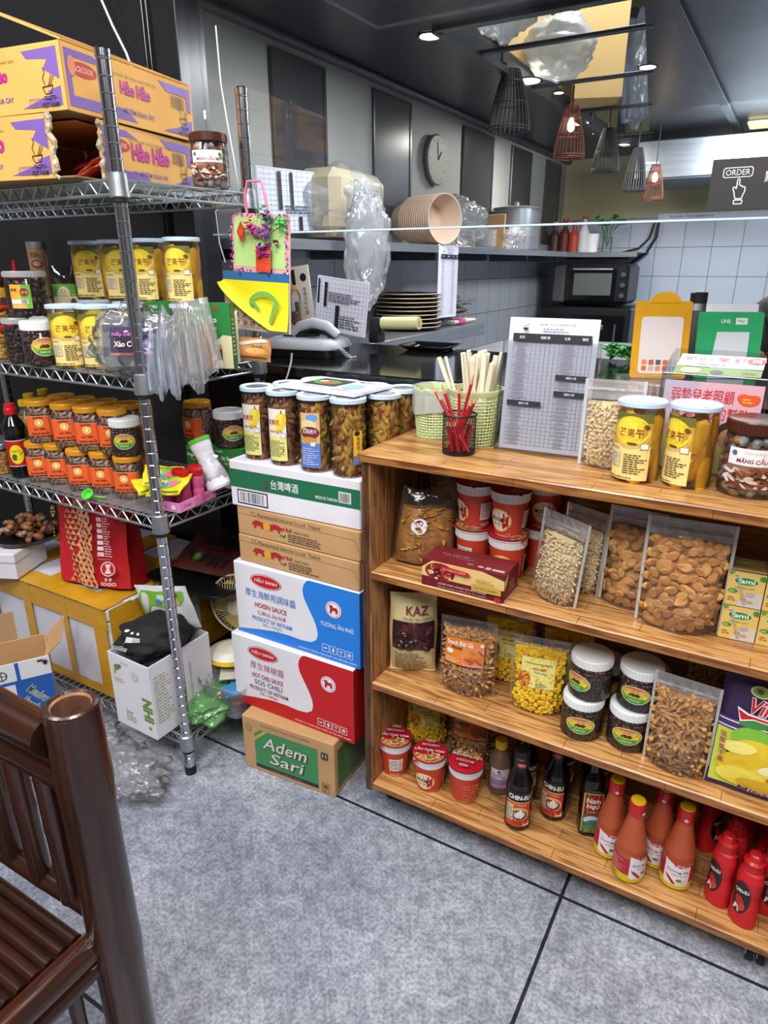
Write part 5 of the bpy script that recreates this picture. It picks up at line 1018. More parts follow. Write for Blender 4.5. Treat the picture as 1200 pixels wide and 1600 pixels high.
tp = D(); tp.rect(0, 0, W, 7.2, '#74161f'); tp.text(5, 4.2, .5, 'TRÀ TÁO ĐỎ', '#c99aa0', w=5.6, bold=1); tp.text(6, 3.3, .4, 'NGUYÊN CHẤT', '#b0808a', w=6); tp.ell(11, 1.6, .6, .4, '#c99aa0'); tp.rect(12, 1, 13, 2, '#c99aa0'); tp.rect(13.3, 1, 15.6, 1.8, '#c9aab0'); tp.small(8.4, 1.4, 10.2, 2, 2, '#c99aa0')
sd = D(); sd.rect(0, 0, 7.2, 5.2, '#6b141c'); sd.poly([(0, 2.4), (0, 4.2), (1.6, 5.2), (1.2, 3.4)], '#e3c07a'); sd.small(2.4, 1, 6.2, 3.4, 5, '#b0808a'); sd.rect(0, 0, 7.2, .35, '#d8c8c8')
carton('snack_box', 'maroon and gold box of dried fruit lying on the second shelf', 'box', (p0.x, p0.y, Z2+.0005), math.atan2(p1.y-p0.y, p1.x-p0.x), (.162, .072, .052), '#6b141c', a, sd, tp, bv=.001)
l, w_, h = PF(868, 936, 70, 780, Z2, .03)
sp = pouch('clear zip pouch of white pumpkin seeds beside the maroon box, turned sideways', (-.288, 1.092, Z2+.001), -.35, .085, .165, .042, 'seed', .0105, ['seed', 'seed2'], .74, 'pumpkin_seeds', seed=12, rot=(.03, .1, -.32))
dup(sp, (-.262, 1.155, Z2+.001), label='clear pouch of green-brown pumpkin seeds behind the sideways white seed pouch', sc=(.9, .9, .97), rot=(0, .04, -.3))
for o in SC.objects[-1:]: pass
pouch('narrow clear pouch of small brown seeds squeezed in the middle of the second shelf', (-.232, 1.165, Z2+.001), .2, .055, .135, .03, 'seed', .0085, ['stick2', 'veg'], .78, 'brown_seeds', seed=5)
pouch('medium clear pouch of fish-shaped crackers, left of the biggest cracker pouch', (-.172, 1.135, Z2+.001), -.02, .085, .178, .045, 'fish', .021, ['fish', 'fish2'], .78, 'fish_crackers', seed=6, rot=(-.02, .02, -.05))
pouch('biggest clear pouch of fish-shaped crackers on the second shelf', (-.082, 1.098, Z2+.001), .08, .122, .188, .06, 'fish', .022, ['fish', 'fish2'], .80, 'fish_crackers', seed=9)
# soy milk cartons
a = D(); W, Hh = 5.2, 5.8
a.rect(0, 0, W, Hh, '#e3c06a'); a.poly([(1.7, 0), (W, 0), (W, 2.6), (3.6, 2.2), (2.3, 1.5)], '#d2c8c0'); a.ell(2.6, 4.3, 1.75, .72, '#e6e8c8'); a.ell(2.6, 4.3, 1.65, .64, '#2f8a3a'); a.text(2.6, 4.35, .8, 'fami', '#eef4e6', w=2.4, bold=2); a.text(2.6, 3.25, .42, 'NGUYÊN CHẤT', '#5a8a3a', w=2.8); a.ell(.95, 2.5, .7, .36, '#3f8a3a'); a.small(.45, 2.3, 1.5, 2.7, 2, '#cfe6b8'); a.ell(3.4, 2.2, .65, .36, '#b9a8b8', rot=.2); a.ell(2.6, 1.3, .45, .25, '#c9934a'); a.ell(3.5, 1, .5, .2, '#c9a06a'); a.small(.4, .9, 1.6, 1.7, 2, '#a8803a'); a.poly([(0, Hh), (.9, Hh), (.3, Hh-.7)], '#4a9a3a'); a.ell(W-.4, Hh-.6, .5, .42, '#3f8a3a')
straw = lambda b, d_: b.tube([(.012, -.002, d_[2]*.92), (.028, -.002, .006)], .0016, 'film_white', 6) and b.tube([(.009, -.002, d_[2]*.92), (.012, -.002, d_[2]*.92)], .0016, 'film_white', 6)
tp = D(); tp.rect(0, 0, W, 4.1, '#8a7436'); tp.rect(0, .6, W, 1.1, '#c8b4a8'); tp.small(.5, 2, 4.6, 2.8, 2, '#5a4a20')
p = onz(1121, 994, Z2); k = 0; cx0 = p.x; cy0 = p.y
ms = carton('milk_carton', 'lower left cream soy milk carton with straw and green logo', 'carton', (cx0, cy0, Z2+.0005), .07, (.052, .041, .058), '#d9b45e', a, top=tp, group='soy milk cartons', extra=straw, bv=.001)
def dupm(o, loc, rz, label, group=None):
    c = o.copy(); COL.objects.link(c); c.location = loc; c.rotation_euler.z = rz; c['label'] = label
    if group: c['group'] = group
    return c
for (i, j, zz, lb) in ((1, 0, 0, 'lower right cream soy milk carton, cut by the frame edge'), (0, 0, 1, 'upper left cream soy milk carton with almond picture and green logo'), (1, 0, 1, 'upper right cream soy milk carton, cut by the frame edge'), (0, 1, 0, 'soy milk carton in the second row, lower left'), (1, 1, 0, 'soy milk carton in the second row, lower right'), (0, 1, 1, 'soy milk carton in the second row, upper left with its dark top showing'), (1, 1, 1, 'soy milk carton in the second row, upper right')):
    dupm(ms, (cx0+.0535*i-.003*j-.0005*zz, cy0+.044*j+.004*i, Z2+.0005+.0595*zz), .07, lb)
# ================================================================== SHELF THREE
p = ctr(640, 1057, Z3, .03)
def datebag():
    l, w_, h = PF(640, 1058, 84, 925, Z3); W, H, TH = .098, .185, .06
    t = thing('date_bag', 'cream bag of dark red dates with a dark see-through band, left on the third shelf', 'bag', (l[0]+.002, l[1]+.01, Z3+.001), face(l)-.05)
    b = B(); packet(b, W, H, TH, '#e0cd98', n=16, wav=.002); b.build('bag', t)
    d = WD(); d.rect(-4.2, 6.6, 4.4, 13, '#2c1418'); rg = random.Random(4)
    for k in range(34): d.ell(rg.uniform(-3.4, 3.6), rg.uniform(7.2, 12.4), rg.uniform(.6, 1.1), rg.uniform(.45, .7), rg.choice(['#4a1c20', '#3a1418', '#6b3034', '#582428']), 10, rot=rg.uniform(0, 3))
    d.text(.9, 15.6, 1.8, 'KAZ', '#6b1c1a', w=4.6, bold=1); d.text(.9, 14.0, .7, 'TÁO ĐỎ TÂN CƯƠNG', '#3a2a1c', w=6.2, bold=1); d.text(1.4, 13.3, .45, 'THƯỢNG HẠNG', '#3a2a1c', w=4); d.small(-3.8, 1.2, 3.6, 6.2, 10, '#4a3a24', 3)
    lab(d, 'print', t, pack_map(W, H, TH, o0=.002, wav=.002))
    b = B(); rg = random.Random(7)
    for k in range(9): b.piece('date', (rg.uniform(-.03, .03), -TH/2-.001, .07+rg.uniform(0, .05)), rrot(rg), .02, 'date')
    b.build('dates', t)
datebag()
d = WD(); W_, h_ = .108, .165
dS = WD(); dS.rect(-4.5, 7.0, 3.7, 12.3, '#8a2a1c'); dS.rect(-4.4, 7.1, 3.6, 12.2, '#e0812c'); dS.poly([(-.4, 7.1), (3.6, 7.1), (3.6, 10.6), (1, 11), (-.8, 9)], '#d98a9a'); rg = random.Random(2)
for k in range(9): dS.ell(1.6+rg.uniform(-1.1, 1.5), 8.9+rg.uniform(-1.2, 1.2), .8, .28, rg.choice(['#a85a2a', '#c2743a', '#8a4420']), 10, rot=rg.uniform(-1, 1))
dS.text(-1.3, 11.4, .95, 'Snack Đùi Gà', '#f0e6d8', w=5.4, bold=3); dS.text(-1.9, 10.5, .65, 'Phomai', '#5a2210', w=2.2, bold=2, shear=.3); dS.ell(-3.3, 9.6, .75, .5, '#efe6dc'); dS.small(-4.2, 7.4, -1, 8.5, 3, '#f0d8a8', 4); dS.ell(3.1, 11.6, .35, .35, '#efe6dc')
l, a1, a2 = PF(728, 1090, 90, 945, Z3, .05)
s1 = pouch('clear pouch of drumstick-shaped snacks with orange label, third shelf', l, face(l)-.25, .105, .165, .05, 'stick', .021, ['stick', 'stick2'], .83, 'drumstick_snacks', dS, seed=3, top='pouch', dens=1.35)
dC = WD(); dC.rect(-3.4, 6.0, 3.0, 11.8, '#e6df8a'); dC.ell(-2.6, 7.4, 1.2, 1.6, '#c2602c'); rg = random.Random(9)
for k in range(16): dC.ell(-2.7+rg.uniform(-.6, .8), 7.4+rg.uniform(-1.2, 1.2), .28, .25, rg.choice(['#e0a03a', '#a84420']), 8)
dC.text(-.1, 10.9, .5, 'NGÔ RANG MUỐI', '#7a6a1c', w=5, bold=1); dC.text(.2, 9.9, .6, 'ĐẶC BIỆT', '#a8281e', w=2.6, bold=2); dC.text(.3, 9.2, .4, 'Thơm giòn', '#5a6a2c', w=2.4, bold=1); dC.small(-.4, 6.4, 2.4, 7.4, 3, '#8a8a4a')
l2, a1, a2 = PF(837, 1118, 90, 965, Z3, .045)
s2 = pouch('clear pouch of yellow corn rings with pale yellow label, middle of the third shelf', l2, face(l2)-.1, .098, .158, .045, 'ring', .0125, ['corn', 'corn2'], .85, 'corn_rings', dC, seed=4, top='pouch')
dup(s2, (l[0]+.055, 1.185, Z3+.001), face(l)-.3, 'pouch of yellow corn rings in shade behind the Snack label pouch', rot=(0, 0, .1)); dup(s2, (l2[0]+.03, 1.2, Z3+.001), .1, 'pouch of yellow corn rings in shade behind the front corn pouch')
s3 = pouch('clear unlabelled pouch of drumstick-shaped snacks between brown jars and purple bag', (.018-.04, 1.095, Z3+.001), .06, .105, .178, .05, 'stick', .021, ['stick', 'stick2'], .80, 'drumstick_snacks', None, seed=8, dens=1.35)
l3, a1, a2 = PF(1062, 1217, 98, 1040, Z3, .05); s3.location = (l3[0]-.013, l3[1], l3[2]); s3.rotation_euler.z = -.08; s3.scale = (.92, 1, 1)
dup(s3, (l3[0]+.03, 1.21, Z3+.001), .1, 'clear drumstick snack pouch in shade behind the unlabelled front one')
g = 'dark brown jars on the third shelf'
q = [(904, 1160, 'lower left dark brown jar with white lid on the third shelf'), (976, 1177, 'lower right dark brown jar with white lid on the third shelf')]
for x, y, lb in q:
    p = fit(x, y, 66, 1062, Z3)[0]; o = dup(bj, (p.x, p.y, Z3), face(p)-.1, lb, g, sc=.98)
    p2 = (p.x+(.006 if x < 950 else .008), p.y+.006, Z3+.0835); dup(bj, p2, face(p)-(.75 if x < 950 else .25), lb.replace('lower', 'upper'), g, sc=.98)
for x, y in ((-.205, 1.215), (-.12, 1.22)): dup(bj, (x, y, Z3), 1, 'dark brown jar in the shaded back row behind the %s pair' % ('left' if x < -.15 else 'right'), g)
# purple Vinamit bag
p = onz(1103, 1228, Z3); pr_ = onz(1200, 1262, Z3)
t = thing('dried_fruit_bag', 'purple and yellow dried jackfruit bag with red lettering at the frame edge', 'bag', (.098+.0, 1.078, Z3+.001), 0, rot=(-.12, 0, -.02))
W, H, TH = .155, .205, .035
b = B(); packet(b, W, H, TH, '#37204e', n=18, wav=.001); b.build('bag', t)
d = WD(); d.poly([(-7.4, .9), (7.4, .9), (7.4, 11.2), (-7.2, 11.2)], '#c8d24a'); d.rect(-7.3, 11.2, 7.4, 13.2, '#46306a'); d.rect(-7.3, 11.5, 7.4, 11.7, '#e6e2ee'); d.rect(-7.3, 12.6, 7.4, 12.8, '#e6e2ee')
for x, y, rx, ry, c, ro in ((-2, 10.6, 3.2, 2, '#7fb83a', .1), (4, 10, 3, 2, '#7fb83a', 0), (-2.5, 13.2, 2.1, .8, '#3f8a3a', .1), (1.5, 8, 6, 2.4, '#e6c72c', -.2), (-2, 6, 5, 2.4, '#e0bc22', .3), (3, 4, 5, 2.6, '#ecd03a', -.1), (-3, 3.4, 3.6, 1.8, '#f0dc50', .1), (1, 6, 1.6, .8, '#f4ecb0', .3), (5, 7, 2.5, 1, '#f0e080', -.3), (-3.8, 8.6, 2.6, 1.1, '#f2e27a', .2), (0, 2.6, 3.4, 1.2, '#dcae1c', 0), (1.5, 4.4, .8, .5, '#d8701c', .3)): d.ell(x, y, rx, ry, c, 24, rot=ro)
for k in range(5): d.line([(1.2, 12), (1.2+1.1*math.cos(1.3*k), 12+1.1*math.sin(1.3*k))], .25, '#2f6a2c')
d.text(.7, 16.2, 2.7, 'Vinamit', '#f0e6ea', w=9.0, bold=5, shear=.25); d.text(.7, 16.2, 2.5, 'Vinamit', '#c01a26', w=8.8, bold=2, shear=.25); d.poly([(-5.2, 15.5), (-4.4, 13.2), (-2.6, 13.9), (5.5, 13.9), (5.5, 14.6), (-3.4, 14.8)], '#f0e6ea'); d.poly([(-5.0, 15.1), (-4.3, 13.5), (-2.7, 14.1), (5.5, 14.1), (5.5, 14.4), (-3.5, 14.5)], '#c01a26')
d.ell(-2.4, 18.6, 1.5, .9, '#d8d8a0'); d.ell(-2.4, 18.6, 1.2, .7, '#7a9a3a'); d.ell(-2.5, 18.7, .5, .4, '#5a3a1c'); d.vtext(-6.2, 10.2, .95, '菠蘿蜜干果', '#9a2a5a', 1.25, bold=1); d.text(.5, 1.6, 1.5, 'Mít sấy', '#efe6ea', w=7, bold=5, shear=.2); d.text(.5, 1.6, 1.4, 'Mít sấy', '#6b1c4a', w=6.9, bold=2, shear=.2)
lab(d, 'print', t, pack_map(W, H, TH, o0=.0022, wav=.001))
p = p  # placed by its left bottom corner
t.location = (p.x+.073, p.y+.012, Z3+.002)
# ================================================================== BOTTOM SHELF
dup(s2, (-.592, 1.21, Z4+.001), .45, 'pouch of yellow corn rings standing behind the leftmost noodle cup', sc=(1, 1, .98)); dup(s1, (-.475, 1.215, Z4+.001), .25, 'pouch of drumstick snacks behind the bottom noodle cups, orange label in shade', sc=(1, 1, .95))
p = fit(775, 1250, 38, 1145, Z4)[0]; d = WD(); d.rect(-1.8, 2, 2.4, 7, '#cfc8d4'); d.rect(-1.8, 2, 2.4, 4.4, '#9a7ab0'); d.small(-1.2, 4.8, 1.6, 6.2, 3, '#5a4a6a'); d.text(.3, 2.7, .5, 'MẮM TÔM', '#efe6f2', w=2.8, bold=1); d.ell(.1, 6.4, .3, .3, '#3a3a44')
bottle('shrimp_paste_bottle', 'squat brown paste bottle with purple label and yellow cap behind the noodle cups', 'bottle', (p.x, p.y+.012, Z4), face(p)-.1, [(.022, 0), (.0245, .004), (.0245, .022), (.0235, .025), (.0245, .028), (.0245, .075), (.02, .095), (.012, .108), (.0105, .112)], '#6b5444', (.0125, .019, 'yellow_cap'), .111, d, .0248, .0, 0)
def chinsu(label, loc, rz, group=None):
    d = WD(); d.rect(-2.6, 0, 2.4, 7.6, '#c8402c'); d.rect(-2.6, 6.2, 2.4, 8.6, '#17181a'); d.text(0, 7.3, 1.1, 'CHIN-SU', '#efefec', w=4.4, bold=3); d.rect(-2.6, 5.9, 2.4, 6.2, '#e6a03a'); d.text(-.2, 5.5, .42, 'NƯỚC TƯƠNG', '#f0dcb8', w=3.4, bold=1); d.ell(.2, 3.2, 1.9, 1.7, '#e6b878'); d.ell(.2, 3, 1.6, 1.3, '#7a3424'); d.ell(.3, 3, 1.1, .7, '#d8d0cc', rot=.4); d.poly([(-.8, 3), (.4, 4.4), (1.4, 3.4), (.6, 2.2)], '#efe9e4'); d.rect(-2.5, 1.4, -1, 5.4, '#d0c0a8'); d.small(-2.4, 1.6, -1.1, 5.2, 8, '#5a4a3a'); d.ell(.6, 1.2, 1.8, .5, '#b8281e'); d.rect(1, .3, 2.3, 1.3, '#e6dcc8')
    t = bottle('soy_sauce_bottle', label, 'bottle', loc, rz, [(.024, 0), (.027, .005), (.027, .098), (.025, .112), (.015, .138), (.0125, .146), (.0125, .172)], 'black_gloss', (.0145, .015, 'black'), .17, d, .0273, .014, 0, group=group)
    b = B(); b.lathe([(.0148, .146), (.0148, .166), (.0128, .168)], '#1c1c20', 24); d = WD(); d.ell(0, 15.6, .9, .55, '#b8342c'); d.text(0, 15.6, .3, 'CHIN-SU', '#f0dcd8', w=1.2, bold=1); d.emit(b, cyl(.015, 0)); b.build('neck_label', t); return t
g = 'dark soy sauce bottles on the bottom shelf'
p = fit(806, 1300, 42, 1155, Z4)[0]; cs = chinsu('black soy sauce bottle with black and red label nearest the shelf edge', (p.x, p.y, Z4), face(p)+.05, g)
p = fit(862, 1285, 42, 1172, Z4)[0]; dup(cs, (p.x, p.y, Z4), face(p)-.2, 'black soy sauce bottle with black and red label, second from the left')
for x, y, lb in ((-.335, 1.165, 'dark soy sauce bottle behind the first one, mostly hidden'), (-.27, 1.22, 'dark soy sauce bottle in the shaded back of the bottom shelf'), (-.20, 1.225, 'dark soy sauce bottle in the back, behind the square fish sauce bottle')): dup(cs, (x, y, Z4), 1.2, lb)
p = fit(915, 1310, 34, 1180, Z4)[0]; d = WD(); d.rect(-1.7, 1.2, 1.7, 10.8, '#d8c060'); d.rect(-1.5, 1.4, 1.5, 10.6, '#8a1c1c'); d.poly([(-1.7, 10.8), (1.7, 10.8), (.9, 11.6), (-.9, 11.6)], '#2f4a24'); d.text(0, 9.1, 1.3, 'Nam', '#efe6d8', w=2.4, bold=2); d.text(0, 7.6, 1.3, 'Ngư', '#efe6d8', w=2.2, bold=2); d.text(0, 6.3, .5, '魚露', '#e6b8a8', w=1.2); d.rect(-1.5, 1.4, 1.5, 5.6, '#2f6a4a'); d.ell(0, 4.4, 1.4, 1.0, '#c8d8dc'); d.ell(.2, 3.6, 1.3, .8, '#3a7a8a'); d.ell(-.2, 2.6, 1.2, .6, '#4f8a3a'); d.text(0, 1.9, .35, 'NƯỚC MẮM', '#e6d88a', w=2.2, bold=1)
bottle('fish_sauce_bottle', 'tall square dark fish sauce bottle with long narrow red label', 'bottle', (p.x, p.y+.006, Z4), face(p)+.25, [(.0205, 0), (.0215, .004), (.0215, .12), (.02, .135), (.0115, .15), (.0105, .17)], 'black_gloss', (.0125, .014, 'black'), .168, d, .0218, .0, 0, sq=2.5)
# chili sauce bottles
def chili(label, loc, rz, group=None):
    d = WD(); d.rect(-8.2, 0, 8.2, 1.6, '#d6c01e'); d.rect(-8.2, 1.6, 8.2, 5.2, '#b3202c'); d.rect(-7.6, 1.9, -2.9, 5.2, '#b82a44'); d.small(-7.4, 1.9, -3, 4.9, 9, '#e6a0a8', 5); d.small(3, .4, 7, 1.2, 2, '#7a6a14'); d.small(-6.6, .4, -3.4, 1.3, 2, '#6a5a14')
    d.poly([(-2, .9), (1.8, .9), (2.1, 1.5), (2.1, 5.4), (.8, 5.4), (.5, 5), (-2.3, 6.2), (-2.3, 1.4)], '#e6dfe6'); d.text(0, 4.1, .8, 'Tương Ớt', '#5a1a30', w=3.8, bold=2); d.text(.4, 3.3, .3, 'CHILI SAUCE', '#3a2a30', w=2.6); d.poly([(-2, 3), (-1.2, 2.6), (0, 1.2), (-.6, 1.1), (-1.6, 2.2)], '#a81c24'); d.ell(.9, 1.9, 1, .55, '#d8cfc0'); d.ell(.4, 2.2, .5, .3, '#4f7a3a'); d.rect(-.6, 5.3, 1.2, 5.9, '#b8182a'); d.text(.3, 5.6, .35, 'VIFON', '#efe6ea', w=1.4, bold=2)
    t = bottle('chili_sauce_bottle', label, 'bottle', loc, rz, [(.0255, 0), (.028, .004), (.028, .056), (.0265, .062), (.0262, .066), (.0265, .075), (.0125, .142), (.0125, .152)], '#b0502e', (0, 0, 'yellow_cap', [(.0145, .143, 'red_cap'), (.0148, .146, 'red_cap'), (.0142, .152, 'red_cap'), (.0142, .157, 'red_cap'), (.0152, .158, 'red_cap'), (.0152, .168, 'red_cap'), (.0145, .17, 'red_cap'), (.013, .17, 'yellow_cap'), (.0125, .1725)]), .15, d, .0283, .004, 0, group=group)
    b = B(); d = D()
    for q in range(5):
        a_ = PI/2+q*2*PI/5; d.poly([(.0, .0), (.22*math.cos(a_-.6), .22*math.sin(a_-.6)), (.5*math.cos(a_), .5*math.sin(a_)), (.22*math.cos(a_+.6), .22*math.sin(a_+.6))], '#f0e6e6')
    d.emit(b, plane((0, -.0150, .1515), (1, 0, 0), (0, 0, 1))); b.build('star_emblem', t); return t
g = 'orange chili sauce bottles'; ch0 = None
for x, y, wd, yt, e, lb in ((948, 1341, 40, 1212, .1, 'chili sauce bottle behind on the left, next to the square fish sauce'), (977, 1380, 48, 1238, .9, 'chili sauce bottle in front on the left, pink text side facing out'), (1020, 1357, 44, 1228, -.1, 'chili sauce bottle in the back between the two front ones'), (1050, 1391, 50, 1247, .12, 'chili sauce bottle in front on the right, nearest the red squeeze bottles')):
    p = fit(x, y, wd, yt, Z4)[0]
    if ch0 is None: ch0 = chili(lb, (p.x, p.y, Z4), face(p)+e, g)
    else: dup(ch0, (p.x, p.y, Z4), face(p)+e, lb)
# red squeeze bottles
def ketchup(label, loc, rz, group=None):
    t = thing('squeeze_bottle', label, 'bottle', loc, rz, group)
    b = B(); b.lathe([(.021, 0), (.0235, .004), (.0225, .04), (.0195, .062), (.0215, .084), (.022, .1), (.0185, .114), (.0135, .119)], '#d0182a' if 0 else '#c81a22', 28, ys=.82); b.build('bottle_body', t)
    d = WD(); d.ell(0, 6.2, 1.8, 3.4, '#1c1a1c'); d.text(0, 7.6, .75, 'CHIN-SU', '#efe9e6', w=2.8, bold=3, rot=.25); d.ell(0, 5.4, .8, 1.2, '#b8202a', rot=.4); d.ell(.5, 4.4, .6, .9, '#c83a24', rot=-.4); d.poly([(-.9, 3.4), (.3, 3.1), (.1, 4.2), (-.7, 4.6)], '#e0dcd8'); lab(d, 'label', t, lambda u, v, o: (lambda R: Vector((R*math.sin(u/.022), -R*.84*math.cos(u/.022)-o-.0006, v)))(.0228-.0022*math.sin((v-.02)*PI/.085) if v < .1 else .0225))
    b = B(); b.lathe([(.0145, .118), (.0155, .12), (.0145, .132), (.0165, .133), (.0165, .136), (.012, .139), (.0105, .149), (.008, .151), (.0, .1515)], 'red_cap', 26)
    for k in range(24): a_ = 2*PI*k/24; b.box((.0152*math.cos(a_), .0152*math.sin(a_), .126), (.001, .0012, .01), 'red_cap', rz=a_, bv=.0002)
    b.build('cap', t); return t
p = fit(1115, 1420, 44, 1290, Z4)[0]; g = 'red squeeze bottles'
kb = ketchup('red squeeze bottle in front on the left, white code panel showing', (p.x, p.y, Z4), face(p)-.75, g); p2 = fit(1152, 1450, 40, 1315, Z4)[0]
dup(kb, (p2.x+.002, p2.y, Z4), face(p2)-.5, 'red squeeze bottle nearest the shelf edge, front right')
for x, y, e, lb in ((p.x+.012, p.y+.05, -.2, 'red squeeze bottle directly behind the front left one'), (p2.x+.035, p2.y+.045, .2, 'red squeeze bottle right of centre with dark SU label'), (p.x+.022, p.y+.098, 0, 'red squeeze bottle third back on the left'), (p2.x+.045, p2.y+.092, .3, 'red squeeze bottle third back on the right'), (p.x-.03, p.y+.12, 1, 'red squeeze bottle in the dark rear corner'), (p2.x+.03, p2.y+.14, .6, 'red squeeze bottle at the very back right')): dup(kb, (x, y, Z4), e, lb)
p = fit(1098, 1310, 24, 1232, Z4)[0]; bottle('glass_bottle', 'small clear glass bottle in shade behind the right chili sauce bottle', 'bottle', (-.005, 1.185, Z4), 0, [(.012, 0), (.0135, .003), (.0135, .09), (.008, .105), (.008, .125)], 'clear_jar', (.009, .012, 'gold_cap'), .124, None, liquid=('#4a3a24', .09))
# ================================================================== BOTTOM OF THE RACK
ZB = .1065
t = thing('foam_box', 'white foam box wrapped with bands of yellow tape on the bottom rack shelf', 'foam box', (-1.95, .935, ZB))
W, Dp, Hh = .605, .43, .262
b = B(); b.box((W/2, Dp/2, Hh*.43), (W, Dp, Hh*.86), 'styro', bv=.006); b.build('box_body', t); b = B(); b.box((W/2, Dp/2, Hh*.93), (W+.004, Dp+.004, Hh*.14), 'styro', bv=.006); b.build('lid', t)
b = B(); e = .0035
def band(c, d_): b.grid(lambda u, v: Vector((c[0]+(u-.5)*d_[0]+(0 if d_[0] > .01 else 0), c[1]+((v-.5)*d_[1] if d_[2] < .01 else ((u-.5)*d_[1] if d_[0] < .01 else 0)), c[2]+((v-.5)*d_[2] if d_[2] > .01 else 0)+.0006*math.sin(u*70+v*9))), 30, 4, 'tape')
fy = -e-.002
band((W/2, fy, Hh*.88), (W, 0, .055)); band((W/2, fy, .014), (W, 0, .028))
for x, w_ in ((W-.03, .05), (W-.17, .022), (W-.33, .036), (.1, .05)): band((x, fy-.0006, Hh/2), (w_, 0, Hh))
band((W/2, .02, Hh+e), (W, .06, 0)); band((W-.05, Dp/2, Hh+e+.0004), (.09, Dp, 0)); band((W-.25, Dp/2, Hh+e+.0004), (.08, Dp, 0)); band((W-.42, Dp/2, Hh+e+.0004), (.07, Dp, 0)); band((W/2, .25, Hh+e+.0008), (W, .06, 0))
fx = W+e+.002
for y, w_ in ((.035, .07), (.17, .07), (.33, .07)): band((fx, y, Hh/2), (0, w_, Hh))
band((fx+.0005, Dp/2, Hh*.84), (0, Dp, .075)); band((fx+.0005, Dp/2, .02), (0, Dp, .04)); b.build('tape_bands', t)
ZF = ZB+Hh+.005
# red gift bag
c = onz(160, 925, ZF)
t = thing('gift_bag', 'red paper shopping bag with gold triangle pattern, standing on the taped foam box', 'shopping bag', (c.x-.15, c.y-.01, ZF+.004), 0, rot=(-.1, -.03, .2))
W, Dp, Hh = .225, .07, .24
b = B(); b.grid(lambda u, v: Vector(((u*W)*(1-.06*v)+.006*v, -.012*math.sin(PI*u)*(1-v)*1-.004*math.sin(u*17+v*8)*.6+.012*v, v*Hh)), 24, 14, '#c01c26'); b.grid(lambda u, v: Vector(((u*W)*(1-.06*v)+.006*v, Dp-.02*v+.003*math.sin(u*15), v*Hh)), 20, 8, '#b3161f', flip=True)
b.grid(lambda u, v: Vector((W*(1-.06*v)+.006*v-.012*math.sin(PI*u)*v, u*(Dp-.03*v)+.012*v, v*Hh)), 6, 10, '#a8141c'); b.grid(lambda u, v: Vector((.006*v+.01*math.sin(PI*u)*v, u*(Dp-.03*v)+.012*v, v*Hh)), 6, 10, '#a8141c', flip=True); b.grid(lambda u, v: Vector((u*W, v*Dp, .0)), 2, 2, '#a8141c', flip=True)
b.build('bag_body', t)
bm = lambda u, v, o: Vector((u*(1-.06*v/Hh)+.006*v/Hh, -.012*math.sin(PI*max(0, min(1, u/W)))*(1-v/Hh)-.004*math.sin(u/W*17+v/Hh*8)*.6+.012*v/Hh-o-.0008, v))
d = D(); rg = random.Random(3); gold = ['#d8a070', '#e0b080', '#c98a58']
for i in range(12):
    for j in range(16):
        x, y = 2.6+i*1.05, .6+j*1.4; dx = 1.05; xe = 3.6+2.2*math.sin(y*.28+.4)
        if x < xe-1.2 or x > 14.4-.08*y: continue
        k = (i+j) % 2
        if rg.random() < .9: d.poly([(x, y), (x+dx, y), (x+dx*k, y+1.3)], rg.choice(gold))
        if x > 7 and rg.random() < .8: d.poly([(x+dx*(1-k), y+1.35), (x+dx, y+.2), (x+dx, y+1.3)] if k else [(x+dx, y+1.35), (x, y+.3), (x, y+1.3)], rg.choice(gold))
for k in range(8): d.ell(1.3+.5*math.cos(k*.8), 19.5+1.2*math.sin(k*.8), .45, .28, '#c99a48', 8, rot=k)
for k in range(3): d.ell(1.2, 15+k*.9-2, .3, .3, '#b88438', 8)
d.ell(18.6, 6, 1.9, 1.9, '#e6d8da'); d.ell(18.6, 6, 1.65, 1.65, '#c01c26'); d.poly([(17.8, 7.2), (19.4, 7.2), (18.9, 6), (19.5, 4.8), (17.7, 4.8), (18.3, 6)], '#e6d8da'); d.text(18.6, 3.3, .8, '遠 東', '#e6d8da', w=1.9, bold=1); d.text(18.6, 2.1, .9, 'SOGO', '#e6d8da', w=4, bold=2)
for k in range(7): d.rect(15.9, 9.2+k*1.5, 17.6, 10.2+k*1.5, '#e6d8da'); d.small(16, 9.3+k*1.5, 17.5, 10.1+k*1.5, 2, '#c01c26', k)
d.small(18, 9.2, 20.4, 19.6, 16, '#e0b8bc', 4); d.text(17.8, 8.5, .35, 'www.sogo.com.tw', '#e0b8bc', w=3.6)
lab(d, 'print', t, bm)
# white box with lid at the far left, brown dried goods on it
n_ = onz(28, 906, ZF+.001); rz_ = .42
t = thing('gift_box', 'small white lidded cardboard box on the taped foam box, left edge', 'box', (n_.x, n_.y, ZF+.001), rz_)
b = B(); b.box((-.09, .07, .028), (.18, .14, .056), 'card_white', bv=.002); b.build('box_body', t); b = B(); b.box((-.09, .07, .062), (.186, .146, .026), 'card_white', bv=.002); D().text(-3.6, 3.5, .5, '禮盒包裝', '#3a3a44', w=2.4, bold=1).emit(b, plane((0, 0, .075), (1, 0, 0), (0, 1, 0))); b.build('lid', t)
t = thing('tray_of_dried_goods', 'black tray of brown wrinkled dried goods on the white box, left frame edge', 'tray', (n_.x-.07, n_.y+.09, ZF+.0775), rz_)
b = B(); b.lathe([(.07, 0), (.08, .002), (.09, .016), (.088, .016), (.078, .004), (0, .004)], 'black', 28); b.build('tray', t)
b = B(); rg = random.Random(6)
for k in range(60): b.piece('date', (rg.uniform(-.06, .06), rg.uniform(-.06, .06), .014+rg.uniform(0, .035)), rrot(rg), rg.uniform(.022, .034), rg.choice(['flake', 'nutmix', 'cashew']))
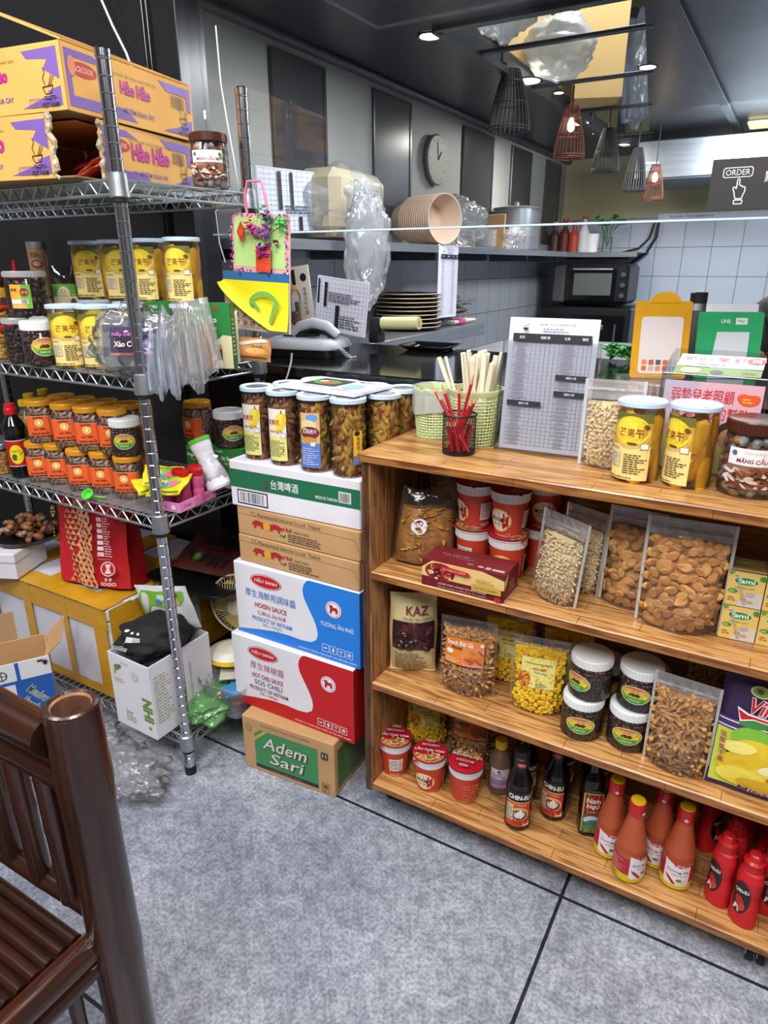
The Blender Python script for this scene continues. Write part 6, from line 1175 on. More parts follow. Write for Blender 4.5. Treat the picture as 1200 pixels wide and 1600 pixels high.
o = b.build('dried_goods', t)
# dark tray / red black pouch behind, right
t = thing('food_pouch', 'black and dark red food pouch with green emblem lying behind the box stack', 'pouch', (-1.24, 1.16, ZF+.03), 0, rot=(-1.25, .05, .2))
b = B(); packet(b, .2, .15, .03, '#5a1c18', n=14); b.build('pouch_body', t); d = WD(); d.ell(-3.6, 4.2, 1.8, 1.8, '#2f5a24'); d.ell(-3.6, 4.2, 1.1, 1.2, '#5a8a34'); d.text(-3.6, 4.2, 1.4, 'y', '#c8d8a0', w=.9, bold=2)
for k in range(7): d.poly([(-6+k*2.1, 9), (-4.8+k*2.1, 9.2), (-3+k*2.1, 13.2), (-4.2+k*2.1, 13.3)], '#1c1414')
for k in range(3): d.poly([(0+k*2.1, 2), (1.2+k*2.1, 2), (1.8+k*2.1, 5.6), (.4+k*2.1, 5)], '#1c1414')
d.ell(-6, 5, .7, 2, '#1c1414', rot=.3); d.ell(-1.2, 4.4, .7, 2, '#1c1414', rot=-.3); d.text(1, 7.6, .9, 'KIMCHI', '#1c1414', w=6, bold=1); lab(d, 'print', t, pack_map(.2, .15, .03, o0=.002))
t = thing('black_tray', 'black plastic tray under the dark red pouch', 'tray', (-1.24, 1.19, ZF+.003), 0); b = B(); T = Matrix.Identity(4)
loft(b, [(rrect(.24, .2, .03), 0), (rrect(.27, .23, .035), .022), (rrect(.275, .235, .035), .022), (rrect(.24, .2, .03), .002)], 'black'); b.build('tray_body', t)
# fan
fc = onY(372, 940, 1.19)
t = thing('fan', 'small cream and yellow electric fan behind the stacked cartons', 'fan', (fc.x+.01, 1.19, .205), .25)
R_ = .082; hz = fc.z-.205; T = Matrix.Translation((0, -.01, hz)) @ Matrix.Rotation(PI/2-.1, 4, 'X')
b = B(); b.tube([(R_*math.cos(a), R_*math.sin(a), 0) for a in [2*PI*k/40 for k in range(40)]], .003, '#d8cdb0', 8, T, close=True)
for k in range(48):
    a = 2*PI*k/48; b.tube([(.018*math.cos(a), .018*math.sin(a), .026), (.055*math.cos(a), .055*math.sin(a), .022), (R_*math.cos(a), R_*math.sin(a), 0), (.055*math.cos(a), .055*math.sin(a), -.03), (.02*math.cos(a), .02*math.sin(a), -.034)], .0011, '#d8cdb0', 4, T)
b.lathe([(.02, .024), (.02, .028), (0, .029)], '#d8cdb0', 20, T=T); b.build('cage', t)
b = B()
for k in range(3):
    a0 = 2*PI*k/3; b.grid(lambda u, v: Vector(((.012+.058*v)*math.cos(a0+u*1.7-.3*v), (.012+.058*v)*math.sin(a0+u*1.7-.3*v), -.008+.016*u)), 10, 6, '#ecd040', T=T)
b.lathe([(.013, -.012), (.014, .01), (0, .012)], '#d8b52a', 16, T=T); b.build('blades', t)
b = B(); b.lathe([(.026, -.08), (.03, -.05), (.03, -.034), (0, -.034)], '#d8cdb0', 20, T=T); b.tube([(0, .05, hz-.02), (.0, .045, hz-.1), (-.0, .02, .03)], .011, '#d8cdb0', 10); b.build('stand', t)
bt = onz(345, 1015, .21)
b = B(); Tb = Matrix.Translation((bt.x-fc.x+.01, bt.y-1.19, 0)); b.lathe([(.06, 0), (.064, .004, '#d8b52a'), (.06, .014, '#e6e0d0'), (.035, .024, '#e6e0d0'), (0, .027)], '#d8b52a', 34, T=Tb); b.build('base', t)
# clear tub, green bag, white carton with black cloth bag
tb_ = onz(352, 1110, ZB)
t = thing('storage_tub', 'clear plastic storage tub under the yellow fan base', 'tub', (tb_.x+.005, tb_.y+.045, ZB+.002), .1)
b = B(); loft(b, [(rrect(.1, .13, .02), 0), (rrect(.125, .155, .022), .085), (rrect(.135, .165, .024), .087), (rrect(.135, .165, .024), .096)], 'film', cap=False); b.add([(x, y, .001) for x, y in rrect(.1, .13, .02)], [list(range(28))], 'film'); b.build('tub_body', t)
b = B(); rg = random.Random(3)
for k in range(8): b.box((rg.uniform(-.03, .03), rg.uniform(-.04, .04), .02+.008*k), (.05, .07, .006), rg.choice(['#3a8ac0', '#a8682a', '#2a2a2c', '#c9c2b4', '#5aa0c8']), rz=rg.uniform(0, 3)); 
b.build('packets', t)
t = thing('green_plastic_bag', 'light green translucent plastic bag lying on the bottom rack shelf', 'bag', (-1.105, 1.035, ZB)); b = B(); crumple(b, (0, 0, .028), (.13, .2, .055), 'film_green', 5, .3, 2.4, 50, 28, flat=.0); b.build('bag', t)
t = thing('carton_of_bags', 'open white carton with green lettering holding a black cloth bag', 'carton', (-1.278, .872, ZB), -.02)
W, Dp, Hh, th_ = .142, .19, .2, .003
b = B(); b.box((W/2, th_/2, Hh/2), (W, th_, Hh), 'card_white'); b.box((W/2, Dp-th_/2, Hh/2), (W, th_, Hh), 'card_white'); b.box((th_/2, Dp/2, Hh/2), (th_, Dp-2*th_-.0004, Hh), 'card_white'); b.box((W-th_/2, Dp/2, Hh/2), (th_, Dp-2*th_-.0004, Hh), 'card_white'); b.box((W/2, Dp/2, .002), (W-.007, Dp-.007, .003), 'card_white')
d = D(); d.vtext(11, 15.6, 2.0, 'NHI', '#5f8a34', 1.25, rot=-PI/2+.0, bold=4) if 0 else None
d.text(12.2, 7.5, 3.4, 'NHI', '#6a9436', w=6.5, rot=-PI/2, bold=5); d.ell(12.2, 2.6, .5, .5, '#6a9436'); d.text(5.2, 4.6, 1.5, 'Juy', '#7aa050', w=2.4, bold=1); d.text(5.6, 2.9, 1.6, 'COCO', '#7aa050', w=3.2, bold=1); d.ell(2.8, 16.6, 1.1, .8, '#6a9436', rot=.5); d.ell(1.9, 15.2, .8, .4, '#9ab86a', rot=1); d.ell(4, 17.2, .5, .5, '#3a6ab0'); d.text(4.8, 14, .8, '☘', '#9ab86a') if 0 else None; d.ell(9, 16, 1.15, 1.15, '#b8bcae'); d.ell(9, 16, 1.0, 1.0, '#dcd9e2'); d.small(8.4, 15.6, 9.6, 16.4, 3, '#9aa08c'); d.small(1.6, 12.6, 6, 14, 3, '#b0bca0'); d.text(6, 18.4, .5, '100% ORGANIC', '#9aa08c', w=3)
d.emit(b, plane((0, 0, 0), (1, 0, 0), (0, 0, 1)))
d = D(); d.small(1, 4, 6, 17, 16, '#a8b08c', 3); d.text(8, 9.5, 1.2, 'ORGANIC BANH TRANG', '#8a9a6a', w=13, rot=-PI/2); d.text(12, 9.5, .8, 'NATURAL GOOD FOOD', '#a0a88c', w=11, rot=-PI/2); d.emit(b, plane((W, 0, 0), (0, 1, 0), (0, 0, 1))); b.build('carton_body', t)
t = thing('black_cloth_bag', 'black cloth bag with white print stuffed into the open white carton', 'cloth bag', (-1.21, .965, ZB+.2), -.02)
b = B(); crumple(b, (0, 0, .018), (.155, .19, .105), 'black_cloth', 12, .18, 1.6, 48, 30); b.build('cloth', t)
d = D()
for x in (-2, 0, 2): d.ell(x, 3.2, .5, .38, '#d8d8dc', 14)
d.poly([(-.5, .2), (3.6, .9), (3.4, 2), (-.7, 1.9)], '#c9c9cc')
for k in range(10): d.line([(-.4+k*.42, .3+k*.06), (-.7+k*.42, 1.9)], .12, '#2a2a2c')
d.rect(-3.6, -2.6, .4, -1.6, '#8a8a8c'); d.text(-2.4, -2.1, .5, 'NICE', '#e0e0e2', w=1.8, bold=1); d.ell(-1.4, -.6, .18, .5, '#e6e6e6', 10)
def cm_(u, v, o):
    a = -PI/2+u/.075; ph = .35+v/.075; d0 = Vector((math.cos(a)*math.cos(ph), math.sin(a)*math.cos(ph), math.sin(ph))); so = Vector((12*7.3, 12*3.1, 12*5.7)); k = 1+.18*(abs(noise.noise(d0*1.6+so))*2-.6)+.09*noise.noise(d0*4.8+so)
    return Vector((d0.x*.0775*k, d0.y*.095*k, d0.z*.0525*k+.018))+d0*(.002+o)
lab(d, 'print', t, cm_)
t = thing('wipes_packet', 'white and green wet wipes packet standing behind the black cloth bag', 'packet', (-1.22, 1.035, ZB+.205), 0, rot=(.15, -.18, .1)); b = B(); packet(b, .17, .12, .04, '#e0e0e2', n=14); b.build('packet', t); d = WD(); d.poly([(-8, 1), (-3, 7.4), (6, 7.4), (7.6, 9), (7.6, 11), (-6, 11), (-8, 8)], '#7fc040'); d.ell(4.6, 10.2, 1.6, .6, '#c01c2c'); d.ell(0, 8.6, 1, .7, '#4a9ad0'); d.ell(5, 8.2, 1.2, .8, '#e0b090'); d.ell(-4, 4, 1, .6, '#c01c2c'); lab(d, 'print', t, pack_map(.17, .12, .04, o0=.002))
# clear film heap on the floor
t = thing('plastic_film', 'heap of crumpled clear plastic film on the floor under the rack corner', 'plastic film', (-1.22, .81, .004)); b = B(); crumple(b, (0, 0, .036), (.3, .16, .07), 'film', 15, .3, 2.6, 70, 34); crumple(b, (-.1, .03, .045), (.14, .12, .08), 'film', 16, .35, 2.2, 50, 30); b.build('film_heap', t)
# blue and white carton with open flaps
A = onz(76, 1024, .30); Q = onz(0, 1052, .30); rz_ = math.atan2(A.y-Q.y, A.x-Q.x); rz_ = 1.02; W, Dp, Hh = .3, .12, .30
o_ = Vector((A.x-W*math.cos(rz_), A.y-W*math.sin(rz_)))
t = thing('open_carton', 'open blue and white printed cardboard box behind the bamboo chair', 'box', (o_.x, o_.y, 0), rz_)
b = B(); b.box((W/2, .002, Hh/2), (W, .004, Hh), '#d8d8dc'); b.box((W/2, Dp-.002, Hh/2), (W, .004, Hh), 'card'); b.box((.002, Dp/2, Hh/2), (.004, Dp-.01, Hh), 'card'); b.box((W-.002, Dp/2, Hh/2), (.004, Dp-.01, Hh), 'card'); b.box((W/2, Dp/2, .003), (W-.01, Dp-.01, .004), 'card')
d = D(); d.rect(0, 0, 30, 30, '#d8d8dc'); d.rect(22.0, 0, 30, 24.5, '#1a56a8'); d.rect(0, 24.5, 30, 25.3, '#1a56a8'); d.rect(22.6, 24.5, 23.4, 30, '#1a56a8'); d.text(26.4, 20.6, 2.2, 'Meadow', '#efefef', w=5.6, rot=-.9, bold=5); d.text(26.4, 20.6, 2.0, 'Meadow', '#1c5a3a', w=5.4, rot=-.9, bold=1); d.text(24.6, 18.4, 2.0, 'Fresh', '#efefef', w=4.4, rot=-.9, bold=5); d.text(24.6, 18.4, 1.9, 'Fresh', '#1c5a3a', w=4.2, rot=-.9, bold=1)
d.ell(19.6, 27.3, 1.2, 1.2, '#22242c'); d.ell(19.6, 27.3, .95, .95, '#d8d8dc'); d.rect(18.6, 27.2, 20.6, 27.4, '#22242c'); d.rect(19.5, 26.3, 19.7, 28.3, '#22242c'); d.rect(27.4, 29, 28.6, 29.5, '#22242c'); d.poly([(28.6, 28), (29.4, 28), (29.4, 28.6), (29.8, 28.6), (29, 29.4), (28.2, 28.6), (28.6, 28.6)], '#22242c'); d.emit(b, plane((0, 0, 0), (1, 0, 0), (0, 0, 1))); b.build('box_body', t)
b = B(); b.box((0, 0, .035), (W*.98, .003, .07), 'card_dark', T=Matrix.Translation((W/2-.06, Dp, Hh)) @ Matrix.Rotation(-.25, 4, 'X')); b.build('flap', t)
b = B(); b.box((0, 0, .03), (.003, Dp*.8, .06), 'card', T=Matrix.Translation((W, Dp/2, Hh)) @ Matrix.Rotation(.75, 4, 'Y') @ Matrix.Rotation(.3, 4, 'X')); b.build('flap', t)
# ================================================================== TOP OF THE RACK
N0 = Vector((-1.175, .895)); rr = math.atan2(-.19, -.98)+PI   # left face direction
zt = 1.3215
def haoface(d, W, Hh, big, side):
    c = '#7a5aa8'
    if side:
        d.poly([(.8, Hh-.8), (7.5, Hh-.8), (11, Hh-2), (2, Hh-2), (2, Hh-5.5), (.8, Hh-6.5)], c); d.poly([(.8, .8), (W*.5, .8), (W*.42, 2.6), (2, 2.6), (2, 6.2), (.8, 6.8)], c)
        d.ell(5, Hh-3.6, 3.2, 1.2, '#b8342c'); d.text(5, Hh-3.6, .9, 'ACECOOK', '#e6c098', w=4.8, bold=1); d.ell(2.2, Hh-3.4, .9, 1.6, '#d8865a')
    d.poly([(W-11, Hh-.8), (W-.8, Hh-.8), (W-.8, Hh*.5), (W-2.2, Hh*.55), (W-2.2, Hh-2.4), (W-8.5, Hh-2.4)] if side else [(W-9, Hh-1), (W-.8, Hh-.8), (W-.8, Hh*.45), (W-4.4, Hh*.62), (W-3.2, Hh-2.6), (W-8, Hh-2.2)], c)
    d.poly([(W-10.5, .8), (W-.8, .8), (W-.8, Hh*.36), (W-4, Hh*.3), (W-3, .25*Hh)], c)
    x = W*(.5 if side else .42); h = 3.4 if big else 2.4; w_ = 12 if big else 8.5
    d.text(x, Hh*.6, h, 'Hảo Hảo', '#8a1c54', w=w_, bold=5); d.text(x+.1, Hh*.61, h, 'Hảo Hảo', '#c02a8a', w=w_, bold=3)
    d.text(x, Hh-2.2, .8, 'SẢN PHẨM VỚI CÔNG NGHỆ NHẬT BẢN', '#7a6440', w=13); d.text(x+.6, Hh*.24, 1.05, 'MÌ TÔM CHUA CAY', '#6a4a9a', w=8.8, bold=2); d.text(x-5, Hh*.25, .5, 'HƯƠNG VỊ', '#6a4a9a', w=2)
    if side: d.bars(W-7.4, Hh*.52, W-3, Hh*.74, '#5a4830')
    xx = W-3.4; y = Hh*.36
    d.line([(xx-1.6, y), (xx+.9, y+.2), (xx+.4, y-1), (xx-1, y-1.1), (xx-1.6, y)], .16, '#2a2018'); d.line([(xx-.9, y+.3), (xx-1.3, y+1.4), (xx-.7, y+2.2), (xx-1, y+3)], .14, '#2a2018'); d.line([(xx-.2, y), (xx+.8, y+1.8)], .14, '#2a2018'); d.line([(xx+.2, y), (xx+1.3, y+1.6)], .14, '#2a2018')
    d.text(xx, y-1.8, .8, 'TASTY', '#2a2018', w=2.9, bold=2); d.text(xx-.2, y-2.8, .8, 'VIET NAM', '#2a2018', w=4, bold=2)
    if not side: d.frame(W-8.5, .9, W-1.4, 2.1, .12, c); d.text(W-5, 1.5, .6, '2,310kg 30 gói x 77g', '#8a5aa0', w=6); [d.frame(3+k*2.6, 1.2, 4.8+k*2.6, 4, .12, '#3a2c1c') for k in range(3)]; d.small(2, 4.4, 9, 5.2, 1, '#3a2c1c')
    return d
W, Dp, Hh = .3, .365, .106
def haobox(name, label, z, near, rz, big, torn):
    t = thing(name, label, 'box', (near[0], near[1], z), rz)   # origin at the near corner: -x along the left face, +y along the right face
    b = B(); a = .0035; n = 'card_orange'
    x1 = -.045 if torn else 0; y1_ = .075 if torn else 0
    b.box((-W/2+x1/2, a/2, Hh/2), (W+x1, a, Hh), n); b.box((-a/2, (Dp+y1_)/2, Hh/2), (a, Dp-y1_-.001, Hh), n); b.box((-W/2, Dp-a/2, Hh/2), (W-.008, a, Hh), n); b.box((-W+a/2, Dp/2, Hh/2), (a, Dp-.008, Hh), n); b.box((-W/2, Dp/2, .002), (W-.004, Dp-.004, .003), 'card_in')
    if torn: b.box((-W/2-.02, Dp/2+.03, Hh-.001), (W-.05, Dp-.07, .0015), n)
    haoface(D(), W*100, Hh*100, big, 0).emit(b, plane((-W+x1, 0, 0), (1, 0, 0), (0, 0, 1)))
    dd = haoface(D(), Dp*100-y1_*100, Hh*100, big, 1); dd.emit(b, plane((0, y1_, 0), (0, 1, 0), (0, 0, 1)))
    b.build('box_body', t)
    if torn:
        b = B(); rg = random.Random(2)
        for (px_, py_, ax) in ((x1, .002, 0), (-.002, y1_, 1)):
            pts = [(px_+(rg.uniform(-.006, .006) if not ax else rg.uniform(-.002, .002)), py_+(rg.uniform(-.006, .006) if ax else rg.uniform(-.002, .002)), Hh*k/14) for k in range(15)]; b.tube(pts, [.004+rg.uniform(-.001, .002) for _ in pts], 'torn', 6, smooth=False)
        b.build('torn_edge', t); b = B(); rg = random.Random(4)
        for k in range(5): packet(b, .09, .1, .02, ['#c2402a', '#e0a070', '#b8283a'][k % 3], T=Matrix.Translation((-.05-.02*k, .06+.03*k, .008+.012*k)) @ Matrix.Rotation(-1.3, 4, 'X') @ Matrix.Rotation(rg.uniform(-.6, .6), 4, 'Z'))
        b.build('noodle_packets', t)
    return t
Rz = math.radians(10)
lo = haobox('noodle_carton', 'lower torn-open orange instant noodle carton on top of the wire rack', zt, N0, Rz, 1, 1)
up = haobox('noodle_carton', 'upper orange instant noodle carton with a raised lid flap', zt+.1085, N0+Vector((-.002, .004)), Rz-.03, 0, 0)
b = B(); fl = Matrix.Translation((0, 0, Hh)) @ Matrix.Rotation(-.30, 4, 'Y')
b.box((-.15, Dp/2, .003), (.3, Dp-.01, .004), 'card_orange', T=Matrix.Translation((-.002, 0, Hh)) @ Matrix.Rotation(.36, 4, 'Y')); d = D(); d.rect(2, 1, 8, 23, '#c98f7a'); d.line([(3, 3), (7, 8)], .4, '#b8486a'); d.line([(4, 12), (7, 20)], .4, '#b8486a'); d.emit(b, lambda u, v, o: Matrix.Translation((-.002, 0, Hh)) @ Matrix.Rotation(.36, 4, 'Y') @ Vector((-u, v, .0055+o))); b.build('lid_flap', up)
T_ = Matrix.Translation((-.30, .02, .11))
t = thing('red_plastic_bag', 'red and white plastic bag on the noodle cartons, top left corner', 'bag', (-1.52, .93, zt+.26)); b = B(); crumple(b, (0, 0, .035), (.14, .12, .08), 'film_pink', 31, .4, 2.6, 40, 24); b.build('bag', t)
q = onz(328, 300, zt); c_ = candy_jar('clear jar of wrapped candies with brown lid on the top rack shelf', (-1.10, 1.165, zt), face((-1.10, 1.165))-.15, .86); 
# hanging card, calendar and flowers on the rear post
t = thing('hanging_card', 'light green card with red diamond and glitter flowers hanging from the rack', 'card', (-1.014, 1.205, 1.155), 0, rot=(0, .06, 0))
b = B(); b.box((0, 0, .058), (.158, .0025, .118), '#e0a8b0', bv=.0006); d = D(); d.rect(-7.2, 1, 6.6, 11, '#b8dc8a'); rg = random.Random(5)
for k in range(90):
    x, y = rg.choice([(rg.uniform(-7.9, 7.9), rg.choice([.3, 11.5])), (rg.choice([-7.6, 7.3]), rg.uniform(0, 11.7))]); d.ell(x, y, .28, .22, rg.choice(['#c24a6a', '#8a3a5a', '#e8c0c8', '#a83a8a', '#4a4a8a']), 6, rot=rg.uniform(0, 3))
d.poly([(-5.6, 8), (-4.4, 10.2), (-3.2, 8), (-4.4, 5.9)], '#c8321e'); d.poly([(-5.1, 8), (-4.4, 9.2), (-3.7, 8), (-4.4, 6.9)], '#e0502a'); d.rect(-.4, .2, 3.6, 5.4, '#e0502a'); d.small(-.2, .3, 3.4, 5.2, 9, '#c83a2a', 4); d.emit(b, plane((0, -.0013, 0), (1, 0, 0), (0, 0, 1))); b.build('card', t)
b = B(); rg = random.Random(8)
for (cx_, cz_, n_, c1_) in ((-.02, .098, 16, ['#c01c3a', '#d8402a']), (-.01, .082, 20, ['#b81ca0', '#d83ab8']), (.022, .085, 22, ['#8a1cb0', '#b83ac8']), (.018, .045, 30, ['#a81c7a', '#d82a9a', '#3a2a9a']), (.03, .112, 10, ['#1c2a4a', '#22304a']), (.064, .098, 16, ['#2fa84a', '#4ac85a']), (.02, .12, 8, ['#3a8a34']), (.04, .06, 8, ['#2a3a8a', '#7a2a1c'])):
    for k in range(n_): b.piece('leaf', (cx_+rg.uniform(-.013, .013), -.012+rg.uniform(-.008, .006), cz_+rg.uniform(-.013, .013)), rrot(rg), .012, rg.choice(c1_))
for (x0_, z0_, x1_, z1_) in ((.02, .04, .03, .115), (.02, .06, .064, .095), (.02, .06, -.015, .09), (.03, .08, .062, .118)): b.tube([(x0_, -.012, z0_), ((x0_+x1_)/2, -.016, (z0_+z1_)/2+.004), (x1_, -.012, z1_)], .0012, '#3a7a34', 5)
b.build('glitter_flowers', t)
b = B(); b.tube([(-.035, -.002, .115), (-.036, -.006, .15), (-.03, -.004, .178), (-.0, .004, .18), (.01, .004, .15), (.02, -.0, .118)], .0032, '#d87a98', 8); b.build('pink_cord', t)
t = thing('calendar', 'wall calendar with yellow page curling up over handwritten dates', 'calendar', (-1.03, 1.2, 1.032), 0, rot=(0, .04, 0))
b = B(); b.box((0, 0, .061), (.185, .003, .123), '#d0c4c4', bv=.0006); d = D(); d.rect(-9, .3, 9, 8, '#d8bfa8'); d.frame(-6.5, .7, 8.6, 7.5, .08, '#4a3a34')
for k in range(1, 4): d.line([(-6.5, .7+1.7*k), (8.6, .7+1.7*k)], .07, '#4a3a34')
for r_, row in enumerate((['27', '28', '29', '30'], ['20', '21', '22', '23'], ['12', '13', '14', '15'], ['5', '6', '7', '8'])):
    for c2_, s_ in enumerate(row): d.text(-5.6+c2_*2.2+r_*-.1, 1.55+r_*1.7, .95, s_, '#3a2c30', bold=1)
d.emit(b, plane((0, -.0016, 0), (1, 0, 0), (0, 0, 1))); b.build('pages', t)
b = B(); b.box((0, -.003, .115), (.185, .002, .018), '#2f6aa0', bv=.0005); b.build('top_band', t)
b = B()
def yp(u, v):
    cut = max(0, 1-u*1.0)**1.2*.55; z0_ = .105-(.105-.012)*(u**.8 if u < 1 else 1)-.012; zz = .106-(.106-max(.006, .10-.115*u**.75))*v
    return Vector((-.092+.184*u, -.0045-.02*(v**3)*(1-.6*u)-.004*math.sin(u*PI)*v, zz))
b.grid(yp, 24, 12, '#e6dc1e'); d = D(); 
for k in range(26):
    a = k*.14-.4; d.ell(3.2-3.6*math.cos(a), 6.2+2*math.sin(a), .55, .4, '#7ab860', 8, rot=a)
for k in range(5): d.ell(.2+k*.4, 6.4-k*.35, .3, .55, '#7ab860', 8)
for k in range(12): d.ell(6.4-.1*k, 5.6-.3*k+.2, .5, .3, '#7ab860', 8)
d.emit(b, plane((0, -.0105, 0), (1, 0, 0), (0, 0, 1)), base=.004); b.build('yellow_page', t)
b = B()
for x in (-.04, .04): b.tube([(x, -.006, .118), (x, -.007, .128), (x+.002, .001, .131), (x+.002, .003, .12)], .0018, '#1c3a8a', 6)
b.build('ring', t)
t = thing('cable', 'thin white cable hanging beside the rear rack post', 'cable'); b = B(); pts = [onY(x, y, 1.30) for x, y in ((155, -20), (195, 80), (330, 70), (345, 140), (352, 200), (364, 260), (375, 300))]; b.tube([onY(x, y, 1.31) for x, y in ((337, 40), (345, 130), (355, 190), (366, 250), (374, 300), (337, 330), (343, 380), (352, 410))], .0016, 'white', 6)
o = b.build('cable_run', t)
t = thing('cable', 'white cable slanting down behind the top noodle carton', 'cable'); b = B(); b.tube([onY(x, y, 1.345) for x, y in ((150, -20), (176, 40), (197, 82), (215, 130))], .003, 'white', 8); b.build('cable_run', t)
# ================================================================== BAMBOO CHAIR
t = thing('bamboo_chair', 'dark brown bamboo chair with slatted seat in the lower left foreground', 'chair', (-.578, .343, 0), 0)
def culm(b, p0, p1, r, m, nodes=2, seed=1):
    p0, p1 = Vector(p0), Vector(p1); n = 24; rs = []; pts = []
    for k in range(n+1):
        v = k/n; q = min(abs(v-(j+.6)/nodes) for j in range(nodes)) if nodes else 1; rs.append(r*(1+.05*math.exp(-(q*40)**2)-.015*math.sin(v*17+seed))); pts.append(p0.lerp(p1, v))
    b.tube(pts, rs, m, 20)
b = B(); culm(b, (0, 0, 0), (0, 0, .741), .0285, 'bamboo', 3); b.lathe([(.0285, .7395), (.0275, .7435), (.0245, .745), (.021, .7435, 'bamboo_end'), (.019, .7405, 'bamboo_end'), (.011, .7395, 'bamboo_end'), (0, .7405)], 'bamboo', 30); o = b.build('back_post', t)
X1 = -.46
b = B(); culm(b, (-.02, -.018, .708), (X1, -.03, .724), .021, 'bamboo_h', 3); b.build('top_rail', t)
b = B(); culm(b, (-.02, -.01, .668), (X1, -.02, .676), .0075, 'bamboo_h', 4, 3); b.build('rail', t)
b = B(); culm(b, (-.02, -.01, .645), (X1, -.018, .650), .0135, 'bamboo_h', 3, 5); b.build('rail', t)
b = B(); culm(b, (-.02, -.006, .452), (X1, -.014, .452), .014, 'bamboo_h', 3, 7); b.build('rail', t)
for k in range(7):
    b = B(); x = -.052-.058*k; culm(b, (x, -.012, .455), (x, -.014, .642), .0125, 'bamboo', 1, k); b.build('slat', t)
b = B(); culm(b, (X1-.01, -.02, 0), (X1-.01, -.02, .745), .0285, 'bamboo', 3, 9); b.build('back_post', t)
b = B(); culm(b, (-.012, -.02, .413), (-.012, -.44, .413), .017, 'bamboo_y', 2, 3); b.build('seat_rail', t)
b = B(); culm(b, (-.008, -.02, .384), (-.008, -.44, .384), .0115, 'bamboo_y', 2, 5); b.build('seat_rail', t)
b = B(); culm(b, (X1+.01, -.02, .413), (X1+.01, -.44, .413), .017, 'bamboo_y', 2, 6); b.build('seat_rail', t)
for k in range(24):
    b = B(); y = -.03-.0172*k; culm(b, (-.03, y, .416), (X1+.03, y, .416), .0084, 'bamboo_h', 2, k); b.build('seat_slat', t)
b = B(); culm(b, (-.012, -.055, .2), (-.012, -.055, .378), .0085, 'bamboo', 1, 2); b.build('strut', t); b = B(); culm(b, (-.005, -.02, .19), (-.005, -.44, .19), .013, 'bamboo_y', 2, 8); b.build('stretcher', t)
for x in (-.01, X1): b = B(); culm(b, (x, -.44, 0), (x, -.44, .43), .02, 'bamboo', 2, 4); b.build('front_leg', t)
# ================================================================== KITCHEN: COUNTER AND WHAT STANDS ON IT
ZK = .94
b = B(); b.box((-.46, 1.30+.27, ZK-.012), (1.72, .54, .024), 'black_gloss', bv=.003); o1 = b
t = thing('counter', 'glossy black counter behind the box stack and wooden shelf', 'counter', (0, 0, 0)); b.build('counter_top', t)
b = B(); b.box((-.46, 1.33, (ZK-.026)/2+.001), (1.70, .03, ZK-.028), 'black_gloss'); b.box((-1.29, 1.58, .46), (.03, .46, .9), 'black'); b.box((.38, 1.58, .46), (.03, .46, .9), 'black'); b.build('front_panel', t)
# telephone
pl, pr2 = onz(432, 546, ZK), onz(556, 549, ZK)
t = thing('telephone', 'silver and black desk telephone with coiled cord on the counter', 'telephone', (-1.13, 1.52, ZK+.001), .2)
b = B(); loft(b, [(rrect(.2, .14, .03), 0), (rrect(.205, .145, .03), .02)], 'black'); b.build('base', t)
b = B(); loft(b, [(rrect(.212, .15, .035), .0205), (rrect(.216, .154, .035), .026), (rrect(.2, .14, .035), .042), (rrect(.17, .11, .03), .048)], '#b4bac4'); b.box((-.03, .01, .0495), (.07, .06, .003), 'black'); b.build('top_shell', t)
b = B(); b.tube([(-.03, -.02, .055), (-.01, -.025, .075), (.03, -.028, .085), (.07, -.028, .078), (.1, -.026, .055)], [.012, .014, .015, .014, .011], '#b4bac4', 12); b.tube([(-.02, -.02, .05), (.0, -.022, .064), (.035, -.024, .07), (.07, -.024, .064), (.09, -.022, .046)], .012, 'black', 10); b.tube([(.03, -.03, .052), (.03, -.03, .06)], .018, 'black', 14); b.build('handset', t)
b = B(); pts = [(.09+.0009*k+.007*math.cos(k*1.3), -.05+.0004*k+.007*math.sin(k*1.3), .012+.012*math.sin(k*.09)) for k in range(60)]; b.tube(pts, .0024, '#8a8c90', 5); b.build('coiled_cord', t)
t = thing('cable', 'white cable running down the black counter front under the telephone', 'cable'); b = B(); b.tube([onY(x, y, 1.296) for x, y in ((456, 552), (455, 565), (450, 585), (444, 600))], .0022, 'white', 6); b.build('cable_run', t)
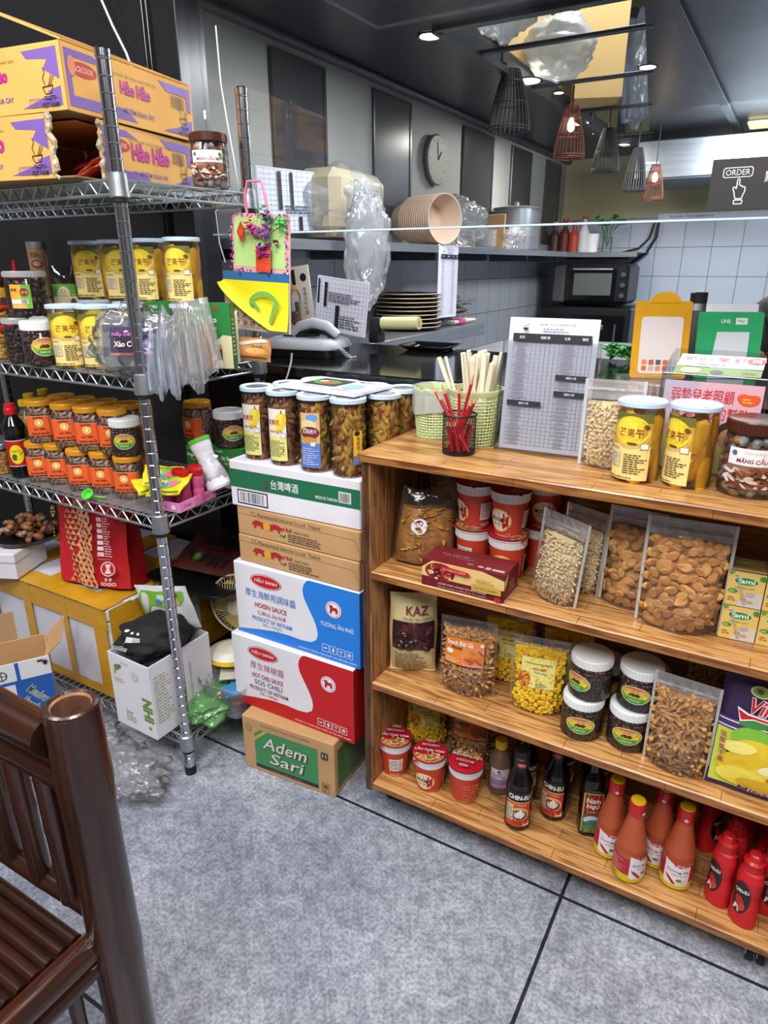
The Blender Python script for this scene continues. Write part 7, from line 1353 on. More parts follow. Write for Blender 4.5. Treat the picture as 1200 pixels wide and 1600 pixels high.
# menus behind the telephone
def sheet(label, c4, seed, dd=None, Y=None):
    """a stiff printed sheet standing between its lower-left and lower-right corner"""
    bl, br, tl = c4; W_ = (br-bl).length; H_ = (tl-bl).length; ux = (br-bl).normalized(); uy = (tl-bl).normalized(); n = ux.cross(uy).normalized(); uy = n.cross(ux)
    M4 = Matrix((ux, -n, uy)).transposed().to_4x4(); M4.translation = bl
    b = B(); b.box((W_/2, .0015, H_/2), (W_, .003, H_), 'paper', bv=.0005, T=M4)
    d = dd(W_*100, H_*100) if dd else menu(D(), W_*100, H_*100, seed); d.emit(b, plane(bl, ux, uy)); return tag(b.build('menu_sheet'), label, 'menu')
def m2(W_, H_):
    d = D(); d.rect(0, 0, W_, H_, '#d8d8e8')
    for k in range(15): d.line([(.4+k*(W_-.8)/14, .3), (.4+k*(W_-.8)/14, H_-.3)], .05, '#6a6a78')
    for k in range(13): d.line([(.4, .4+k*(H_-.8)/12), (W_-.4, .4+k*(H_-.8)/12)], .05, '#6a6a78')
    d.rect(W_*.16, H_*.45, W_*.22, H_*.9, '#1c1c26'); d.rect(W_*.03, H_*.5, W_*.07, H_*.95, '#1c1c26'); d.rect(W_*.4, H_*.08, W_*.48, H_*.5, '#1c1c26'); d.small(W_*.25, H_*.55, W_*.9, H_*.75, 5, '#4a4a58', 3); d.small(W_*.5, H_*.1, W_*.9, H_*.35, 5, '#4a4a58', 4); return d
sheet('landscape printed price list standing behind the telephone', (onY(492, 512, 1.60), onY(570, 528, 1.60), onY(478, 430, 1.60)), 3, m2)
def m3(W_, H_):
    d = D(); d.rect(0, 0, W_, H_, '#d6ccc0'); d.rect(W_*.1, H_*.6, W_*.3, H_*.95, '#1c1c22'); d.rect(W_*.1, H_*.05, W_*.3, H_*.4, '#1c1c22'); d.ell(W_*.7, H_*.8, W_*.16, H_*.07, '#1c1c22'); d.vtext(W_*.7, H_*.6, W_*.16, '越南河內料理', '#3a3a40'); return d
sheet('narrow beige menu card leaning left of the landscape price list', (onY(462, 508, 1.57), onY(492, 505, 1.57), onY(450, 418, 1.57)), 4, m3)
t = thing('spice_bottle', 'small corked glass bottle hanging between the calendar and the menu card', 'bottle', (*onz(462, 507, 1.02).xy, 1.0), 0); t.location = onY(463, 507, 1.5)
b = B(); b.lathe([(.013, 0), (.0145, .003), (.0145, .075), (.009, .085), (.009, .09)], 'clear_jar', 18); b.build('bottle_body', t); b = B(); b.lathe([(.0085, .083), (.0095, .1)], 'card', 14); b.build('cork', t); b = B(); fill_jar(b, 'bean', .013, .001, .03, .01, ['flake', 'choco2'], 3); b.build('spices', t)
# tray, tape roll
p = onz(672, 546, ZK)
t = thing('serving_tray', 'small black rectangular serving tray on the counter', 'tray', (p.x, p.y, ZK+.001), .05)
b = B(); loft(b, [(rrect(.11, .09, .008), 0), (rrect(.15, .125, .012), .014), (rrect(.155, .13, .012), .014), (rrect(.115, .092, .008), .002)], 'black_gloss'); b.build('tray_body', t)
q0, q1 = onY(598, 505, 1.75), onY(655, 505, 1.75)
t = thing('tape_dispenser', 'roll of yellowish film on a black dispenser beside the plate stack', 'tape dispenser', (q0.x, q0.y, q0.z)); d_ = (q1-q0)
b = B(); L_ = d_.length; Tm = Matrix.Translation((0, 0, 0)) @ d_.to_track_quat('Z', 'Y').to_matrix().to_4x4(); b.lathe([(.0155, 0), (.018, .0), (.018, L_), (.009, L_), (.009, L_-.02)], '#cfcb96', 24, T=Tm); b.lathe([(.0075, L_-.01), (.0092, L_+.0005), (.0075, L_+.0008)], 'card', 16, T=Tm); b.build('film_roll', t)
b = B(); b.box((-.02, .0, -.01), (.04, .03, .05), 'black', bv=.006); b.box((-.02, 0, -.04), (.03, .05, .03), 'black', bv=.004); b.build('holder', t)
# payment boards
def board(label, c4, col, top):
    t = thing('payment_board', label, 'sign board', (0, 0, 0)); bl, br, tl = c4
    W_ = (br-bl).length; H_ = (tl-bl).length; ux = (br-bl).normalized(); uy = (tl-bl).normalized(); n = ux.cross(uy).normalized(); uy = n.cross(ux); M4 = Matrix((ux, -n, uy)).transposed().to_4x4(); M4.translation = bl; t.matrix_world = M4
    b = B(); b.prism([(x+W_/2, y+H_/2) for x, y in rrect(W_, H_, .006)], -.004, 0, col, T=Matrix(((1, 0, 0, 0), (0, 0, -1, 0), (0, 1, 0, 0), (0, 0, 0, 1)))); b.build('board', t)
    d = D(); top(d, W_*100, H_*100); lab(d, 'print', t, plane((0, -.0005, 0), (1, 0, 0), (0, 0, 1)))
    b = B(); b.box((W_/2, .045, .003), (W_*.9, .09, .004), 'clear', bv=.001); b.build('foot', t); return t, W_, H_
def ty(d, W, H):
    d.poly([(x+W/2, y+H*.43) for x, y in rrect(W*.74, H*.74, .8)], '#e3d6d2')
    for i in range(5):
        for j in range(2): x, y = W*.24+i*W*.125, H*.13+j*H*.08; d.poly([(x+a, y+c) for a, c in rrect(W*.09, W*.09, .2)], ['#d8703a', '#c9b0a0', '#e08a5a', '#c8563a', '#4a5a6a'][(i+2*j) % 5])
mk('card_loft', '#cfae74', .75, c2='#c4a268', ns=6); mk('board_yellow', '#e3a41c', .3, c2='#d6951a', ns=15); mk('board_green', '#2fae6c', .35)
A = onz(983, 590, ZK+.001); C_ = onz(1070, 592, ZK+.001); tl_ = onY(992, 470, A.y+.02)
t, W_, H_ = board('yellow payment code board with rounded top on the counter, no bottle beside it', (A, C_, tl_), 'board_yellow', ty); t['label'] = 'yellow payment board with pale panel and rounded top ornament on the counter'
b = B(); b.prism([(W_*.52+W_*.27*math.cos(a), H_-.004+W_*.2*math.sin(a)) for a in [PI*k/18 for k in range(19)]], -.003, .001, 'board_yellow', T=Matrix(((1, 0, 0, 0), (0, 0, -1, 0), (0, 1, 0, 0), (0, 0, 0, 1)))); b.build('top_ornament', t)
def tg(d, W, H):
    d.text(W*.42, H*.86, .8, 'LINE', '#e6f4ea', w=1.9, bold=2); d.rect(W*.57, H*.81, W*.75, H*.91, '#e6f4ea'); d.text(W*.66, H*.86, .6, 'Pay', '#2fae6c', w=1.3, bold=2); d.poly([(W*.22, 0), (W*.8, 0), (W*.8, H*.7), (W*.3, H*.7)], '#dfe6ec')
A = onz(1082, 590, ZK+.001); C_ = onz(1182, 592, ZK+.001); tl_ = onY(1098, 487, A.y+.02)
t, W_, H_ = board('x', (A, C_, tl_), 'board_green', tg); t['label'] = 'green payment board standing on the counter behind the donation box'
b = B(); b.box((W_*.5, .003, H_+.006), (W_*.8, .002, .02), 'white', bv=.0004); b.build('card_behind', t)
p = onz(1078, 600, ZK); 
t = thing('steel_flask', 'dark steel drinking flask between the yellow and green boards', 'flask', (*onz(1076, 572, ZK).xy, ZK+.0005)); b = B(); b.lathe([(.028, 0), (.03, .004), (.03, .13), (.024, .145)], 'steel_dark', 24); b.build('flask_body', t); b = B(); b.lathe([(.018, .144), (.019, .146), (.019, .168), (.017, .17)], 'black', 20); b.build('cap', t)
# leafy greens, acrylic cup, small boxes at the right edge
p = onz(968, 565, ZK)
t = thing('leafy_greens', 'small bunch of green herb leaves on the counter behind the menu stand', 'herbs', (p.x, p.y, ZK)); b = B(); rg = random.Random(5)
for k in range(46): b.piece('leaf', (rg.uniform(-.035, .035), rg.uniform(-.02, .02), .01+rg.uniform(0, .03)), rrot(rg), .028, rg.choice(['#2f7a34', '#4a9a44', '#246a2c']))
b.build('leaves', t)
t = thing('small_carton', 'small cream paper carton with red seal mark at the right frame edge', 'box', (.0, 1.20, ZU+.0005), -.02)
b = B(); b.box((.045, .03, .06), (.09, .06, .12), '#d9c08a'); d = D(); d.rect(.6, 1, 8, 6.6, '#e3dcd6'); d.frame(1, 3.2, 2.8, 6, .2, '#a8281e'); d.text(1.9, 4.6, 1.4, '願', '#a8281e', bold=2); d.text(4.6, 4.8, .9, '滷味', '#3a2a24', w=2); d.rect(.6, 8, 8, 11, '#e3e0dc'); d.text(4, 9.5, .7, '手工', '#a8281e', w=2); d.emit(b, plane((0, 0, 0), (1, 0, 0), (0, 0, 1))); b.build('box_body', t)
# ================================================================== KITCHEN: LEFT WALL
def shelf_slab(nm, label, x0, x1, y0, y1, z, th_=.028, lip=.02):
    b = B(); b.box(((x0+x1)/2, (y0+y1)/2, z-.003), (x1-x0, y1-y0, .004), 'steel'); b.box((x1-.001, (y0+y1)/2, z-th_/2), (.003, y1-y0, th_), 'steel'); b.box(((x0+x1)/2, y0+.001, z-th_/2), (x1-x0, .003, th_), 'steel')
    y = y0+.1
    while y < y1: b.box(((x0+x1)/2-.02, y, z-.03), (x1-x0-.05, .02, .05), 'steel_dark'); y += .55
    return tag(b.build(nm), label, 'shelf')
shelf_slab('steel_shelf', 'long stainless steel wall shelf holding bowls, pot and bottles', XW+.001, -1.24, 1.95, 4.60, 1.243)
shelf_slab('steel_shelf', 'dark steel shelf end at the left holding the price list', XW+.001, -1.24, 1.50, 1.93, 1.240)
shelf_slab('steel_counter_shelf', 'lower stainless steel shelf with plates and packets on the kitchen wall', XW+.001, -1.2, 1.75, 2.95, .925, .05)
b = B(); b.box((-1.19, 4.80, 1.2425), (.58, .38, .004), 'steel'); b.box((-1.19, 4.611, 1.2295), (.58, .003, .028), 'steel'); b.box((-1.19, 4.8, 1.22), (.4, .02, .036), 'steel_dark'); tag(b.build('steel_shelf'), 'short steel shelf on the back wall above the toaster oven', 'shelf')
ZS = 1.2445
def m4(W_, H_):
    d = D(); d.rect(0, 0, W_, H_, '#d8dae8')
    for k in range(12): d.line([(.4+k*(W_-.8)/11, .3), (.4+k*(W_-.8)/11, H_-.3)], .09, '#6a6a78')
    for k in range(13): d.line([(.4, .4+k*(H_-.8)/12), (W_-.4, .4+k*(H_-.8)/12)], .07, '#6a6a78')
    d.rect(W_*.3, H_*.35, W_*.36, H_*.95, '#1c1c26'); d.rect(W_*.5, H_*.35, W_*.55, H_*.95, '#1c1c26'); d.rect(W_*.62, .3, W_*.68, H_*.25, '#1c1c26'); d.small(W_*.4, H_*.3, W_*.95, H_*.45, 3, '#4a4a58', 3); return d
sheet('white printed price list leaning on the steel shelf behind the rack post', (onX(408, 362, -1.36), onX(500, 362, -1.36), onX(392, 258, -1.36)), 7, m4)
t = thing('wrapped_bundle', 'bundle of takeaway bags wrapped in clear plastic on the steel shelf', 'bundle', (-1.36, 2.05, ZS)); b = B(); b.box((0, 0, .11), (.16, .34, .2), '#b4a78c', bv=.03, rz=.05); b.build('paper_stack', t); b = B(); crumple(b, (.0, 0, .11), (.22, .42, .25), 'film', 41, .12, 1.8, 50, 30); b.build('plastic_wrap', t)
t = thing('hanging_plastic_bag', 'clear plastic bag hanging over the steel shelf edge above the plates', 'bag', (0, 0, 0)); c = onX(570, 370, -1.22); b = B(); crumple(b, (c.x+.01, c.y, c.z-.03), (.05, .26, .36), 'film', 43, .22, 2.2, 50, 40); b.build('bag', t)
# paper bowls in a bag: each nested bowl a thing
k0 = None
for k in range(14):
    pos_ = (-1.475+.0125*k, 2.66-.005*k, ZS+.0935)
    if k0 is None:
        k0 = thing('paper_bowl', 'kraft paper bowl nested in the row lying on the steel shelf', 'bowl', pos_, 0, 'nested paper bowls on the steel shelf', rot=(0, PI/2, -.35))
        b = B(); b.lathe([(.06, .0), (.062, .002), (.088, .085), (.092, .087), (.092, .09), (.087, .089), (.06, .004), (0, .004)], '#d6b9a2', 34); b.build('bowl_body', k0)
    else: dup(k0, pos_, rot=(0, PI/2, -.35))
t = thing('plastic_bag', 'crumpled clear bag around the nested paper bowls', 'bag', (-1.36, 2.9, ZS)); b = B(); crumple(b, (0, .07, .10), (.22, .38, .22), 'film', 45, .22, 2.2, 60, 36); b.build('bag', t)
k0 = None
for k in range(9):
    if k0 is None: k0 = thing('white_plate', 'white plate in the small stack on the steel shelf', 'plate', (-1.34, 3.22, ZS), 0, 'small white plates on the steel shelf'); b = B(); b.lathe([(.03, 0), (.034, .001), (.062, .01), (.063, .0115), (.03, .003), (0, .003)], 'white', 28); b.build('plate_body', k0)
    else: dup(k0, (-1.34, 3.22, ZS+.0085*k))
t = thing('stock_pot', 'large steel stock pot with lid on the kitchen wall shelf', 'pot', (-1.365, 3.72, ZS)); b = B(); b.lathe([(.115, 0), (.12, .004), (.12, .2), (.123, .202)], 'steel', 40); b.build('pot_body', t); b = B(); b.lathe([(.125, .2), (.126, .206), (.06, .216), (.012, .218), (.012, .232), (.018, .236), (0, .24)], 'steel', 36); b.build('lid', t)
t = thing('cutting_board', 'light wooden cutting board leaning before the stock pot', 'cutting board', (-1.36, 3.42, ZS+.002), 0, rot=(-.1, 0, 0)); b = B(); b.box((0, 0, .08), (.09, .012, .16), 'card', bv=.004); b.build('board', t)
t = thing('plastic_bag', 'small knotted clear plastic bag at the end of the first steel shelf', 'bag', (-1.30, 3.52, ZS)); b = B(); crumple(b, (0, 0, .05), (.1, .22, .11), 'film', 47, .3, 2.4, 40, 26); b.build('bag', t)
sp = [(870, 4.0, 'choco', 'yellow_cap', .17, 'tall dark sauce bottle with yellow cap beside the stock pot'), (885, 4.0, '#5a1c14', 'red_cap', .19, 'dark chili bottle with red cap on the kitchen shelf'), (900, 4.05, '#a83a24', 'red_cap', .17, 'orange chili bottle among the sauce bottles'), (915, 4.1, '#c9c9cc', 'red_cap', .2, 'white bottle with red cap before the plant on the kitchen shelf')]
for x, Y, m_, cp, h_, lb in sp:
    q = onY(x-4, 385, 4.7); t = bottle('sauce_bottle', lb, 'bottle', (q.x, 4.7, ZS+.0005), 0, [(.032, 0), (.034, .004), (.034, h_*.6), (.014, h_*.8), (.013, h_)], m_, (.016, .02, cp), h_-.002, None)
    b = B(); D().rect(-3, 3, 3, h_*55, '#d8c04a' if 'tall' in lb else '#d8d0c8').emit(b, plane((0, -.0345, 0), (1, 0, 0), (0, 0, 1))); 
q = onX(925, 390, -1.32)
t = thing('paper_cup_stack', 'white cylinder of stacked cups on the kitchen shelf', 'cups', (onY(925, 385, 4.72).x, 4.72, ZS+.0005)); b = B(); b.lathe([(.035, 0), (.04, .11), (.042, .112)], 'white', 26); b.build('cups', t)
q = onX(945, 390, -1.32)
t = thing('potted_plant', 'green leafy plant in a glass jar near the end of the shelf', 'plant', (onY(948, 385, 4.76).x, 4.76, ZS+.0005)); b = B(); b.lathe([(.03, 0), (.032, .09), (.033, .092)], 'clear_jar', 22); b.build('glass_jar', t); b = B(); rg = random.Random(3)
for k in range(9):
    a = k*.7; e_ = (.07*math.cos(a), .1*math.sin(a), .17+.02*(k % 3)); b.tube([(0, 0, .03), (e_[0]*.4, e_[1]*.4, .12), e_], .002, '#3f7a3a', 5); b.piece('leaf', e_, rrot(rg), .06, rg.choice(['#2f7a34', '#4a9a44']))
b.build('foliage', t)
# lower shelf: plates, hanging menu, packets
k0 = None; q = onX(628, 490, -1.34)
for k in range(9):
    if k0 is None:
        k0 = thing('dinner_plate', 'large dark rimmed plate in the stack on the lower steel shelf', 'plate', (-1.35, 2.50, .927), 0, 'stack of dark plates'); b = B(); b.lathe([(.07, 0), (.075, .001), (.125, .010), (.13, .0125), (.128, .0145), (.075, .005), (0, .005)], '#5a4a3c', 40); b.build('plate_body', k0); b = B(); b.tube([(.1295*math.cos(a), .1295*math.sin(a), .0132) for a in [2*PI*i/40 for i in range(40)]], .0017, '#c9b99a', 6, close=True); b.build('rim', k0)
    else: dup(k0, (-1.35+.002*math.sin(k*2), 2.50+.002*math.cos(k*3), .927+.0155*k))
sheet('tall narrow menu strip hanging from the steel shelf', (onX(683, 497, -1.235), onX(712, 494, -1.235), onX(695, 386, -1.235)), 9)
t = thing('plastic_packets', 'pile of wrapped utensil packets on the lower steel shelf', 'packets', (-1.34, 2.80, .927)); b = B(); rg = random.Random(8)
for k in range(14): packet(b, .16, .12, .012, rg.choice(['film_white', 'film', '#b8a0a4', '#c9c2c0', '#6b5a50']), T=Matrix.Translation((rg.uniform(-.04, .04), rg.uniform(-.08, .1), .012+.008*k)) @ Matrix.Rotation(rg.uniform(-.5, 1.5), 4, 'Z') @ Matrix.Rotation(-PI/2, 4, 'X') @ Matrix.Translation((0, 0, -.06)), wav=.003)
tag(b.build('packets', t), 'x', 'x'); o = t.children[0]; [o.__delitem__(k) for k in ('label', 'category')]; o['kind'] = 'stuff'
t = thing('chopstick_bundle', 'bundle of pale chopsticks with pink band on the lower steel shelf', 'chopsticks', (-1.27, 2.86, .928)); b = B(); rg = random.Random(1)
for k in range(14): y = rg.uniform(-.02, .02); b.tube([(y, -.12, .006+.004*(k % 3)), (y*1.4, .1, .006+.004*(k % 3))], .003, '#e0d8c4', 5)
b.build('sticks', t); b = B(); b.box((0, -.05, .012), (.055, .05, .016), '#d83a8a', bv=.004); b.build('band', t)
# wall clock, rack of metal shelving reflections kept as objects
q = onX(685, 250, XW+.03)
t = thing('wall_clock', 'round pale wall clock on the grey kitchen wall', 'clock', (XW+.012, q.y, q.z)); T = Matrix.Rotation(PI/2, 4, 'Y')
b = B(); b.lathe([(.1, 0), (.102, .012), (.096, .016)], '#6a6a66', 36, T=T); b.build('case', t); b = B(); b.lathe([(.096, .0165), (0, .0168)], '#a8a498', 36, T=T)
for k in range(12): a = k*PI/6; b.box((.018, .08*math.sin(a), .08*math.cos(a)), (.001, .004, .004), '#3a3a38')
b.build('dial', t); b = B(); b.tube([(.019, 0, 0), (.019, .03, .035)], .002, '#2a2a28', 5); b.tube([(.019, 0, 0), (.019, -.01, .07)], .0015, '#2a2a28', 5); b.build('hands', t)
# ================================================================== KITCHEN: FAR END
t = thing('cabinet', 'black metal cabinet under the toaster oven in the kitchen corner', 'cabinet', (-1.13, 4.62, 0)); b = B(); b.box((0, 0, .462), (.56, .5, .92), 'black', bv=.01); b.build('body', t); b = B(); b.box((0, -.258, .6), (.5, .012, .56), 'black_gloss', bv=.004); b.box((.2, -.272, .68), (.012, .016, .3), 'steel_dark', bv=.004); b.build('door', t)
t = thing('toaster_oven', 'black toaster oven with glass door on the black cabinet', 'oven', (-1.13, 4.60, .9225), .0)
b = B(); b.box((0, 0, .135), (.46, .32, .235), 'black', bv=.02); b.box((-.19, -.0, .135), (.085, .325, .225), '#4a4a46', bv=.01)
for x in (-.18, .18): b.box((x, -.1, .01), (.03, .03, .018), 'rubber')
b.build('body', t); b = B(); b.box((.02, -.166, .135), (.28, .012, .18), 'black_gloss', bv=.006); b.box((.02, -.1735, .135), (.23, .004, .13), '#4a504e', bv=.003); b.tube([(-.1, -.195, .222), (.14, -.195, .222)], .006, 'steel', 8); b.build('door', t); b = B()
for z in (.07, .13, .19): b.lathe([(.016, 0), (.014, .02), (0, .021)], 'steel_dark', 16, T=Matrix.Translation((.2, -.16, z)) @ Matrix.Rotation(PI/2, 4, 'X'))
b.build('knob', t)
t = thing('wall_cable', 'thick black cable looping down the tiled wall to the oven', 'cable'); b = B(); b.tube([onY(x, y, 4.93) for x, y in ((1030, 345), (1026, 370), (1010, 395), (985, 412), (970, 420))], .009, 'black', 8); b.tube([onY(x, y, 4.94) for x, y in ((1024, 345), (1015, 372), (998, 388), (960, 398))], .007, 'black', 8); b.build('cable_run', t)
t = thing('extractor_hood', 'stainless steel extractor hood on the back kitchen wall', 'hood', (0, 4.45, 0)); b = B(); b.box((-.1, 0, 1.69), (1.55, .6, .18), 'steel', bv=.004); b.box((-.1, -.01, 1.598), (1.5, .56, .012), 'steel_dark'); d = D(); d.rect(4, 4, 12, 8, '#c9cdd4'); d.small(5, 4.6, 11, 7.4, 3, '#4a4a52'); d.emit(b, plane((-.875, -.302, 1.6), (1, 0, 0), (0, 0, 1))); b.build('hood_body', t)
b = B(); b.box((-.1, .15, 1.80), (1.4, .25, .05), 'steel_dark'); b.build('duct', t)
t = thing('prep_table', 'stainless steel prep table in the middle of the kitchen', 'table', (-.62, 2.35, 0)); b = B(); b.box((0, 0, .89), (.62, .5, .03), 'steel', bv=.004); b.build('tabletop', t)
for x in (-.28, .28):
    for y in (-.22, .22): b = B(); b.box((x, y, .4375), (.03, .03, .874), 'steel'); b.build('leg', t)
q = onz(815, 545, .905); t = thing('steamer_pan', 'dark blue round pan on the steel prep table', 'pan', (-.72, 2.45, .906)); b = B(); b.lathe([(.05, 0), (.06, .005), (.065, .045), (.068, .047), (.062, .047), (.055, .006), (0, .006)], '#2c3448', 26); b.build('pan_body', t); b = B(); b.tube([(.06, 0, .04), (.15, .03, .06)], .007, 'black', 8); b.build('handle', t)
# ================================================================== KITCHEN: CEILING
for k, (x, y, r_) in enumerate(((672, 57, .035), (825, 127, .05), (905, 193, .05), (873, 145, .02), (932, 208, .02), (972, 227, .05), (1010, 256, .05), (1012, 105, .03))):
    q = onz(x, y, ZC-.004)
    lb = ('small round ceiling spotlight left of the loft opening', 'ceiling downlight under the left edge of the loft opening', 'ceiling downlight beside the lit wicker pendant', 'tiny ceiling spotlight near the first downlight', 'tiny ceiling spotlight between the dark pendants', 'ceiling downlight above the far pendants', 'farthest ceiling downlight near the extractor hood', 'small ceiling light right of the loft opening')[k]
    t = thing('ceiling_light', lb, 'ceiling light', (q.x, q.y, ZC-.006)); b = B(); b.lathe([(r_*1.15, 0), (r_*1.15, .005), (r_*.9, .005), (r_*.9, .001)], 'steel_dark', 24, cap=False); b.build('frame', t); b = B(); b.lathe([(0, .0), (r_*.9, .0005), (r_*.9, .003)], 'lamp', 24) if 'lamp' in MT else (mk('lamp', '#fff4e0', .5, c2='#fff0d8', emit=6), b.lathe([(0, .0), (r_*.9, .0005), (r_*.9, .003)], 'lamp', 24)); b.build('diffuser', t)
t = thing('panel_reflection', 'warm light reflection near the hood, built as a glowing panel', 'ceiling light', (-.22, 4.2, ZC-.012)); b = B(); b.box((0, 0, 0), (.28, .16, .012), 'reflection_glow' if 'reflection_glow' in MT else (mk('reflection_glow', '#e6d6a0', .5, c2='#e0d098', emit=1.3), 'reflection_glow')[1]); b.build('panel', t)  # light reflection imitated by an added glowing panel
mk('rattan_lit', '#8a4a2c', .5, c2='#5a2c1c', ns=40); mk('rattan_dark', '#2a2426', .6); mk('bulb', '#ffe0b0', .5, c2='#ffd8a0', emit=14)  # pendants reflected in the glass, built as solid lamps; lit and unlit wicker colours
for k, (x, y, Y, hpx, r_, lit, lb) in enumerate(((795, 205, 2.7, 95, .075, 0, 'reflection of a big dark wicker pendant lamp, nearest one below the loft opening'), (888, 247, 3.0, 80, .062, 1, 'reflection of a lit reddish wicker pendant lamp, built amid the kitchen'), (945, 268, 3.5, 66, .06, 0, 'reflection of a dark wicker pendant lamp right of the lit one'), (990, 298, 3.9, 66, .055, 0, 'reflection of a dark wicker pendant lamp farther back near the hood'), (1019, 312, 4.0, 54, .052, 1, 'reflection of a small lit wicker pendant lamp in front of the hood'))):
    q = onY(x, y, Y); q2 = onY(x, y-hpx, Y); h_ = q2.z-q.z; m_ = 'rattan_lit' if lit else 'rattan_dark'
    t = thing('pendant_reflection', lb, 'lamp reflection', (q.x, q.y, q.z))
    b = B(); R_ = lambda v: r_*(1-.62*v**1.5)
    for i in range(26): a = 2*PI*i/26; b.tube([(R_(v)*math.cos(a), R_(v)*math.sin(a), h_*v) for v in (0, .25, .5, .75, 1)], .0014 if lit else .0032, m_, 4)
    for v in (0, .05, .45, .8, 1): b.tube([(R_(v)*math.cos(a), R_(v)*math.sin(a), h_*v) for a in [2*PI*i/24 for i in range(24)]], .0024, m_, 5, close=True)
    b.build('shade', t); b = B(); b.tube([(0, 0, h_*.95), (0, 0, ZC-q.z-.002)], .003, 'black', 6); b.build('cord', t)
    if lit: b = B(); b.lathe([(0, h_*.5), (.012, h_*.55), (.014, h_*.65), (.006, h_*.78)], 'bulb', 14); b.build('bulb', t)
# loft contents
q1_, q2_, q3_, q4_, q5_ = [onz(x, y, ZC) for x, y in ((775, 78), (862, 128), (918, 165), (985, 200), (850, 75))]
t = thing('loft_carton', 'tall open cardboard box standing in the ceiling loft', 'box', (q3_.x+.03, q3_.y, ZC+.006), .35); b = B()
b.box((0, -.1, .28), (.2, .006, .56), 'card_loft'); b.box((0, .1, .28), (.2, .006, .56), 'card_loft'); b.box((-.097, 0, .28), (.006, .192, .56), 'card_loft'); b.box((.097, 0, .28), (.006, .192, .56), 'card_loft'); b.box((0, 0, .003), (.185, .192, .005), 'card_loft'); b.build('box_body', t); b = B(); b.box((.17, 0, .5), (.14, .19, .004), 'card', T=Matrix.Rotation(.35, 4, 'Y')); b.build('flap', t)
t = thing('loft_carton', 'wide cardboard box at the far left inside the ceiling loft', 'box', (-1.13, 3.0, ZC+.07), 0); b = B(); b.box((0, 0, .25), (.12, .8, .5), 'card_loft', bv=.004); D().small(-20, 20, 10, 34, 5, '#8a6a3a').emit(b, plane((.06, 0, 0), (0, 1, 0), (0, 0, 1))); b.build('box_body', t)
for k, (q, z, sx, sy, sz, m_, lb) in enumerate(((q1_, .14, .24, .26, .24, 'film_white', 'large white plastic bag at the near end of the ceiling loft'), (q2_, .1, .26, .3, .22, 'film_white', 'white plastic bag with loose handles in the middle of the loft'), (q4_, .25, .2, .3, .5, 'film_blue', 'bluish crumpled plastic bag at the far right of the loft'))):
    t = thing('plastic_bag', lb, 'bag', (q.x+.02, q.y, ZC+.006)); b = B(); crumple(b, (0, 0, z), (sx, sy, sz), m_, 51+k, .16, 2.4, 44, 28); b.build('bag', t)
t = thing('loft_lamp', 'round lamp on the loft ceiling above the opening', 'ceiling light', (*onz(835, 28, 2.66).xy, 2.664)); b = B(); b.lathe([(0, 0), (.09, .002), (.1, .02), (.1, .035)], 'lamp', 28); b.build('diffuser', t)
# order sign on the glass
W0, W1 = onY(1103, 330, 1.314), onY(1113, 250, 1.314)
t = thing('order_sign', 'dark ORDER sign with pointing hand stuck to the glass screen', 'sign', (W0.x, 1.3135, W0.z)); Hs = W1.z-W0.z; b = B(); b.box((.13, 0, Hs/2), (.26, .002, Hs), '#2b282c', bv=.0004); b.build('panel', t)
d = D(); H1 = Hs*100; cx_ = 3.9; c_ = '#e6e2e4'
d.poly([(cx_+x, H1*.73+y) for x, y in rrect(4.3, 1.5, .4)], c_); d.poly([(cx_+x, H1*.73+y) for x, y in rrect(4.05, 1.25, .32)], '#2b282c'); d.text(cx_, H1*.73, .85, 'ORDER', c_, w=3.5)
hx, hy = cx_+.5, H1*.22
out = [(-.5, 0), (.75, 0), (.85, .6), (1.15, 1.3), (1.15, 2.2), (.85, 2.3), (.7, 2.1), (.55, 2.5), (.3, 2.4), (.15, 2.7), (-.05, 2.6), (-.05, 3.6), (-.2, 3.85), (-.4, 3.85), (-.5, 3.6), (-.5, 1.9), (-.9, 2.35), (-1.2, 2.15), (-.85, 1.2)]
d.line([(hx+x*.75, hy+y*.75) for x, y in out+out[:1]], .16, c_); d.frame(hx-.5, hy-.75, hx+.7, hy-.2, .15, c_); d.text(9.6, H1*.62, 1.6, '點餐', c_, w=3.6, bold=2); d.emit(b := B(), plane((0, -.0012, 0), (1, 0, 0), (0, 0, 1))); b.build('print', t)
q = onY(1030, 338, 4.9); t = thing('notice_strip', 'faded white notice strip on the back wall above the tiles', 'notice', (q.x-.02, 4.985, q.z-.02)); b = B(); b.box((.35, 0, .02), (.7, .003, .04), 'paper'); D().text(20, 2, 1.8, 'Sweet Temptation', '#4a4a5a', w=26).emit(b, plane((0, -.0018, 0), (1, 0, 0), (0, 0, 1))); b.build('strip', t)
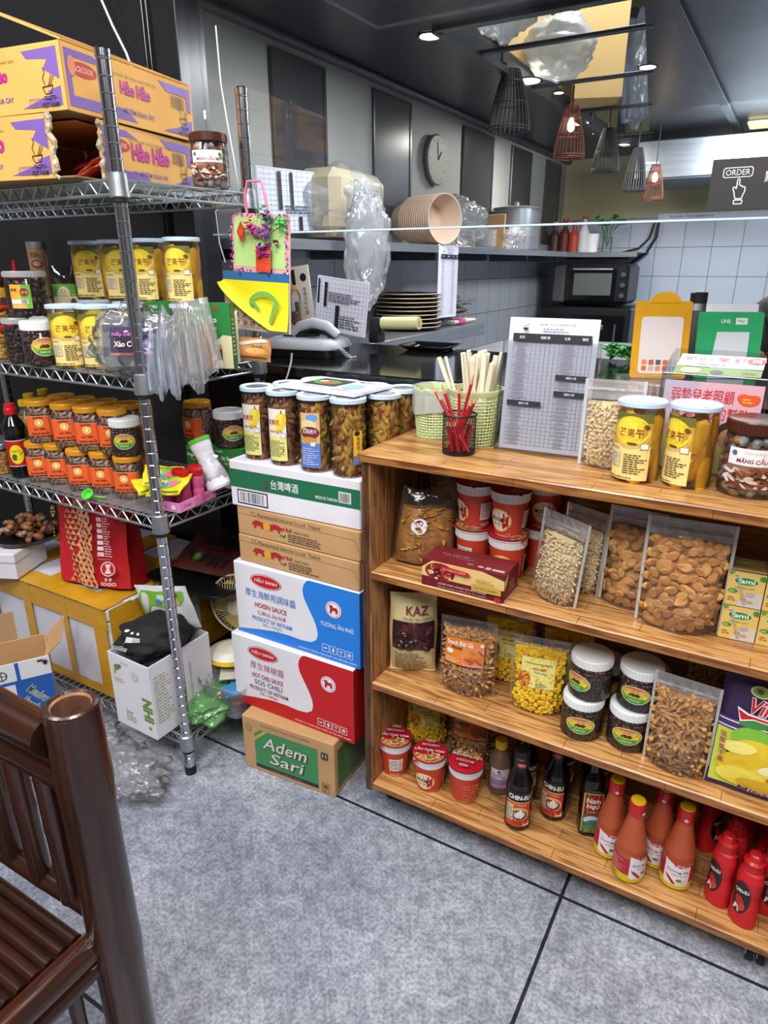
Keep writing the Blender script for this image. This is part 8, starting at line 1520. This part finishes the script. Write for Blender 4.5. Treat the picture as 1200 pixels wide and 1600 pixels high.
# person bending at the right edge, black shirt
t = thing('person', 'person in a black shirt bending over behind the counter at the right edge', 'person', (.055, 2.33, 0)); t.scale = (.9, .9, .885)
def skin(name, verts, edges, m_, par):
    me = bpy.data.meshes.new(name); me.from_pydata([v[:3] for v in verts], edges, []); o = bpy.data.objects.new(name, me); COL.objects.link(o); o.parent = par
    sm = o.modifiers.new('skin', 'SKIN'); sl_ = me.skin_vertices[0].data
    for i, v in enumerate(verts): sl_[i].radius = (v[3], v[4] if len(v) > 4 else v[3])
    sl_[0].use_root = True; ss = o.modifiers.new('sub', 'SUBSURF'); ss.levels = 2; ss.render_levels = 2; me.materials.append(pm(m_)); 
    for p in me.polygons: p.use_smooth = True
    sm.use_smooth_shade = True; return o
mk('skin', '#b98468', .5, c2='#a8745a', ns=10)
skin('body', [(0, 0, .88, .13, .1), (0, -.05, 1.0, .125, .1), (0, -.16, 1.14, .15, .1), (.01, -.25, 1.2, .1, .07), (.02, -.31, 1.22, .05, .05), (.03, -.4, 1.22, .085, .095), (-.13, -.18, 1.14, .06), (-.17, -.28, 1.0, .045), (-.13, -.4, .92, .035), (-.11, -.47, .93, .03), (.15, -.2, 1.14, .06), (.26, -.28, 1.0, .045), (.2, -.42, .93, .035), (.17, -.48, .94, .03), (-.09, 0, .8, .09), (-.1, -.01, .46, .06), (-.1, .02, .08, .045), (-.1, -.12, .035, .035), (.09, 0, .8, .09), (.1, -.01, .46, .06), (.1, .02, .08, .045), (.1, -.12, .035, .035)],
     [(0, 1), (1, 2), (2, 3), (3, 4), (4, 5), (2, 6), (6, 7), (7, 8), (8, 9), (2, 10), (10, 11), (11, 12), (12, 13), (0, 14), (14, 15), (15, 16), (16, 17), (0, 18), (18, 19), (19, 20), (20, 21)], 'skin', t)
skin('black_shirt', [(0, .01, .86, .16, .13), (0, -.05, 1.0, .155, .125), (0, -.16, 1.15, .175, .13), (.01, -.24, 1.2, .115, .09), (-.13, -.18, 1.14, .085), (-.165, -.25, 1.04, .065), (.15, -.2, 1.14, .085), (.22, -.25, 1.04, .065)], [(0, 1), (1, 2), (2, 3), (2, 4), (4, 5), (2, 6), (6, 7)], 'black_cloth', t)
skin('trousers', [(0, 0, .84, .14, .11), (-.09, 0, .76, .1), (-.1, -.01, .46, .075), (-.1, .02, .1, .06), (.09, 0, .76, .1), (.1, -.01, .46, .075), (.1, .02, .1, .06)], [(0, 1), (1, 2), (2, 3), (0, 4), (4, 5), (5, 6)], 'black_cloth', t)
skin('hair', [(.03, -.39, 1.27, .08, .09), (.03, -.34, 1.25, .075, .075)], [(0, 1)], 'black', t)
